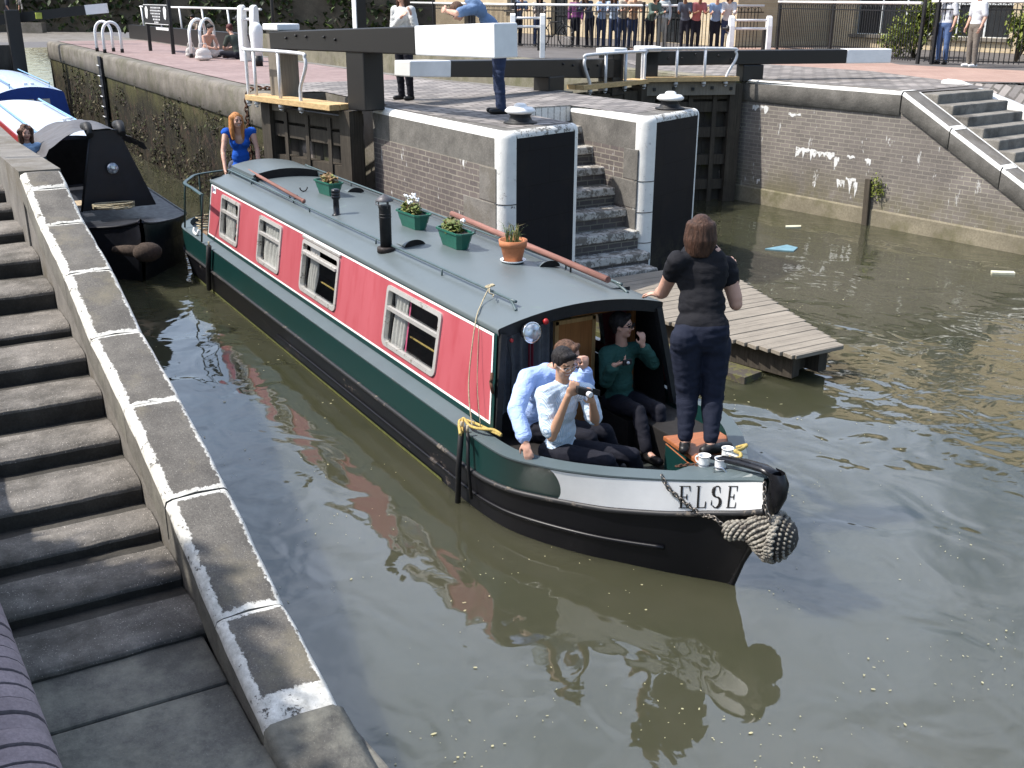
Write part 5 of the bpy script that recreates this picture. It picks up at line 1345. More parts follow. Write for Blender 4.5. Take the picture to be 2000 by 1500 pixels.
def tree(label, base, hgt, trunk_r, crown, rad, n, size, mats, lean=(0, 0), ncl=16):
    t = thing('tree', label, 'tree', tuple(base)); m = MB()
    top = Vector((lean[0], lean[1], hgt)); m.tube(catmull([(0, 0, -.1), Vector((lean[0] * .2, lean[1] * .2, hgt * .4)), top, Vector(crown)], 4), [trunk_r * (1 - .05 * k) for k in range(13)], 9)
    for k in range(7):
        a = random.uniform(0, 6.28); e = Vector(crown) + Vector((math.cos(a) * rad[0] * .7, math.sin(a) * rad[1] * .7, random.uniform(-.4, .5) * rad[2])); m.tube([top, (top + e) / 2 + Vector((0, 0, .3)), e], [trunk_r * .5, trunk_r * .3, trunk_r * .1], 6)
    m.build('trunk', M_bark, t)
    m = MB(); leaf_cloud(m, crown, rad, n, size, len(mats), ncl); m.build('crown', mats, t); return t
tree('tree on the near bank whose leaves shade the foreground steps, out of frame left', (-2.2, -9.6, ZQ), 3.6, .22, (1.5, .25, 4.6), (2.9, 2.1, 1.7), 8500, .15, [L2, L3], (.3, .3), 15)
for k, (x, y, h, r_) in enumerate(((-58, 20, 6, 5), (-66, 8, 7, 6), (-60, -1, 5, 5), (-54, 27, 7, 5), (-70, -12, 8, 6.5))):
    tree(['tall dark tree at the end of the island, top left', 'broad dark tree beyond the distant lock gate', 'low dark tree over the pale path at far left', 'dark tree beside the yellow brick building', 'large tree far off beyond the left edge'][k], (x, y, ZQ), 2.0, .28, (0, 0, h * .55), (r_, r_, h * .6), 3000, .42, [L3, L2, L3], ncl=18)
def ivy_wall(label, P0, P1, h, n, mats):
    t = thing('ivy_wall', label, 'wall', (P0[0], P0[1], ZQ)); a, b = Vector((0, 0, 0)), Vector((P1[0] - P0[0], P1[1] - P0[1], 0)); m = MB(); m.beam(a + Vector((0, 0, h / 2)), b + Vector((0, 0, h / 2)), .5, h); m.build('wall', stone('dark_stock_wall', (.12, .10, .075), .4, 1.5, 20, .4), t)  # dark stock brick under the ivy
    m = MB(); d = (b - a).normalized(); nn = Vector((d.y, -d.x, 0))
    for k in range(n):
        u = random.random(); p = a.lerp(b, u); z = h * 1.1 * random.random() ** .8
        if noise.noise(Vector((u * 9, z * .9, 3))) < -.22: continue
        p = p + nn * (.25 + random.random() * .35) + Vector((0, 0, z)); q = Matrix.Rotation(random.uniform(0, 6.28), 3, 'Z') @ Matrix.Rotation(random.uniform(-1.2, 1.2), 3, 'X'); s_ = .16 * random.uniform(.6, 1.3)
        m.add([p + q @ Vector(v) for v in ((0, -s_, 0), (s_ * .6, 0, .02), (0, s_, 0), (-s_ * .6, 0, .02))], [(0, 1, 2, 3)], random.randrange(len(mats)))
    m.build('ivy', mats, t)
ivy_wall('tall wall covered with dark ivy behind the white rail and notice board', (-49, 2), (-36, 16.5), 4.2, 5200, [L3, L3, L2])
ivy_wall('pale stained wall with thin ivy at the top left corner', (-52, -16), (-49, 1.6), 4.2, 1300, [L3, L2])
WEED.build('wall_weed', [L1], bpy.data.objects['wing_wall'])
# ================================================================ LOCKSIDE FURNITURE
# low black beam wall and white rail along the island's far edge
lw = thing('low_wall', 'low black timber wall along the far edge of the island, below the white rail', 'wall', (-36, 4.25, ZQ))
m = MB(); m.hexa([(-2, 0, 0), (12.6, .3, 0), (12.6, .5, 0), (-2, .2, 0)], [(-2, 0, .50), (12.6, .3, .56), (12.6, .5, .56), (-2, .2, .50)]); m.build('black_boards', M_bl, lw)
m = MB(); e0, e1 = atz(35, 72, ZQ), atz(82, 72, ZQ); m.beam(e0 - Vector((-36, 4.25, ZQ)) + Vector((0, 0, .22)), e1 - Vector((-36, 4.25, ZQ)) + Vector((0, 0, .22)), .35, .42); m.build('grey_end_block', M_conc, lw)
rl = thing('rail', 'white tubular guard rail standing behind the black low wall', 'rail', (-36, 4.35, ZQ))
m = MB(); m.tube([(0, 0, 1.18), (13.5, .3, 1.22)], .03, 8); m.build('top_rail', M_rail, rl)
for k in range(6): m = MB(); x = .3 + k * 2.6; m.tube([(x, .022 * x, .4), (x - .15, .022 * x, 1.18)], .028, 8); m.build('post', M_rail, rl)
# ladder hoops with chain ladder
def hoops(label, pts, h):
    t = thing('ladder_hoops', label, 'ladder rail', tuple(pts[0])); o = Vector(pts[0])
    for a, b in ((pts[0], pts[2]), (pts[1], pts[3])):
        a, b = Vector(a) - o, Vector(b) - o; m = MB(); d = (b - a) * .5
        m.tube([a, a + Vector((0, 0, h * .62))] + [(a + b) / 2 - d * math.cos(R(q)) + Vector((0, 0, h * .62 + h * .38 * math.sin(R(q)))) for q in range(15, 166, 15)] + [b + Vector((0, 0, h * .62)), b], .042, 8); ho = m.build('hoop', M_rail, t)
        for p in (a, b): m = MB(); m.lathe([(.05, -.005), (.05, .1), (.045, .11)], p, 8); m.build('foot', M_iron, ho)
    return t
hoops('pair of white ladder hoops above the mossy wall, left of the notice board', [atz(185, 107, ZQ), atz(200, 110, ZQ), atz(217, 107, ZQ), atz(234, 109, ZQ)], .84)
hoops('pair of white ladder hoops behind the two sitting women', [atz(369, 118, ZQ), atz(389, 116, ZQ), atz(399, 108, ZQ), atz(416, 106, ZQ)], .95)
ld = thing('wall_ladder', 'black rung ladder fixed down the mossy lock wall', 'ladder', (-25.9, .93, 0))
m = MB(); a, b = BY_ = (aty(181, 113, .93), aty(203, 252, .93)); o = Vector((-25.9, .93, 0)); L0 = Vector((-25.75, .91, .1)) - o; L1_ = Vector((-25.75, .91, 2.3)) - o
m.box((L0.x + .14, -.03, 1.15), (.40, .05, 2.4)); lb = m.build('backing', M_blkm, ld)
for k in range(8): m = MB(); m.tube([(L0.x - .02, -.09, .15 + k * .28), (L0.x + .3, -.09, .15 + k * .28)], .016, 6); m.build('rung', M_galv, ld)
# chain hanging on the wall by the gate
def chain(name, label, path, link, r, mat, cat='chain'):
    P = catmull(path, 12); m = MB(); d = 0; k = 0; nxt = 0
    for a, b in zip(P, P[1:]):
        seg = (b - a).length
        while d + seg >= nxt:
            p = a.lerp(b, (nxt - d) / max(seg, 1e-6)); t = (b - a).normalized(); u = t.cross(Vector((0, 0, 1)) if abs(t.z) < .9 else Vector((1, 0, 0))).normalized(); w = t.cross(u)
            if k % 2: u = w
            m.tube([p + t * (math.cos(q) * link * .62) + u * (math.sin(q) * link * .38) for q in [i * math.pi / 5 for i in range(10)]], r, 5, closed=True); k += 1; nxt += link * .85
        d += seg
    return tag(m.build(name, mat), label, cat)
chain('chain', 'rusty chain hanging over the concrete coping left of the open gate', [(-11.7, 1.3, 2.43), (-11.9, 1.0, 2.42), (-12.0, .925, 2.2), (-12.0, .93, 1.4), (-12.0, .93, .6)], .09, .014, M_rust)
# notice board on two posts
nb = thing('notice_board', 'black notice board with white hands and lettering on two posts', 'sign', (-26, 2.7, ZQ))
pa, pb = atz(289, 105, ZQ), atz(334, 111, ZQ); dn = (pb - pa); o = Vector((-26, 2.7, ZQ)); Ls = dn.length; dd = dn / Ls; nn_ = Vector((dd.y, -dd.x, 0))
for p in (pa, pb): m = MB(); m.box(p - o + Vector((0, 0, .85)), (.09, .09, 1.7)); m.build('post', M_bl, nb)
def nbp(u, v, out=.06): return pa - o + dd * (Ls * u) + Vector((0, 0, v - .17)) + nn_ * out
m = MB(); m.hexa([nbp(-.06, .93, .05), nbp(1.04, .93, .05), nbp(1.04, .93, .01), nbp(-.06, .93, .01)], [nbp(-.06, 1.5, .05), nbp(1.04, 1.5, .05), nbp(1.04, 1.5, .01), nbp(-.06, 1.5, .01)]); bo = m.build('board', M_blkm, nb)
m = MB(); 
for (u0, v0, u1, v1) in ((-.03, .95, 1.0, .965), (-.03, 1.47, 1.0, 1.485)): m.add([nbp(u0, v0), nbp(u1, v0), nbp(u1, v1), nbp(u0, v1)], [(0, 1, 2, 3)])
m.build('border', M_rail, bo)
for u in (.08, .88):
    m = MB(); m.add([nbp(u - .05 + dx, v) for dx, v in ((0, 1.22), (.01, 1.12), (.07, 1.08), (.10, 1.16), (.11, 1.24), (.13, 1.34), (.10, 1.42), (.05, 1.44), (.0, 1.38))], [tuple(range(9))]); m.build('hand_symbol', M_rail, bo)
m = MB(); rnd = random.Random(3)
for v, w in ((1.40, .40), (1.32, .44), (1.24, .42), (1.16, .30), (1.08, .26), (1.0, .16)):
    u = .48 - w / 2
    while u < .48 + w / 2: q = rnd.uniform(.03, .05); m.add([nbp(u, v - .022, .055), nbp(u + q, v - .022, .055), nbp(u + q, v + .022, .055), nbp(u, v + .022, .055)], [(0, 1, 2, 3)]); u += q + .018
m.build('lettering', M_galv, bo)
m = MB(); m.add([nbp(.45, .80), nbp(.98, .80), nbp(.98, .87), nbp(.45, .87)], [(0, 1, 2, 3)]); m.build('small_notice', M_rail, nb)
# lamp/sign pole, white stands, bollards
def lathe_thing(name, label, cat, loc, parts, group=None):
    t = thing(name, label, cat, loc, group=group)
    for nm, prof, mat in parts: m = MB(); m.lathe(prof, (0, 0, 0), 18); m.build(nm, mat, t)
    return t
p = atz(535, 138, ZQ); lathe_thing('lamp_post', 'tall thin black lamp post behind the open gate', 'lamp post', tuple(p), [('column', [(.05, .3), (.04, 1.2), (.035, 4.6)], M_bl), ('base', [(.13, 0), (.13, .06), (.10, .12), (.08, .5), (.09, .55), (.05, .62), (.05, .8)], M_bl), ('lantern', [(.05, 4.5), (.16, 4.6), (.2, 5.0), (.05, 5.2), (0, 5.3)], M_blkm)])
p = atz(500, 133, ZQ); lathe_thing('bollard', 'white round topped post with black foot beside the gate rail', 'bollard', tuple(p), [('shaft', [(.10, .22), (.13, .4), (.16, .75), (.15, .88), (.09, .96), (0, .99)], M_wh), ('foot', [(.11, 0), (.11, .23)], M_bl)])
def mushroom(label, p):
    return lathe_thing('mooring_bollard', label, 'bollard', tuple(p), [('head', [(.03, .115), (.17, .125), (.20, .145), (.20, .165), (.16, .20), (.085, .21), (.08, .235), (.05, .25), (0, .252)], M_rail), ('foot', [(.22, .0), (.22, .015), (.16, .03), (.13, .09), (.16, .125)], M_blkm)], 'white topped mooring bollards')
mushroom('white mushroom mooring bollard on the pier left of the stone steps', atz(1012, 240, ZQ + .006)); mushroom('white mushroom mooring bollard on the pier right of the stone steps', atz(1304, 210, ZQ + .006))
def paddle(label, p, rz_, h=1.05, w=.62, second=True):
    t = thing('paddle_gear', label, 'winding gear', tuple(p), rz_)
    for s in (-1, 1):
        m = MB(); x = s * w / 2
        prof = [(-.16, 0), (.16, 0), (.13, .45), (.05, .62), (.09, .78), (.10, h - .08), (.02, h), (-.10, h - .04), (-.15, h * .75), (-.17, .4)]
        m.add([(x - .07, y, z) for y, z in prof] + [(x + .07, y, z) for y, z in prof], [tuple(reversed(range(10))), tuple(range(10, 20))] + [(i, (i + 1) % 10, 10 + (i + 1) % 10, 10 + i) for i in range(10)]); m.build('cheek', M_wh, t, bevel=.015)
    m = MB(); m.box((w / 2 - .02, .04, h * .42), (.22, .2, h * .5)); m.build('gear_box', M_bl, t)
    for z, r_ in ((h - .12, .03), (h - .34, .035)): m = MB(); m.tube([(-w / 2 - .06, -.05, z), (w / 2 + .02, -.05, z)], r_, 8); m.build('spindle', M_galv, t)
    m = MB(); m.lathe([(.0, 0), (.07, 0), (.09, .03), (.09, .07), (.03, .08), (.03, .18)], (-w / 2 - .07, -.05, h - .34), 14, M=Matrix.Rotation(R(-90), 3, 'Y')); m.build('ratchet', M_iron, t)
    return t
paddle('white paddle winding gear with bicycle behind it, near the railing', atz(1025, 113, ZQ), R(60), 1.15, .8)
pg = paddle('white paddle winding gear standing over the far gate beam', atz(1455, 108, ZQ) + Vector((.0, .0, 0)), R(62), 1.1, 1.05)
paddle('white and black paddle gear beside the crouching woman', atz(487, 124, ZQ), R(40), 1.35, .35)
# tall black and white timber post and white stand behind the long beam
t = thing('timber_post', 'tall square black timber post with a white painted side behind the gate beam', 'post', tuple(atz(700, 95, ZQ))); m = MB(); m.box((0, 0, 1.1), (.30, .34, 2.2)); m.build('shaft', M_bl, t, bevel=.01); m = MB(); m.box((.004, -.18, 1.1), (.31, .03, 2.2)); m.box((0, 0, .30), (.32, .36, .2)); m.build('white_face', M_wh, t)
# bicycle at the railing
def bicycle(label, p, rz_, col):
    t = thing('bicycle', label, 'bicycle', tuple(p), rz_)
    for x in (-.52, .52):
        m = MB(); m.tube([(x + .33 * math.cos(R(a)), 0, .34 + .33 * math.sin(R(a))) for a in range(0, 360, 18)], .02, 6, closed=True); w = m.build('wheel', M_blkm, t)
        m = MB()
        for a in range(0, 360, 30): m.tube([(x, 0, .34), (x + .32 * math.cos(R(a)), 0, .34 + .32 * math.sin(R(a)))], .003, 3)
        m.build('spokes', M_galv, w)
    m = MB(); q = lambda x, z: (x, 0, z)
    for a, b in ((q(-.52, .34), q(-.15, .80)), (q(-.52, .34), q(-.05, .32)), (q(-.05, .32), q(-.18, .85)), (q(-.05, .32), q(.36, .78)), (q(-.16, .78), q(.36, .80)), (q(.36, .86), q(.52, .34))): m.tube([a, b], .017, 6)
    m.build('frame', col, t)
    m = MB(); m.ball((-.2, 0, .90), .13, 10, sc=(1, .5, .3)); m.build('saddle', M_blkm, t)
    m = MB(); m.tube([(.33, -.26, .98), (.36, -.1, 1.0), (.35, 0, .95), (.36, .1, 1.0), (.33, .26, .98)], .014, 6); m.build('handlebar', M_blkm, t)
    return t
bicycle('dark bicycle parked by the railing beside the white paddle gear', atz(1072, 92, ZQ) + Vector((-.35, .3, 0)), R(20), M_iron)
for k, (px, py) in enumerate(((540, 52), (600, 56), (655, 60))):
    bicycle(['dark bicycle against the far railing, leftmost in the row', 'dark bicycle against the far railing, middle of the row', 'dark bicycle against the far railing, rightmost in the row'][k], atz(px, py, ZQ), R(-5 + 8 * k), M_iron)
# handrail pole at the left edge
m = MB(); m.tube(catmull([(-7.2, -3.62, 3.1), (-7.05, -3.60, 3.28), (-6.9, -3.60, 3.2), (-6.86, -3.6, 2.9), (-6.84, -3.62, 2.35)], 5), .035, 8); tag(m.build('handrail_pole', M_galv), 'bent galvanised handrail pole at the left edge above the parapet', 'handrail')
# ================================================================ THINGS ON THE RED BOAT
M_plant = plain('green_planter', (.015, .105, .072), .4, 0, .15, 6)
M_terra = plain('terracotta', (.46, .17, .075), .75, 0, .2, 12, .15)
M_soil = plain('soil', (.035, .024, .016), .95, 0, .4, 30, .5)
def planter(label, p, rz_, kind):
    t = thing('planter', label, 'planter', (p.x, p.y, rz(p.y) - .004), rz_, 'planters on the cabin roof'); m = MB()
    def ring(lx, ly, z, c=.04): return [(x, y, z) for x, y in ((lx - c, -ly), (lx, -ly + c), (lx, ly - c), (lx - c, ly), (-lx + c, ly), (-lx, ly - c), (-lx, -ly + c), (-lx + c, -ly))]
    rows = [ring(.185, .062, 0), ring(.19, .066, .01), ring(.205, .078, .075), ring(.211, .080, .076), ring(.235, .092, .155), ring(.252, .104, .158), ring(.252, .104, .176), ring(.238, .092, .176), ring(.228, .085, .15)]
    rows = [r_ + r_[:1] for r_ in rows]; m.loft([r_ for r_ in rows], 0, False); m.add(rows[0][:8], [tuple(reversed(range(8)))]); m.build('trough', M_plant, t)
    m = MB(); m.add(ring(.23, .086, .155), [tuple(range(8))]); m.build('soil', M_soil, t)
    m = MB(); rnd = random.Random(kind)
    cols = [leafmat('geranium', (.10, .13, .03)), leafmat('geranium_pale', (.17, .17, .05)), leafmat('brown_leaf', (.20, .12, .05)), M_panel]
    cx_ = -.05 if kind != 0 else .02
    for k in range(230 if kind else 180):
        a, r_ = rnd.uniform(0, 6.28), rnd.random() ** .6; h = rnd.uniform(0, 1)
        q = Vector((cx_ + math.cos(a) * r_ * (.15 + .02 * h), math.sin(a) * r_ * .085, .15 + h * .14 * (1.1 - r_ * .6))); s_ = rnd.uniform(.014, .027)
        M_ = Matrix.Rotation(rnd.uniform(0, 6.28), 3, 'Z') @ Matrix.Rotation(rnd.uniform(-.9, .9), 3, 'X')
        mi = rnd.choice((0, 0, 1) if kind else (2, 1, 2, 2)); m.add([q + M_ @ Vector((s_ * math.cos(b), s_ * math.sin(b), .2 * s_ * (i % 2))) for i, b in enumerate([j * math.pi / 3 for j in range(6)])], [tuple(range(6))], mi)
    for k in range(26): a = rnd.uniform(0, 6.28); r_ = rnd.random() * .12; m.tube([(cx_ + r_ * .4 * math.cos(a), r_ * .3 * math.sin(a), .15), (cx_ + r_ * math.cos(a), .6 * r_ * math.sin(a), .15 + rnd.uniform(.06, .13))], .003, 4, m=2)
    fl = [(-.09, -.03, .33), (-.03, .03, .345), (.03, -.02, .34), (.08, .02, .31), (-.11, .01, .28), (.02, -.05, .28)] if kind == 1 else ([(.13, .02, .29)] if kind == 2 else [])
    for f in fl:
        for k in range(9): m.ball(Vector(f) + Vector((rnd.uniform(-.02, .02), rnd.uniform(-.02, .02), rnd.uniform(-.012, .012))), .012, 6, m=3)
        m.tube([(f[0] * .7 - .01, f[1], .15), f], .003, 4, m=0)
    m.build('flowers' if kind == 1 else 'plant', cols, t)
    return t
for px, py, k, rr_, lb in ((640, 384, 0, 10, 'green trough planter with dry brown geranium, nearest the stern'), (806, 447, 1, 8, 'green trough planter with white geranium flowers beside the chimney'), (887, 484, 2, 6, 'green trough planter with leafy plant and a single white flower')):
    planter(lb, atz(px, py, 1.6), R(rr_ - 5), k)
p = atz(1000, 516, 1.585); t = thing('flowerpot', 'terracotta flowerpot of spiky grass on a white saucer, on the cabin roof', 'flowerpot', (p.x, p.y, rz(p.y) - .003))
m = MB(); m.lathe([(.085, .02), (.115, .155), (.116, .157), (.13, .16), (.135, .22), (.122, .22), (.115, .185), (0, .185)], n=28); m.build('pot', M_terra, t)
m = MB(); m.lathe([(.09, 0), (.10, .012), (.122, .032), (.116, .032), (.09, .016), (0, .016)], n=28); m.build('saucer', M_panel, t); m = MB(); m.lathe([(.09, -.004), (.10, .0), (.105, .02), (.098, .02), (0, .012)], n=24); m.build('tray', M_blkm, t)
m = MB(); rnd = random.Random(5)
for k in range(46):
    a, l = rnd.uniform(0, 6.28), rnd.uniform(.09, .26); bx, by = rnd.uniform(-.06, .06), rnd.uniform(-.06, .06); dx, dy = math.cos(a) * l * .5, math.sin(a) * l * .5; w = .005
    pts = [Vector((bx, by, .18)), Vector((bx + dx * .35, by + dy * .35, .18 + l * .7)), Vector((bx + dx, by + dy, .18 + l * rnd.uniform(.6, 1.0)))]
    s_ = Vector((-math.sin(a), math.cos(a), 0)) * w; m.add([pts[0] - s_, pts[0] + s_, pts[1] + s_, pts[1] - s_, pts[2]], [(0, 1, 2, 3), (3, 2, 4)], rnd.choice((0, 0, 1)))
for k in range(60): a, r_ = rnd.uniform(0, 6.28), rnd.uniform(0, .10); m.ball((math.cos(a) * r_, math.sin(a) * r_, .19), .013, 5, m=1)
m.build('grass', [leafmat('spiky_grass', (.13, .18, .07)), leafmat('dry_moss', (.17, .14, .05))], t)
# poles lying along the roof
M_pole = wood('pink_pole', (.235, .115, .092), 'x', dirt=.3)
a, b = atz(590, 396, 1.66), atz(490, 341, 1.66); m = MB(); m.tube([a, b, b + (b - a) * .25], .022, 10); m.ball(a, .03, 8)
tag(m.build('boat_pole', M_pole), 'pinkish brown boat pole lying along the left roof rail near the stern', 'pole')
a, b = atz(1186, 545, 1.65), atz(880, 418, 1.65); b = a + (b - a) * 1.0; m = MB(); m.tube([a, b], .03, 12); tag(m.build('boat_pole', M_pole), 'thick pinkish brown pole lying along the right roof rail near the bow', 'pole')
for nm, px, py, y_ in (('a', 500, 350, 0), ('b', 570, 388, 0), ('c', 1113, 514, 0), ('d', 590, 372, 0), ('e', 805, 440, 0)):
    p = atz(px, py, 1.64); m = MB(); m.tube([p + Vector((0, -.05 * math.cos(R(q)), -.05 * math.sin(R(q)) + .02)) for q in range(0, 181, 20)], .008, 6); m.tube([p - Vector((0, 0, .03)), Vector((p.x, p.y, rz(p.y) - .01))], .009, 6)
    m.build('pole_hook', M_blkm, boat)
# mooring line from roof rail to the gunwale and yellow rope with the side fender
h0 = Vector((-.62, -.52, 1.665)); g0 = Vector((-.02, -1.02, .69))
m = MB(); m.tube(catmull([h0, atz(940, 592, 1.56), Vector((-.30, -.835, 1.47)), Vector((-.2, -.955, 1.0)), g0], 6), .0055, 6)
for k in range(3): m.tube(catmull([h0 + Vector((.03 * math.cos(q * .9), .03 * math.sin(q * .9 + k), .012 * math.sin(q + k) )) for q in range(8)], 3), .006, 5)
m.tube(catmull([h0, h0 + Vector((.08, -.05, -.03)), h0 + Vector((.10, -.02, -.05)), h0 + Vector((.15, -.06, -.05))], 4), .006, 5)
m.tube(catmull([Vector((-.25, -.83, 1.46)), Vector((-.10, -.93, 1.05)), Vector((.05, -.985, .72))], 5), .003, 5)
tag(m.build('mooring_line', M_rope), 'thin grey line tied to the roof rail and dropping across the red panel', 'rope')
m = MB(); m.tube(catmull([atz(900, 850, .70), atz(899, 822, .72), atz(925, 826, .715), atz(978, 850, .72), atz(965, 840, .735), atz(938, 838, .72), atz(918, 832, .71), atz(905, 818, .725), atz(903, 845, .69)], 6), .013, 7); tag(m.build('rope', M_ropey), 'yellow rope looped on the gunwale above the hanging side fender', 'rope')
def pipe_fender(label, top, bot, r=.024):
    t = thing('side_fender', label, 'fender', tuple(top), group='pipe fenders on the boat side'); m = MB(); m.tube([Vector((0, 0, 0)), (Vector(bot) - Vector(top)) * .5 + Vector((0, -.01, 0)), Vector(bot) - Vector(top)], r, 10); m.build('pipe', M_blkm, t)
    m = MB(); m.tube([Vector((0, .0, .06)), Vector((0, 0, 0))], .012, 6); m.build('lashing', M_rope, t); return t
tp = aty(902, 838, -1.10); pipe_fender('long black pipe fender hanging from yellow rope near the bow', tp, aty(896, 995, -1.10), .024)
tp = aty(914, 845, -1.09); pipe_fender('thinner black pipe fender slanting behind the one on yellow rope', tp, aty(922, 975, -1.085), .014)
pipe_fender('black pipe fender hanging by the rear end of the red cabin', aty(406, 485, -1.09), aty(407, 570, -1.09), .035)
# rope button fender at the stem
M_fend = worn('grey_coir_rope', (.27, .25, .21), (.11, .095, .08), .47, .95, 20, 60, 0, .5)
bf = thing('bow_fender', 'big knotted grey rope fender hung across the stem', 'fender', (2.42, 0, .58))
m = MB(); fo = Vector((2.42, 0, .58))
def fend_axis(u):     # tail on port side -> bulb at the stem
    return catmull([aty(1424, 1034, -.16), aty(1448, 1032, -.13), aty(1476, 1034, -.07), aty(1506, 1042, .0), aty(1522, 1046, .03)], 12)
ax = fend_axis(0); n = len(ax)
core = MB()
core.tube([p - fo for p in ax], [(.055 + .012 * (i / n) if i < n * .38 else .067 + .10 * min(1, (i / n - .38) / .35)) for i in range(n)], 14); core.ball(ax[-1] - fo, .15, 16, sc=(.8, 1, 1)); core.build('core', plain('dark_rope_core', (.05, .045, .04), .95), bf)
for i in range(2, n):
    rr_ = (.058 + .012 * (i / n) if i < n * .38 else .070 + .10 * min(1, (i / n - .38) / .35)); tdir = (ax[min(i + 1, n - 1)] - ax[i - 1]).normalized(); u = tdir.cross(Vector((0, 0, 1))).normalized(); w = u.cross(tdir)
    if i % 2: continue
    kn = max(8, int(rr_ * 2 * math.pi / .045))
    for k in range(kn):
        q = 2 * math.pi * (k + .5 * ((i // 2) % 2)) / kn; c_ = ax[i] - fo + (u * math.cos(q) + w * math.sin(q)) * rr_
        d_ = (u * -math.sin(q) + w * math.cos(q)); Mk = Matrix((tdir, d_, (u * math.cos(q) + w * math.sin(q)))).transposed()
        m.ball(c_, .021 * rnd.uniform(.85, 1.15), 6, sc=(1.2, .72, .7), M=Mk @ Matrix.Rotation(R(38 + rnd.uniform(-14, 14)), 3, 'Z'))
for i in range(1, 5):
    a_ = R(i * 20); rr_ = .172 * math.cos(a_); kn = max(4, int(rr_ * 6.28 / .034))
    for k in range(kn):
        q = 2 * math.pi * k / kn; e = (ax[-1] - ax[-3]).normalized(); u = e.cross(Vector((0, 0, 1))).normalized(); w = u.cross(e); m.ball(ax[-1] - fo + e * (.11 * math.sin(a_)) + (u * math.cos(q) + w * math.sin(q)) * rr_ * .93, .015, 6, sc=(1, .8, .8))
m.build('knotted_cover', M_fend, bf)
chain('chain', 'steel chain running from the gunwale over the letter E to the rope fender', [bandpt(u_at(1.62), 1.0, -1, .0) + Vector((0, 0, .012)), bandpt(u_at(1.66), .75, -1, .016), bandpt(u_at(1.76), .3, -1, .018), bandpt(u_at(1.85), -.02, -1, .02), aty(1396, 1008, -.2), aty(1418, 1027, -.16)], .036, .0055, M_chain)
chain('chain', 'short chain holding the rope fender below the stem head', [Vector((2.30, -.08, .93)), Vector((2.33, -.09, .80)), Vector((2.38, -.08, .70))], .036, .0055, M_chain)
chain('chain', 'rusty chain lying on the foredeck beside the mugs', [atz(1325, 908, .80), atz(1350, 905, .80), atz(1372, 908, .81), atz(1395, 910, .815)], .03, .005, M_rust)
# mugs
M_mug = plain('white_enamel', (.80, .80, .78), .2, 0, .05, 6)
def mug(label, p, a):
    t = thing('mug', label, 'mug', tuple(p), a, 'enamel mugs on the foredeck'); m = MB(); m.lathe([(.036, 0), (.040, .006), (.041, .04), (.041, .078), (.046, .088), (.043, .088), (.037, .078), (.036, .01), (0, .008)], n=24); m.build('cup', M_mug, t)
    m = MB(); m.tube([(.036 + .034 * math.sin(R(q)), 0, .044 + .027 * math.cos(R(q))) for q in range(0, 181, 18)], .006, 8); m.build('handle', M_mug, t)
    for z in (.02, .081): m = MB(); m.lathe([(.0412 if z < .05 else .0425, z - .002), (.0422 if z < .05 else .0452, z), (.0412 if z < .05 else .0435, z + .003)], n=24, caps=False); m.build('rim_line', plain('navy_line', (.02, .025, .07), .4), t)
    m = MB(); m.lathe([(0, .05), (.037, .05)][::-1], n=20); m.build('tea', plain('tea', (.10, .045, .02), .1), t)
def deck_z(x, y):
    b = max(.02, 1e-3); i = max(0, min(len(cG) - 2, int(u_at(min(x, 2.1))))); w = max(.03, cG[i].y); return cG[i].z + .003 + .035 * (1 - min(1, abs(y) / w))
def deck_pt(px, py):
    p = atz(px, py, .82)
    for k in range(6): p = atz(px, py, deck_z(p.x, p.y))
    return p
mug('white enamel mug at the back left, nearest the standing woman', deck_pt(1376, 908), R(200)); mug('white enamel mug closest to the viewer, on the foredeck edge', deck_pt(1408, 914), R(165)); mug('white enamel mug furthest right, beside the coiled yellow rope', deck_pt(1421, 893), R(165))
m = MB(); p = atz(1452, 872, .87); q = atz(1437, 893, .87)
m.tube(catmull([q + Vector((.04 * math.cos(k * 1.1), .04 * math.sin(k * 1.1), .008 * k - .02)) for k in range(9)] + [(p + q) / 2 + Vector((0, 0, .03)), p, p + Vector((-.05, .08, -.01)), p + Vector((-.12, .05, -.05))], 5), .013, 7); tag(m.build('rope', M_ropey), 'yellow and black rope wound round the stem fitting beside the mugs', 'rope')
m = MB(); m.tube([atz(1420, 882, .90), atz(1455, 893, .88)], .009, 8); m.tube([atz(1438, 890, .78), atz(1438, 888, .90)], .012, 8); tag(m.build('mooring_cleat', M_galv), 'small metal T shaped mooring cleat beside the mugs', 'cleat')
m = MB(); p = aty(963, 745, -.88); m.tube(catmull([p + Vector((.0, -.01, .07)), p + Vector((.03, -.03, .03)), p + Vector((0, -.02, 0)), p + Vector((.03, -.03, -.03)), p + Vector((.01, -.01, -.09))], 5), .014, 7); m.build('fender_hook', M_rust, boat)

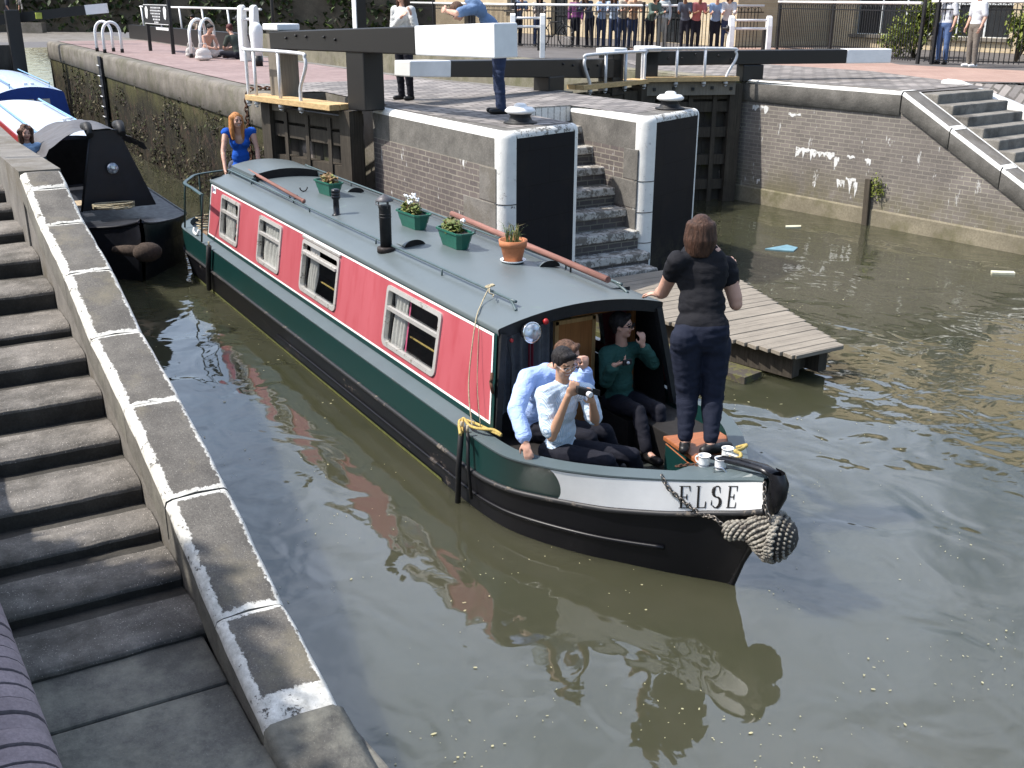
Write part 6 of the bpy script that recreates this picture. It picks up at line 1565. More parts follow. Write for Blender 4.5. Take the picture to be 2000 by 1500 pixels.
# ================================================================ BLACK BOAT BEHIND (bow and cratch)
DX, DY = -10.85, -1.75
b2 = thing('narrowboat', 'black narrowboat with tarpaulin covered front and round headlamp, behind the stair parapet', 'narrowboat', (DX, DY, 0))
M_b2 = plain('black_boat_paint', (.012, .013, .018), .38, 0, .3, 5)
def hull2(parent, mat, mat2, deckmat, xmin, roofless=True):
    m = MB()
    keep = [i for i in range(len(cG))]
    for s in (-1, 1):
        rows = [[side(c, s)[i] for c in (cK, cW, cS)] for i in keep]; m.loft(rows if s < 0 else rows[::-1], 0)
    m.build('hull', mat, parent)
    m = MB()
    for s in (-1, 1):
        rows = [[bandpt(u, v, s) for v in (0, 1)] for u in range(N_ + 1)]; m.loft(rows if s < 0 else rows[::-1], 0)
    m.build('hull_band', mat2, parent)
    m = MB()
    for s in (-1, 1):
        rows = [[Vector((cG[i].x, s * (cG[i].y + .006), cG[i].z)), Vector((cG[i].x, s * max(0, cG[i].y * .0), cG[i].z + .05))] for i in keep]; m.loft(rows if s < 0 else rows[::-1], 0, False)
    m.build('foredeck', deckmat, parent)
    m = MB()
    for s in (-1, 1): m.tube(side(outward(cG, .0), s), .02, 6)
    m.build('gunwale', mat2, parent)
hull2(b2, M_b2, M_b2, plain('black_deck', (.02, .022, .028), .5, 0, .3, 5), 0)
for c_ in (): pass
# cratch board with lamp
m = MB(); cbx = .63; o = Vector((DX, DY, 0)); q = [atx(157, 420, cbx + DX) - o, atx(303, 405, cbx + DX) - o, atx(226, 258, cbx + DX) - o, atx(172, 262, cbx + DX) - o]
m.hexa([q[0] + Vector((-.04, 0, 0)), q[0], q[1], q[1] + Vector((-.04, 0, 0))], [q[3] + Vector((-.04, 0, 0)), q[3], q[2], q[2] + Vector((-.04, 0, 0))]); cb2 = m.build('cratch_board', M_b2, b2, bevel=.01)
m = MB(); m.tube([q[0] + Vector((.01, 0, 0)), q[3] + Vector((.01, 0, 0))], .018, 6); m.build('board_trim', M_iron, cb2)
m = MB(); lp = atx(217, 335, cbx + DX + .06) - o; My = Matrix.Rotation(R(88), 3, 'Y'); m.lathe([(.02, -.08), (.07, -.06), (.092, 0)], lp, 24, 0, My); l2 = m.build('headlamp', M_black, b2); m = MB(); m.lathe([(.088, 0), (.08, .014), (.05, .028), (0, .034)], lp, 24, 0, My); m.build('lens', M_lens, l2)
# tarpaulin
M_tarp = plain('grey_tarpaulin', (.085, .08, .082), .6, 0, .25, 3, .3, 9)
tz = q[3].z; 
def tarp(u, v):
    x = cbx + .05 - 3.4 * u; y0 = q[3].y - .72 + u * .15; y1 = q[2].y + .45 + u * .15; y = y0 + (y1 - y0) * v
    e = abs(v - .5) * 2; z = tz + .02 - .42 * max(0, e - .25) ** 1.2 - .05 * math.sin(u * 9) * (1 - e) - .18 * u + .035 * noise.noise(Vector((u * 7, v * 6, 2)))
    if e > .93: z -= .07
    return (x, y, z)
m = MB(); m.grid(tarp, 40, 30); m.build('tarpaulin', M_tarp, b2)
for yy in (q[3].y - .02, q[2].y + .05): m = MB(); m.tube([Vector((cbx + .08, yy, tz - .06)), Vector((cbx - .1, yy, tz + .06)), Vector((cbx - .4, yy, tz + .03))], [.05, .07, .06], 10); m.build('rolled_edge', M_blkm, b2)
# well sides with red inside and small table
m = MB(); m.box((-.6, -.1, .5), (2.2, 1.5, .04)); m.build('well_floor', plain('dark_red_floor', (.09, .02, .018), .6), b2)
m = MB(); m.box((.35, -.55, .92), (.45, .5, .04)); m.build('table', wood('table_board', (.5, .4, .28), 'x'), b2)
t = thing('wine_glass', 'empty stemmed glass standing on the black boat table', 'glass', (DX + .42, DY - .42, .94)); m = MB(); m.lathe([(.03, 0), (.006, .008), (.005, .07), (.03, .10), (.035, .14), (.032, .16)], n=16); m.build('bowl', M_glass, t)
# rear cabin: white roof, blue rails
m = MB(); rows = [[(-3.0 - 1.0 * k, -.80 + .142 * j, 1.48 + .1 * (1 - ((j - 5) / 5) ** 2)) for j in range(11)] for k in range(9)]; m.loft(rows, 0); m.build('roof', plain('pale_blue_white_roof', (.46, .50, .56), .5, 0, .1, 4), b2)
m = MB()
for s in (-1, 1): m = MB(); w_ = .81 if s < 0 else .63; m.hexa([(-11, s * (w_ + .12), .7), (-3.0, s * (w_ + .12), .7), (-3.0, s * (w_ + .09), .7), (-11, s * (w_ + .09), .7)], [(-11, s * w_, 1.49), (-3.0, s * w_, 1.49), (-3.0, s * (w_ - .03), 1.49), (-11, s * (w_ - .03), 1.49)]); m.build('cabin_side', plain('red_cabin_side', (.30, .03, .03), .4), b2)
m = MB(); m.quad((-3.02, -.93, .6), (-3.02, .75, .6), (-3.02, .62, 1.5), (-3.02, -.8, 1.5)); m.build('cabin_front', M_dark, b2)
M_blr = plain('pale_blue_rail', (.22, .42, .62), .4)
for s in (-.55, .42): m = MB(); m.tube([(-3.2, s, 1.62), (-10.5, s, 1.62)], .022, 6); m.tube([(-3.2, s, 1.5), (-3.2, s, 1.62)], .02, 6); m.build('handrail', M_blr, b2)
m = MB(); m.lathe([(.03, 0), (.03, .12), (.16, .13), (.17, .15), (.0, .17)], (-4.6, .12, 1.58), 20); m.build('roof_vent', M_panel, b2)
m = MB(); m.tube([(.95 + .16 * math.cos(k * .45) * (1 + .3 * math.sin(k)), -.12 + .3 * math.sin(k * .45), .93 + .0012 * k) for k in range(60)], .012, 6); tag(m.build('rope', M_rope), 'pale rope coiled on the foredeck of the black boat', 'rope').location = (DX, DY, 0)
t = thing('bow_fender', 'dark brown worn rope fender on the bow of the black boat', 'fender', (DX + 2.2, DY, .50)); m = MB(); m.ball((.12, .03, 0), .16, 14, sc=(1, 1.3, .9)); m.tube([(.1, 0, 0), (-.15, -.22, .0), (-.32, -.35, -.01)], [.1, .08, .05], 10); m.build('core', plain('brown_rope', (.055, .038, .028), .95, 0, .5, 30, .8, 40), t)
# ================================================================ BLUE BOAT FURTHER BACK
b3 = thing('narrowboat', 'blue narrowboat with cream curtained front windows, further back at the left edge', 'narrowboat', (-25, -1.05, 0))
M_b3 = plain('blue_boat_paint', (.018, .055, .22), .4, 0, .15, 4)
m = MB(); m.prism([(-9, -.95), (.6, -.95), (1.6, -.5), (2.2, 0), (1.6, .5), (.6, .95), (-9, .95)], -.4, .72); m.build('hull', M_b3, b3)
m = MB(); rows = []
for x in (0.0, -.02, -8): rows.append([(x, -.93, .72), (x, -.82, 1.45)] + [(x, -.78 + .156 * j, 1.5 + .14 * (1 - ((j - 5) / 5) ** 2)) for j in range(11)] + [(x, .82, 1.45), (x, .93, .72)])
m.loft(rows, [0] + [0] + [1] * 10 + [0, 0], False); m.add(rows[0], [tuple(range(len(rows[0])))], 0); m.build('cabin', [M_b3, plain('pale_blue_roof', (.38, .46, .60), .5)], b3)
for k, y in enumerate((-.30, .10)): m = MB(); m.quad((.012, y, .88), (.012, y + .33, .88), (.012, y + .33, 1.32), (.012, y, 1.32)); m.build('curtained_window', plain('cream_blind', (.62, .52, .36), .8), b3)
for s in (-.5, .5): m = MB(); m.tube([(-.3, s, 1.60), (-.2, s, 1.70), (-7, s, 1.70)], .02, 6); m.build('handrail', M_blr, b3)
m = MB(); m.box((-.7, -.05, 1.67), (.14, .10, .08)); m.box((-.7, .12, 1.67), (.14, .1, .08)); m.build('roof_vent', M_panel, b3)
m = MB()
for k in range(3): m.tube([(.02, .50 + .12 * k + .05 * math.cos(R(a)), .78 + .04 * math.sin(R(a))) for a in range(0, 300, 30)], .008, 5)
m.build('painted_scroll', M_ropey, b3)

# ================================================================ FLOATING THINGS
M_float = plain('floating_petals', (.36, .33, .19), .8, 0, .3, 20)
m = MB(); rnd = random.Random(11)
def blocked(x, y):
    if abs(y) < 1.12 and -10.3 < x < .9: return True
    if 0 < x < 2.2 and abs(y) < 1.1 - .48 * max(0, x - .2): return True
    if y < -3.0 or x < -9.5: return True
    if y > 1.7 and x < -4.2 and y < 6.0: return True
    return False
n_ = 0
while n_ < 520:
    px, py = rnd.uniform(300, 2000), 380 + 1120 * rnd.random() ** 1.2
    p = atz(px, py, .006)
    if blocked(p.x, p.y) or p.y > 10.3: continue
    if noise.noise(Vector((p.x * 1.3, p.y * 1.3, 4))) < rnd.uniform(-.15, .4): continue
    s_ = rnd.uniform(.0022, .0046) * (1.9 if rnd.random() < .12 else 1) * (1 if py > 800 else 1.6); a = rnd.uniform(0, 6.28); e = rnd.uniform(1, 2.6)
    m.add([(p.x + s_ * (math.cos(a) * math.cos(b) * e - math.sin(a) * math.sin(b)), p.y + s_ * (math.sin(a) * math.cos(b) * e + math.cos(a) * math.sin(b)), .006 + .001 * (i % 2)) for i, b in enumerate([j * math.pi / 3 for j in range(6)])], [tuple(range(6))], 0); n_ += 1
tag(m.build('floating_petals', M_float), 'pale fallen petals and bits scattered over the water', 'petals', kind='stuff')
def float_flat(name, label, pts, mat, cat, th=.015):
    P = [atz(x, y, .01) for x, y in pts]; m = MB(); m.prism([(p.x, p.y) for p in P], -.005, th); return tag(m.build(name, mat), label, cat)
float_flat('plastic_sheet', 'pale blue plastic sheet floating near the far wall', [(1492, 482), (1535, 474), (1556, 479), (1548, 486), (1512, 484)], plain('blue_plastic', (.16, .30, .36), .4), 'plastic sheet')
float_flat('driftwood_stick', 'pale stick floating at the right edge of the canal', [(1933, 523), (1978, 524), (1981, 528), (1936, 527)], plain('pale_stick', (.6, .57, .42), .7), 'stick', .03)
float_flat('driftwood_stick', 'pale stick floating close under the far wing wall', [(1532, 437), (1562, 436), (1562, 439), (1532, 440)], plain('pale_stick', (.6, .57, .42), .7), 'stick', .02)
# ================================================================ PEOPLE
def blob(mb, voxel, it=4):
    """one continuous surface round overlapping closed forms"""
    me = bpy.data.meshes.new('tmp'); me.from_pydata(mb.v, [], mb.f); o = bpy.data.objects.new('tmp', me); COL.objects.link(o)
    r = o.modifiers.new('r', 'REMESH'); r.mode = 'VOXEL'; r.voxel_size = voxel; r.use_smooth_shade = True
    s = o.modifiers.new('s', 'SMOOTH'); s.iterations = it; s.factor = .5
    dg = bpy.context.evaluated_depsgraph_get(); out = bpy.data.meshes.new_from_object(o.evaluated_get(dg))
    bpy.data.objects.remove(o); bpy.data.meshes.remove(me); return out
def mesh_obj(name, me, mats, parent=None):
    o = bpy.data.objects.new(name, me); COL.objects.link(o); me.name = name; me.materials.clear()
    for m_ in (mats if isinstance(mats, (list, tuple)) else [mats]): me.materials.append(m_)
    if parent is not None: o.parent = parent
    for p in me.polygons: p.use_smooth = True
    return o
def cloth(name, col, wr=.5, stripes=None, scale=14, rough=.85, var=.12):
    if name in MATS: return MATS[name]
    t = NT(name); f = t.noise(5, 4, .6); c = t.mix(f, [x * (1 - var) for x in col], [min(1, x * (1 + var)) for x in col])
    if stripes:
        x, y, z = t.sep(); w = t.n('TexWave'); w.wave_type = 'BANDS'; w.bands_direction = 'DIAGONAL'; w.bands_direction = 'X'; t.set(w, Scale=stripes[1], Distortion=.4, Detail=1)
        t.l(t.map((1, 1, 0), (0, 0, R(60))), w.inputs['Vector']); c = t.mix(t.ramp(w.outputs['Fac'], (.70, 0.0), (.8, .85)), c, stripes[0])
        w2 = t.n('TexWave'); w2.bands_direction = 'X'; t.set(w2, Scale=stripes[1] * .37, Distortion=.6); t.l(t.map((1, 1, 0), (0, 0, R(60))), w2.inputs['Vector']); c = t.mix(t.ramp(w2.outputs['Fac'], (.45, 0.0), (.6, .5)), c, [q * .8 for q in stripes[2]])
    n1 = t.noise(scale, 3, .55, t.map((1, 1, 1.8)), 1.2); n2 = t.noise(scale * 2.6, 3, .5, None, .8)
    t.bump(t.mix(.16, n1, n2), wr, .026)
    MATS[name] = t.out(c, rough, 0, .2); return MATS[name]
def skin_mat(name, col):
    if name in MATS: return MATS[name]
    t = NT(name); c = t.mix(t.noise(9, 4, .6), [x * .85 for x in col], [min(1, x * 1.12) for x in col]); t.p.inputs['Subsurface Weight'].default_value = .06; t.p.inputs['Subsurface Radius'].default_value = (.02, .008, .004)
    MATS[name] = t.out(c, .5, 0, .4); return MATS[name]
SK_P = skin_mat('fair_skin', (.52, .30, .22)); SK_T = skin_mat('light_tan_skin', (.46, .26, .165)); SK_D = skin_mat('brown_skin', (.20, .10, .06))
M_eye = plain('eye_dark', (.02, .015, .012), .2); M_lip = plain('lip', (.36, .12, .10), .5); M_teeth = plain('teeth', (.7, .66, .6), .4)
M_jeans = cloth('blue_jeans', (.030, .042, .085), .5); M_blackc = cloth('black_cotton', (.011, .011, .014), .3, scale=7); M_trou = cloth('charcoal_trousers', (.012, .0125, .019), .28, scale=7); M_shoe = plain('black_shoe', (.012, .011, .011), .45)
def hairmat(name, col):
    if name in MATS: return MATS[name]
    t = NT(name); n = t.noise(6, 5, .6, t.map((9, 9, .8))); c = t.mix(t.ramp(n, (.3, 0.0), (.7, 1.0)), [x * .4 for x in col], [x * 2.0 for x in col]); t.bump(n, .9, .02); MATS[name] = t.out(c, .6, 0, .25); return MATS[name]
H_black, H_brown, H_red, H_dkb = hairmat('black_hair', (.012, .010, .010)), hairmat('brown_hair', (.045, .022, .014)), hairmat('copper_hair', (.36, .15, .05)), hairmat('curly_brown_hair', (.085, .045, .028))
def frame(f, up=(0, 0, 1)):
    f = Vector(f).normalized(); u = Vector(up); r = f.cross(u).normalized(); u = r.cross(f).normalized()
    return Matrix((r, f, u)).transposed()       # columns right, forward, up
def hand(m, w, d, nrm, k=1.0, curl=.5, side=1):
    """palm, four fingers, thumb; d finger direction, nrm back of the hand"""
    d = Vector(d).normalized(); nrm = Vector(nrm); nrm = (nrm - d * nrm.dot(d)).normalized(); x = d.cross(nrm).normalized() * side
    w = Vector(w); Mx = Matrix((x, d, nrm)).transposed()
    m.ball(w + d * .045 * k, .045 * k, 10, sc=(.88, 1.05, .38), M=Mx)
    for i, (ox, L) in enumerate(((-.030, .068), (-.010, .078), (.011, .072), (.030, .055))):
        a = w + d * .075 * k + x * ox * k; b = a + (d * math.cos(curl * .6) - nrm * math.sin(curl * .6)) * L * .5 * k + x * ox * .15 * k; c = b + (d * math.cos(curl * 1.7) - nrm * math.sin(curl * 1.7)) * L * .55 * k
        m.cap(a, b, .0095 * k, .0088 * k, 7); m.cap(b, c, .0088 * k, .0072 * k, 7)
    a = w + d * .025 * k - x * .032 * k; b = a + (d * .75 - x * .75 - nrm * .25).normalized() * .038 * k; c = b + (d * .95 - x * .2 - nrm * .35).normalized() * .03 * k
    m.cap(a, b, .0125 * k, .0105 * k, 7); m.cap(b, c, .0105 * k, .008 * k, 7)
def limb(m, a, b, r0, r1, bulge=0):
    a, b = Vector(a), Vector(b); m.cap(a, b, r0, r1, 12)
    if bulge: m.cap(a.lerp(b, .18), a.lerp(b, .5), r0 * (1 + bulge * .6), (r0 + r1) / 2 * (1 + bulge), 12)
def stand(loc, az, h=1.70, lean=0, **kw):
    """joint dictionary of a standing figure facing az (degrees)"""
    k = h / 1.75; f = Vector((math.cos(R(az)), math.sin(R(az)), 0)); r = Vector((f.y, -f.x, 0)); o = Vector(loc); u = Vector((0, 0, 1))
    P = lambda x, y, z: o + (r * x + f * y + u * z) * k
    J = dict(k=k, f=f, hf=f, pel=P(0, 0, .95), chest=P(0, .0 + lean * .35, 1.27), neck=P(0, -.01 + lean * .55, 1.46), head=P(0, .025 + lean * .7, 1.635))
    for s, n in ((1, 'R'), (-1, 'L')):
        J['sh' + n] = P(.175 * s, lean * .5, 1.415); J['el' + n] = P(.235 * s, -.02 + lean * .4, 1.13); J['wr' + n] = P(.23 * s, .08 + lean * .4, .89)
        J['hip' + n] = P(.085 * s, 0, .92); J['kn' + n] = P(.095 * s, .02, .50); J['an' + n] = P(.095 * s, -.02, .075); J['to' + n] = P(.115 * s, .14, .03)
    J.update(kw); return J
def folds(me, k, voxel):
    if voxel > .0125: return
    nr = [v.normal.copy() for v in me.vertices]; co = []
    for v, n in zip(me.vertices, nr):
        c = v.co; w = abs(noise.noise(Vector((c.x * 6 + c.z * 4, c.y * 6 - c.z * 5, c.z * 15)))) - .2
        co += list(c + n * (.013 * k * w + .003 * noise.noise(c * 24)))
    me.vertices.foreach_set('co', co)
def person(J, label, top, legs, skin=SK_P, hair=None, hairmat_=H_brown, shoes=M_shoe, voxel=.012, sleeve=.45, neckline=0, female=False, bulk=1.0, group=None, smile=False, crop=False, loose=.012, legend=1.0, collar=False):
    k = J['k']; F = frame(J['f']); f = Vector(J['f']).normalized(); hf = Vector(J['hf']).normalized(); HF = frame(hf, J.get('hup', (0, 0, 1))); rgt = F.col[0]; hu = HF.col[2]; hr = HF.col[0]
    V = {n: Vector(v) for n, v in J.items() if n not in ('k', 'f', 'hf', 'hup', 'hands')}
    m = MB(); hd = V['head']; up = (V['neck'] - V['pel']).normalized(); TF = frame(f - up * f.dot(up), up)
    # head: skull, face, jaw, nose, ears, neck
    m.ball(hd + hu * .022 * k - hf * .010 * k, .095 * k, 16, sc=(.80, 1.02, 1.0), M=HF); m.ball(hd - hu * .03 * k + hf * .022 * k, .072 * k, 14, sc=(.86, .90, 1.12), M=HF); m.ball(hd - hu * .082 * k + hf * .050 * k, .036 * k, 10, sc=(1.0, .8, .75), M=HF)
    m.cap(hd + hu * .012 * k + hf * .082 * k, hd - hu * .026 * k + hf * .102 * k, .008 * k, .0135 * k, 8)
    for s in (-1, 1):
        m.ball(hd + hr * s * .075 * k - hu * .01 * k - hf * .005 * k, .028 * k, 8, sc=(.35, .75, 1.1), M=HF); m.ball(hd + hr * s * .038 * k - hu * .025 * k + hf * .062 * k, .026 * k, 8)
    m.cap(hd + hu * .018 * k + hf * .078 * k + hr * .035 * k, hd + hu * .018 * k + hf * .078 * k - hr * .035 * k, .011 * k, .011 * k, 8)
    m.cap(hd - hu * .06 * k - hf * .012 * k, V['neck'] - up * .05 * k, .050 * k, .058 * k, 12)
    # trunk under the clothes
    m.ball(V['chest'].lerp(V['neck'], .25), .15 * k * bulk, 14, sc=(.98, .62, 1.25), M=TF); m.ball(V['pel'].lerp(V['chest'], .45), .135 * k * bulk, 14, sc=(.9, .66, 1.2), M=TF); m.ball(V['pel'], .15 * k * bulk, 14, sc=(1.02, .74, .9), M=TF)
    for n, s in (('R', 1), ('L', -1)):
        limb(m, V['neck'] - up * .05 * k, V['sh' + n], .05 * k, .056 * k); limb(m, V['sh' + n], V['el' + n], .050 * k * bulk, .039 * k * bulk, .08); limb(m, V['el' + n], V['wr' + n], .040 * k * bulk, .027 * k, .08)
        hd_ = J.get('hands', {}).get(n); d = (V['wr' + n] - V['el' + n]).normalized()
        if hd_: hand(m, V['wr' + n], hd_[0], hd_[1], k * 1.0, hd_[2], -s if len(hd_) < 4 else hd_[3])
        else: hand(m, V['wr' + n], d, rgt * s, k, .5, s)
        if not crop:
            limb(m, V['hip' + n], V['kn' + n], .078 * k * bulk, .052 * k, .06); limb(m, V['kn' + n], V['an' + n], .050 * k, .034 * k, .12); limb(m, V['an' + n] - Vector((0, 0, .03 * k)), V['to' + n], .034 * k, .026 * k)
    me = blob(m, voxel, 3); o = mesh_obj('person', me, [skin, M_eye, M_lip, M_teeth])
    if voxel < .0125:
        eyes = [hd + hr * s * .033 * k + hu * .002 * k + hf * .088 * k for s in (-1, 1)]; mouth = hd - hu * .058 * k + hf * .088 * k
        for p in me.polygons:
            c = p.center
            for e in eyes:
                q = c - e
                if abs(q.dot(hr)) < .016 * k and abs(q.dot(hu)) < .008 * k and q.length < .03 * k: p.material_index = 1
                if abs(q.dot(hr)) < .02 * k and abs(q.dot(hu) - .023 * k) < .006 * k and q.length < .04 * k: p.material_index = 1
            q = c - mouth
            if abs(q.dot(hr)) < .027 * k and abs(q.dot(hu)) < (.013 if smile else .009) * k and q.length < .035 * k: p.material_index = 3 if smile and abs(q.dot(hu)) < .006 * k else 2
    tag(o, label, 'person', group)
    # top
    if top is not None:
        L = loose * k; m = MB(); b = bulk
        m.ball(V['chest'].lerp(V['neck'], .22), .15 * k * b + L, 18, sc=(1.0, .64, 1.16), M=TF); m.ball(V['pel'].lerp(V['chest'], .5), .138 * k * b + L, 18, sc=(.94, .70, 1.15), M=TF); m.ball(V['pel'] + up * .03 * k, .15 * k * b + L, 18, sc=(1.0, .76, .75), M=TF)
        if female:
            for s in (-1, 1): m.ball(V['chest'] + TF.col[0] * s * .07 * k + TF.col[1] * .085 * k * b + up * .03 * k, .068 * k, 10)
        for n in 'RL':
            sh, el, wr = V['sh' + n], V['el' + n], V['wr' + n]; limb(m, V['neck'] - up * .055 * k, sh - up * .006 * k, .052 * k + L, .060 * k + L)
            if sleeve > 0:
                e = sh.lerp(el, min(1, sleeve / .5)); limb(m, sh, e, .056 * k * b + L, .050 * k * b + L * 1.2)
                if sleeve > .5: limb(m, el, el.lerp(wr, (sleeve - .5) / .5), .048 * k * b + L, .038 * k + L * 1.3)
        if collar:
            for q in range(0, 360, 30): m.ball(V['neck'] - up * .015 * k + (TF.col[0] * math.cos(R(q)) + TF.col[1] * math.sin(R(q))) * .062 * k, .016 * k, 6)
        if neckline:     # scoop cut: handled by skin showing through a lowered front
            pass
        tm = blob(m, voxel * 1.15, 4)
        if neckline:
            c0 = V['neck'] - up * .03 * k + TF.col[1] * .06 * k; bm = bmesh.new(); bm.from_mesh(tm)
            bmesh.ops.delete(bm, geom=[fc for fc in bm.faces if ((fc.calc_center_median() - c0).dot(TF.col[0]) / (.085 * k)) ** 2 + ((fc.calc_center_median() - c0).dot(up) / (neckline * k)) ** 2 < 1 and (fc.calc_center_median() - c0).dot(TF.col[1]) > -.06 * k], context='FACES'); bm.to_mesh(tm); bm.free()
        folds(tm, k, voxel); mesh_obj('top', tm, top, o)
    if legs is not None and not crop:
        m = MB(); L = .010 * k
        m.ball(V['pel'] - up * .01 * k, .152 * k * bulk + L, 18, sc=(1.02, .78, .92), M=TF)
        for n, s in (('R', 1), ('L', -1)):
            m.ball(V['hip' + n] - TF.col[1] * .05 * k, .085 * k * bulk, 12); limb(m, V['hip' + n], V['kn' + n], .084 * k * bulk + L, .058 * k * bulk + L, .05); e = V['kn' + n].lerp(V['an' + n], legend); limb(m, V['kn' + n], e, .056 * k * bulk + L, .047 * k + L, .06)
        lm = blob(m, voxel * 1.15, 4); folds(lm, k, voxel); mesh_obj('trousers', lm, legs, o)
    if shoes is not None and not crop:
        for n in 'RL':
            m = MB(); a, t_ = V['an' + n], V['to' + n]; d = (t_ - a); d.z = 0; d.normalize(); bse = Vector((a.x, a.y, t_.z + .01 * k)); m.cap(bse - d * .05 * k, t_ + Vector((0, 0, .012 * k)), .042 * k, .038 * k, 10); m.cap(a - Vector((0, 0, .02 * k)), bse + d * .05 * k, .044 * k, .04 * k, 10); mesh_obj('shoe', blob(m, max(voxel, .012), 3), shoes, o)
    if hair:
        m = MB()
        m.ball(hd + hu * .036 * k - hf * .022 * k, .102 * k, 16, sc=(.84, 1.0, .95), M=HF)
        if hair in ('bob', 'long', 'curly'):
            n_ = {'bob': .155, 'long': .27, 'curly': .15}[hair]
            for q in range(100, 441, 17):
                a = R(q); d = hr * math.cos(a) + hf * math.sin(a)
                if 22 < q % 360 < 158: continue
                p0 = hd + hu * .05 * k + d * .075 * k - hf * .02 * k; p1 = hd - hu * n_ * k + d * (.085 if hair == 'curly' else .078) * k - hf * .025 * k
                m.cap(p0, p0.lerp(p1, .5) + d * .012 * k, .035 * k, .036 * k, 8); m.cap(p0.lerp(p1, .5) + d * .012 * k, p1, .036 * k, (.022 if hair != 'curly' else .04) * k, 8)
            if hair == 'curly':
                for i in range(40): d = Vector((random.gauss(0, 1), random.gauss(0, 1), random.gauss(.2, 1))).normalized(); p = hd + hu * .02 * k + d * .115 * k; (m.ball(p, .03 * k, 6) if d.dot(hf) < .45 else None)
        if hair == 'short':
            m.cap(hd + hu * .085 * k + hf * .055 * k + hr * .04 * k, hd + hu * .085 * k + hf * .055 * k - hr * .04 * k, .026 * k, .026 * k, 8); m.ball(hd - hu * .02 * k - hf * .055 * k, .062 * k, 10, sc=(1, .7, 1.1), M=HF)
            for s in (-1, 1): m.ball(hd + hr * s * .068 * k + hu * .03 * k + hf * .0 * k, .03 * k, 8, sc=(.5, 1, 1.3), M=HF)
        if hair == 'bald':
            m = MB(); m.ball(hd + hu * .016 * k - hf * .036 * k, .104 * k, 14, sc=(.86, .86, .86), M=HF); m.ball(hd - hu * .02 * k - hf * .05 * k, .066 * k, 10, sc=(1.1, .7, 1.1), M=HF)
        if hair == 'tied': m.ball(hd + hu * .06 * k - hf * .11 * k, .05 * k, 10); m.ball(hd - hu * .02 * k - hf * .055 * k, .062 * k, 10)
        hm = blob(m, voxel * 1.1, 2)
        for v in hm.vertices: v.co += noise.noise_vector(v.co * 38) * .004 * k * (2.2 if hair == 'curly' else .45)
        mesh_obj('hair', hm, hairmat_, o)
    return o, V, HF
def glasses(o, J, mat, dark=True):
    k = J['k']; HF = frame(J['hf'], J.get('hup', (0, 0, 1))); hr, hf, hu = HF.col; hd = Vector(J['head']); m = MB()
    for s in (-1, 1):
        c = hd + hr * s * .034 * k + hu * .003 * k + hf * .103 * k
        ring = [c + hr * .027 * k * math.cos(R(q)) + hu * .018 * k * math.sin(R(q)) for q in range(0, 360, 24)]
        m.tube(ring, .0022 * k, 5, closed=True)
        if dark: m.add(ring, [tuple(range(15))])
        m.tube([c + hr * s * .027 * k, hd + hr * s * .078 * k + hf * .07 * k + hu * .006 * k, hd + hr * s * .08 * k - hf * .01 * k + hu * .002 * k], .002 * k, 5)
    m.tube([hd + hr * .008 * k + hf * .106 * k + hu * .005 * k, hd - hr * .008 * k + hf * .106 * k + hu * .005 * k], .002 * k, 5)
    m.build('glasses', mat, o)
ux = Vector((1, 0, 0)); uy = Vector((0, 1, 0)); uz = Vector((0, 0, 1))
# --- woman in black on the hatch board, seen from behind, one hand on the roof
k = 1.0; f0 = Vector((-.62, .78, 0)).normalized()
fl, fr = atz(1338, 868, .765), atz(1388, 872, .765)
J = stand((1.20, .30, .715), 128, 1.77)
J.update(pel=atx(1370, 640, 1.12), chest=atx(1368, 540, 1.04), neck=atx(1368, 478, 1.03), head=atx(1366, 449, 1.02) , hf=Vector((-.80, .60, -.02)),
    shL=atx(1322, 508, .98), elL=atx(1293, 568, .70), wrL=atx(1280, 572, .36), shR=atx(1416, 516, 1.06), elR=atx(1436, 590, 1.16), wrR=atx(1430, 527, 1.12),
    hipL=atx(1338, 660, 1.10), hipR=atx(1396, 665, 1.17), knL=atx(1343, 772, 1.12), knR=atx(1392, 775, 1.22), anL=fl + Vector((0, 0, .03)), anR=fr + Vector((0, 0, .03)), toL=fl + Vector((-.10, .10, -.022)), toR=fr + Vector((.02, .16, -.022)), f=f0,
    hands={'L': (Vector((-1, -.1, -.15)), uz, .5, 1), 'R': (Vector((-.25, -.05, 1)), Vector((1, .2, .1)), .9, -1)})
o, V, HF = person(J, 'woman in black top and trousers standing with her back turned, hand on the roof', M_blackc, cloth('navy_black_jeans', (.011, .014, .027), .3, scale=7), SK_P, 'bob', H_brown, voxel=.010, sleeve=.18, female=True, bulk=1.27, legend=.86, loose=.010)
# --- young man with camcorder
J = dict(k=.97, f=Vector((.86, .50, 0)), hf=Vector((.96, .06, -.20)), pel=Vector((.62, -.60, .66)), chest=Vector((.68, -.62, 1.00)), neck=Vector((.685, -.625, 1.245)), head=atx(1101, 709, .71),
    shR=Vector((.70, -.80, 1.175)), shL=Vector((.76, -.46, 1.155)), elR=Vector((.86, -.83, .90)), wrR=atx(1110, 772, .98), elL=atx(1163, 822, .86), wrL=atx(1157, 783, 1.02),
    hipR=Vector((.66, -.68, .66)), hipL=Vector((.70, -.50, .66)), knR=Vector((1.06, -.46, .70)), knL=Vector((1.06, -.24, .70)), anR=Vector((1.05, -.33, .40)), anL=Vector((1.02, -.10, .40)), toR=Vector((1.16, -.25, .34)), toL=Vector((1.14, -.02, .34)),
    hands={'R': (Vector((.25, .35, .85)), Vector((.9, -.5, .1)), .9, -1), 'L': (Vector((.2, -.4, .85)), Vector((.9, .3, .1)), .9, 1)})
shirt = cloth('striped_shirt', (.66, .72, .78), .5, ((.20, .34, .50), 34.0, (.50, .66, .80)), 10)
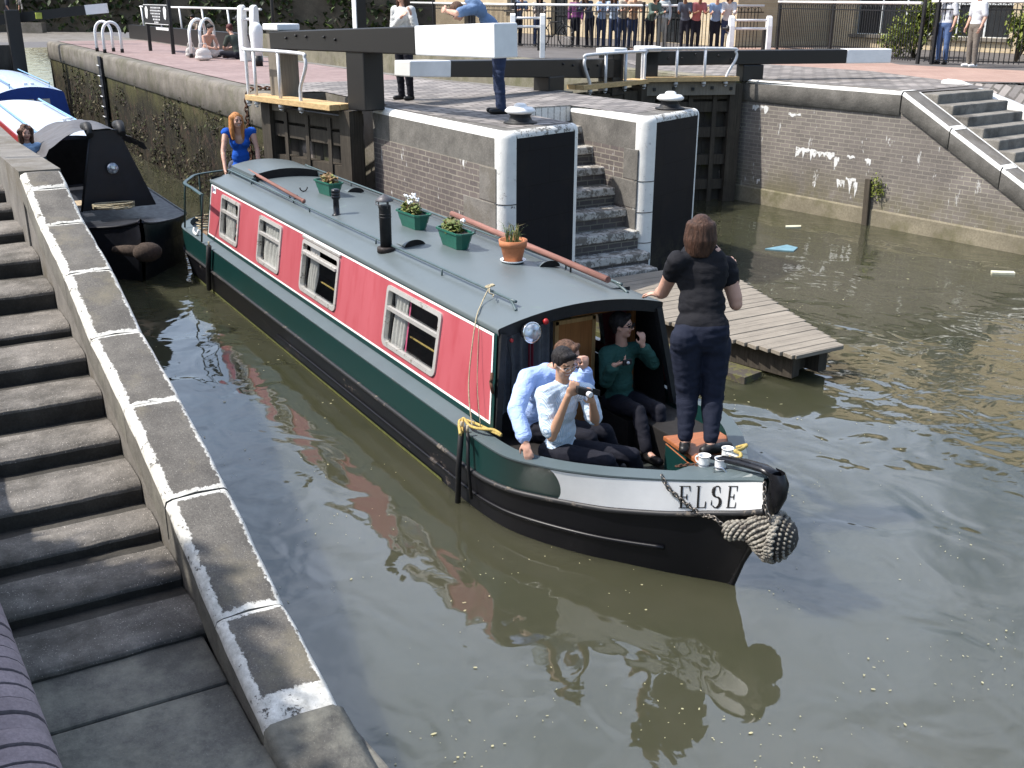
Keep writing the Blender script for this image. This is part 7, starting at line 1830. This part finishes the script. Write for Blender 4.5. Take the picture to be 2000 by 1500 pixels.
o, V, HF = person(J, 'sitting young man in glasses and blue striped shirt holding a camcorder', shirt, M_trou, SK_T, 'short', H_black, voxel=.0085, sleeve=.42, collar=True, smile=True, loose=.018); glasses(o, J, plain('thin_steel', (.6, .6, .6), .2, .9), False)
cp = (V['wrR'] + V['wrL']) / 2 + Vector((.05, .0, .07)); t = thing('camcorder', 'small black camcorder held in both hands by the young man in glasses', 'camcorder', tuple(cp)); ax_ = (V['wrL'] - V['wrR']).normalized(); Mc = Matrix((ax_, Vector((0, 0, 1)).cross(ax_), Vector((0, 0, 1)))).transposed()
m = MB(); m.box((0, 0, 0), (.13, .055, .06), M=Mc); m.build('body', M_blkm, t, bevel=.012); m = MB(); m.lathe([(.02, 0), (.022, .03), (.018, .035), (0, .03)], Vector((.02, .0, 0)) + ux * .028, 14, M=Matrix.Rotation(R(90), 3, 'Y')); m.build('lens', M_galv, t); m = MB(); m.box(ax_ * .09 + Vector((.01, 0, .02)), (.06, .012, .045), M=Mc); m.build('screen', M_black, t)
# --- man in blue shirt behind him
J = dict(k=1.0, f=Vector((.78, .62, 0)), hf=Vector((.75, .62, -.10)), pel=Vector((.10, -.55, .66)), chest=Vector((.20, -.52, 1.0)), neck=Vector((.27, -.49, 1.21)), head=atx(1109, 694, .34),
    shR=Vector((.27, -.68, 1.16)), shL=Vector((.36, -.33, 1.14)), elR=atx(1008, 800, .44), wrR=atx(1027, 862, .66), elL=atx(1148, 770, .62), wrL=atx(1141, 722, .66),
    hipR=Vector((.14, -.62, .66)), hipL=Vector((.18, -.46, .66)), knR=Vector((.58, -.30, .68)), knL=Vector((.55, -.12, .68)), anR=Vector((.60, -.20, .40)), anL=Vector((.56, .0, .40)), toR=Vector((.72, -.12, .34)), toL=Vector((.68, .08, .34)),
    hands={'R': (Vector((.35, -.05, -.55)), Vector((.5, -.7, .35)), .3, -1), 'L': (Vector((.1, .05, 1)), Vector((.9, .2, 0)), 1.1, 1)})
o, V, HF = person(J, 'sitting man in light blue long sleeved shirt resting one hand on the gunwale', cloth('light_blue_shirt', (.36, .48, .78), .6), M_trou, SK_P, 'short', H_dkb, voxel=.009, sleeve=.92, collar=True, loose=.018)
# --- person in green jacket in the doorway
J = dict(k=.95, f=Vector((.85, .25, 0)), hf=Vector((.78, .62, .06)), pel=Vector((-.15, .52, .62)), chest=Vector((-.12, .50, .93)), neck=Vector((-.10, .49, 1.14)), head=atx(1214, 634, -.07),
    shR=Vector((-.10, .33, 1.08)), shL=Vector((-.10, .68, 1.07)), elR=Vector((-.02, .28, .86)), wrR=atx(1199, 712, .10), elL=Vector((.0, .76, .95)), wrL=atx(1254, 672, .05),
    hipR=Vector((-.12, .44, .60)), hipL=Vector((-.12, .60, .60)), knR=Vector((.32, .38, .68)), knL=Vector((.34, .58, .66)), anR=Vector((.50, .34, .42)), anL=Vector((.40, .55, .40)), toR=Vector((.66, .36, .34)), toL=Vector((.54, .58, .34)),
    hands={'R': (Vector((.3, .9, .25)), Vector((.2, -.3, -.9)), .7, -1), 'L': (Vector((.1, -.1, 1)), Vector((.9, .1, 0)), .8, 1)})
o, V, HF = person(J, 'person in dark green jacket and sunglasses sitting in the cabin doorway', cloth('dark_green_jacket', (.028, .085, .072), .6), M_trou, SK_P, 'short', H_black, voxel=.010, sleeve=.9, collar=True, loose=.015); glasses(o, J, M_black, True)
t = thing('hand_held_device', 'small silver device in the hand of the person in the doorway', 'device', tuple(V['wrR'] + Vector((.06, .09, .03)))); m = MB(); m.box((0, 0, 0), (.02, .09, .05)); m.build('case', M_blkm, t, bevel=.006); m = MB(); m.lathe([(.014, 0), (.014, .012), (0, .012)], (.01, 0, 0), 12, M=Matrix.Rotation(R(90), 3, 'Y')); m.build('lens', M_galv, t)
# --- red haired woman at the stern
J = stand((-9.3, -.07, .60), -25, 1.72)
J.update(hf=Vector((.95, .12, .04)), wrR=atx(437, 338, -8.92), elR=atx(432, 300, -9.12), wrL=atx(503, 335, -8.95), elL=atx(499, 297, -9.1), shR=atx(437, 262, -9.25), shL=atx(488, 260, -9.2), head=atx(458, 240, -9.15) , neck=atx(462, 260, -9.22) - Vector((0, 0, .02)), chest=atx(465, 285, -9.24), pel=atx(468, 335, -9.26), f=Vector((.95, -.25, 0)))
o, V, HF = person(J, 'laughing woman with long red hair and bright blue sleeveless top, standing at the stern', cloth('bright_blue_top', (.012, .085, .42), .5), cloth('grey_denim', (.07, .075, .10), .4), SK_P, 'long', H_red, voxel=.0105, sleeve=0, neckline=.13, female=True, smile=True, bulk=.95)
# --- curly haired woman on the black boat
J = stand((-12.3, -2.95, .55), 8, 1.62); p = atx(46, 268, -11.4); d = p - J['head']
for n in list(J):
    if isinstance(J[n], Vector) and n not in ('f', 'hf'): J[n] = J[n] + d
person(J, 'woman with curly brown hair and pale blue shirt on the black boat at the left', cloth('pale_blue_blouse', (.36, .50, .66), .5), M_jeans, SK_P, 'curly', H_dkb, voxel=.012, sleeve=.5, collar=True)
# --- on the island: woman behind the beam, leaning man
w_, g_ = cloth('pale_grey_top', (.55, .55, .54), .5), cloth('mid_blue_tshirt', (.13, .20, .33), .5)
J = stand(atz(788, 197, ZQ), -65, 1.68); J.update(wrR=J['chest'] + Vector((.22, -.12, .05)), wrL=J['chest'] + Vector((.20, .05, .06)))
person(J, 'woman in pale grey top and black trousers standing behind the long gate beam', w_, M_trou, SK_P, 'long', H_brown, voxel=.012, sleeve=.9, female=True)
bx = atz(972, 222, ZQ)
J = stand(bx, -110, 1.76); ft = Vector((-.35, -.94, 0)); bl_ = Vector((-5.75, 2.25, 3.70))
J.update(f=Vector((-.5, -.80, -.35)), pel=bx + Vector((-.04, .02, .99)), chest=aty(930, 14, 2.62), neck=aty(903, 14, 2.45), head=aty(888, 24, 2.33), hf=Vector((-.4, -.5, -.75)), hup=(-.5, -.7, .3))
for s, n in ((1, 'R'), (-1, 'L')):
    r_ = Vector((-.94, .35, 0)) * s
    J['sh' + n] = J['neck'] + r_ * .17 + Vector((.03, .06, -.03)); J['el' + n] = J['sh' + n] + Vector((-.05, -.22, -.05)) + r_ * .1; J['wr' + n] = J['el' + n] + Vector((-.02, -.12, .03)) - r_ * .22
    J['hip' + n] = bx + r_ * .085 + Vector((-.05, .02, .92))
person(J, 'man in blue t-shirt and jeans leaning over the white end of the gate beam', g_, M_jeans, SK_P, 'short', H_dkb, voxel=.012, sleeve=.4)
# --- two women sitting on the paving, a third further back
def sit(loc, az, k=.95, hunch=.12):
    f = Vector((math.cos(R(az)), math.sin(R(az)), 0)); r = Vector((f.y, -f.x, 0)); o = Vector(loc); P = lambda x, y, z: o + (r * x + f * y + uz * z) * k
    J = dict(k=k, f=f, hf=(f - uz * .35).normalized(), pel=P(0, 0, .13), chest=P(0, .06 + hunch * .4, .44), neck=P(0, .08 + hunch, .63), head=P(0, .13 + hunch * 1.4, .79))
    for s, n in ((1, 'R'), (-1, 'L')):
        J['sh' + n] = P(.17 * s, .08 + hunch, .57); J['el' + n] = P(.22 * s, .18 + hunch, .33); J['wr' + n] = P(.10 * s, .36 + hunch, .28)
        J['hip' + n] = P(.09 * s, .03, .12); J['kn' + n] = P(.30 * s, .34, .16); J['an' + n] = P(-.06 * s, .38, .08); J['to' + n] = P(-.18 * s, .42, .05)
    return J
sp = atz(398, 118, ZQ); J = sit(sp, 20); person(J, 'dark haired woman in strapless top sitting with her back turned beside the bags', None, cloth('cream_skirt', (.55, .50, .46), .4), SK_P, 'short', H_black, voxel=.014, shoes=M_shoe)
sp2 = atz(462, 120, ZQ); J = sit(sp2, 205); person(J, 'crouching woman with tied dark red hair and dark green t-shirt on the paving', cloth('dark_olive_tee', (.05, .06, .05), .5), M_trou, SK_P, 'tied', hairmat('dark_red_hair', (.07, .02, .02)), voxel=.014, sleeve=.4)
sp3 = atz(383, 90, ZQ); J = sit((sp3.x - 6, sp3.y + 1.6, ZQ), -60); person(J, 'person in beige sitting behind the ladder hoops with hand at the mouth', cloth('beige_top', (.40, .32, .25), .4), M_trou, SK_P, 'short', H_black, voxel=.016, sleeve=.4)
def bag(label, p, w, h, mat):
    t = thing('bag', label, 'bag', tuple(p)); m = MB(); m.ball((0, 0, h * .42), .5, 14, sc=(w * .55, w, h * .95)); m.ball((0, 0, h * .2), .5, 14, sc=(w * .7, w * 1.1, h * .4)); mesh_obj('sack', blob(m, .02, 3), mat, t); m = MB(); m.tube([(0, -w * .3, h * .7), (0, -w * .2, h * 1.15), (0, w * .2, h * 1.15), (0, w * .3, h * .7)], .014, 6); m.build('strap', mat, t)
bag('large cream cloth bag standing beside the woman with bare back', atz(396, 122, ZQ) + Vector((.25, -.1, 0)), .42, .36, cloth('cream_canvas', (.66, .60, .55), .4)); bag('smaller pale grey bag left of the cream cloth bag', atz(369, 117, ZQ), .30, .32, cloth('grey_canvas', (.50, .47, .44), .4))
# --- people along the railings
row = [(560, 52, 8, (.05, .07, .20)), (585, 54, -10, (.10, .02, .02)), (618, 56, 12, (.12, .22, .45)), (648, 58, -5, (.02, .02, .025)), (668, 60, 6, (.5, .5, .5)), (1118, 92, -6, (.16, .05, .14)), (1168, 93, 10, (.34, .44, .60)), (1192, 95, -4, (.40, .48, .60)), (1228, 97, 12, (.45, .30, .20)), (1285, 98, -8, (.42, .46, .48)), (1388, 99, 5, (.20, .28, .42)), (492, 50, 6, (.25, .05, .06)), (520, 51, -8, (.30, .30, .32)), (575, 53, 4, (.5, .46, .42)), (632, 57, -12, (.06, .10, .08)), (1045, 92, 8, (.45, .40, .36)), (1330, 99, -6, (.08, .09, .12)), (1410, 99, 9, (.5, .5, .52)), (505, 50, -25, (.10, .16, .30)), (548, 52, 28, (.55, .5, .5)), (606, 55, -30, (.08, .08, .10)), (660, 59, 24, (.30, .10, .12)), (1006, 91, 26, (.14, .18, .26)), (1145, 93, -28, (.05, .06, .09)), (1208, 96, 22, (.40, .36, .30)), (1262, 98, 30, (.10, .14, .12)), (1350, 99, 20, (.36, .12, .12))]
nm = ['navy', 'maroon', 'blue', 'black', 'grey', 'purple', 'pale blue', 'light denim', 'tan', 'silver grey', 'slate blue', 'crimson', 'mid grey', 'stone', 'bottle green', 'oatmeal', 'ink', 'off white', 'denim blue', 'pale pink', 'jet black', 'wine', 'steel blue', 'dark navy', 'sand', 'forest green', 'brick red']
wh = ['leftmost of the group behind the bicycles', 'behind the bicycles, second from the left', 'behind the bicycles, in the middle', 'behind the bicycles, near the black timber post', 'at the right of the group behind the bicycles', 'behind the railing, right of the bicycle wheel', 'bending over the white rail', 'leaning on the rail next to the bending one', 'carrying a blue bag at the rail', 'in pale trousers at the rail', 'behind the rail near the right paddle gear', 'at the far left end of the rail', 'second from the far left end of the rail', 'between two others behind the bicycles', 'just left of the black timber post', 'beside the left white paddle gear', 'between two others right of the island gate', 'immediately left of the right paddle gear', 'near the far left end of the rail, half turned', 'behind the leftmost bicycle, turned to the right', 'behind the middle bicycle, turned away', 'just past the rightmost bicycle', 'immediately right of the long beam white end', 'between the purple top and the bending person', 'close beside the one carrying a blue bag', 'immediately left of the one in pale trousers', 'two places left of the right paddle gear']
legc = [M_jeans, M_trou, M_jeans, M_trou, M_jeans, M_trou, M_jeans, M_jeans, M_jeans, cloth('khaki_grey', (.26, .27, .25), .4), M_trou, M_jeans, M_trou, M_jeans, M_trou, M_jeans, M_trou, M_jeans] + [M_jeans, M_trou, M_trou] * 4
for i, (px, py, tw, col) in enumerate(row):
    q = atz(px, py, ZQ); q = Vector((q.x, q.y, ZQ)); d = (q - CAM); d.z = 0; d.normalize(); q = q + d * .45; az = math.degrees(math.atan2(-d.y, -d.x)) + tw
    J = stand(q, az, 1.68 + .02 * (i % 5), lean=.5 if i not in (5, 9) else 0); fwd = J['f']
    if i not in (5, 9):
        for n in 'RL': J['wr' + n] = J['sh' + n] + fwd * .30 - uz * .22; J['el' + n] = J['sh' + n] + fwd * .08 - uz * .26
    person(J, ('person in %s top %s' % (nm[i], wh[i])), cloth('top_%s' % nm[i].replace(' ', '_'), col, .4), legc[i], (SK_P, SK_T, SK_D)[(i * 7) % 5 % 3], ('short', 'bob', 'short', 'long')[i % 4], (H_black, H_brown, H_dkb)[i % 3], voxel=.022, sleeve=(.4, .9)[i % 2], group='people along the railing')
for (px, py, az, lb, tp, lg, hh) in ((1832, 119, -80, 'man in light blue jeans and white top standing by the right hand railing', (.55, .57, .6), cloth('mid_blue_jeans', (.08, .13, .26), .4), H_black), (1890, 124, -100, 'man in khaki trousers and pale trainers by the right hand railing', (.58, .58, .60), cloth('khaki_trousers', (.16, .14, .12), .5), H_brown)):
    q = atz(px, py, ZQ); J = stand(Vector((q.x, q.y, ZQ)), az, 1.78); person(J, lb, cloth('white_top', tp, .4), lg, SK_P, 'short', hh, voxel=.016, sleeve=.4, shoes=M_shoe if px < 1850 else M_panel, bulk=1.05)
for i, (px, py, lb, tp, sc_) in enumerate(((48, 66, 'person in grey carrying a white bag at the far top left gate', (.25, .25, .26), 1), (95, 58, 'person in pale blue bending over at the far top left', (.5, .56, .62), 1), (15, 70, 'person in dark clothes at the extreme top left corner', (.05, .05, .06), 1))):
    q = atz(px, py, ZQ); J = stand(Vector((q.x, q.y, ZQ)), -40 + 60 * i, 1.7, lean=.6 if i == 1 else .1); person(J, lb, cloth('far_top_%d' % i, tp, .4), M_trou, SK_P, 'short', H_black, voxel=.025, sleeve=.4)
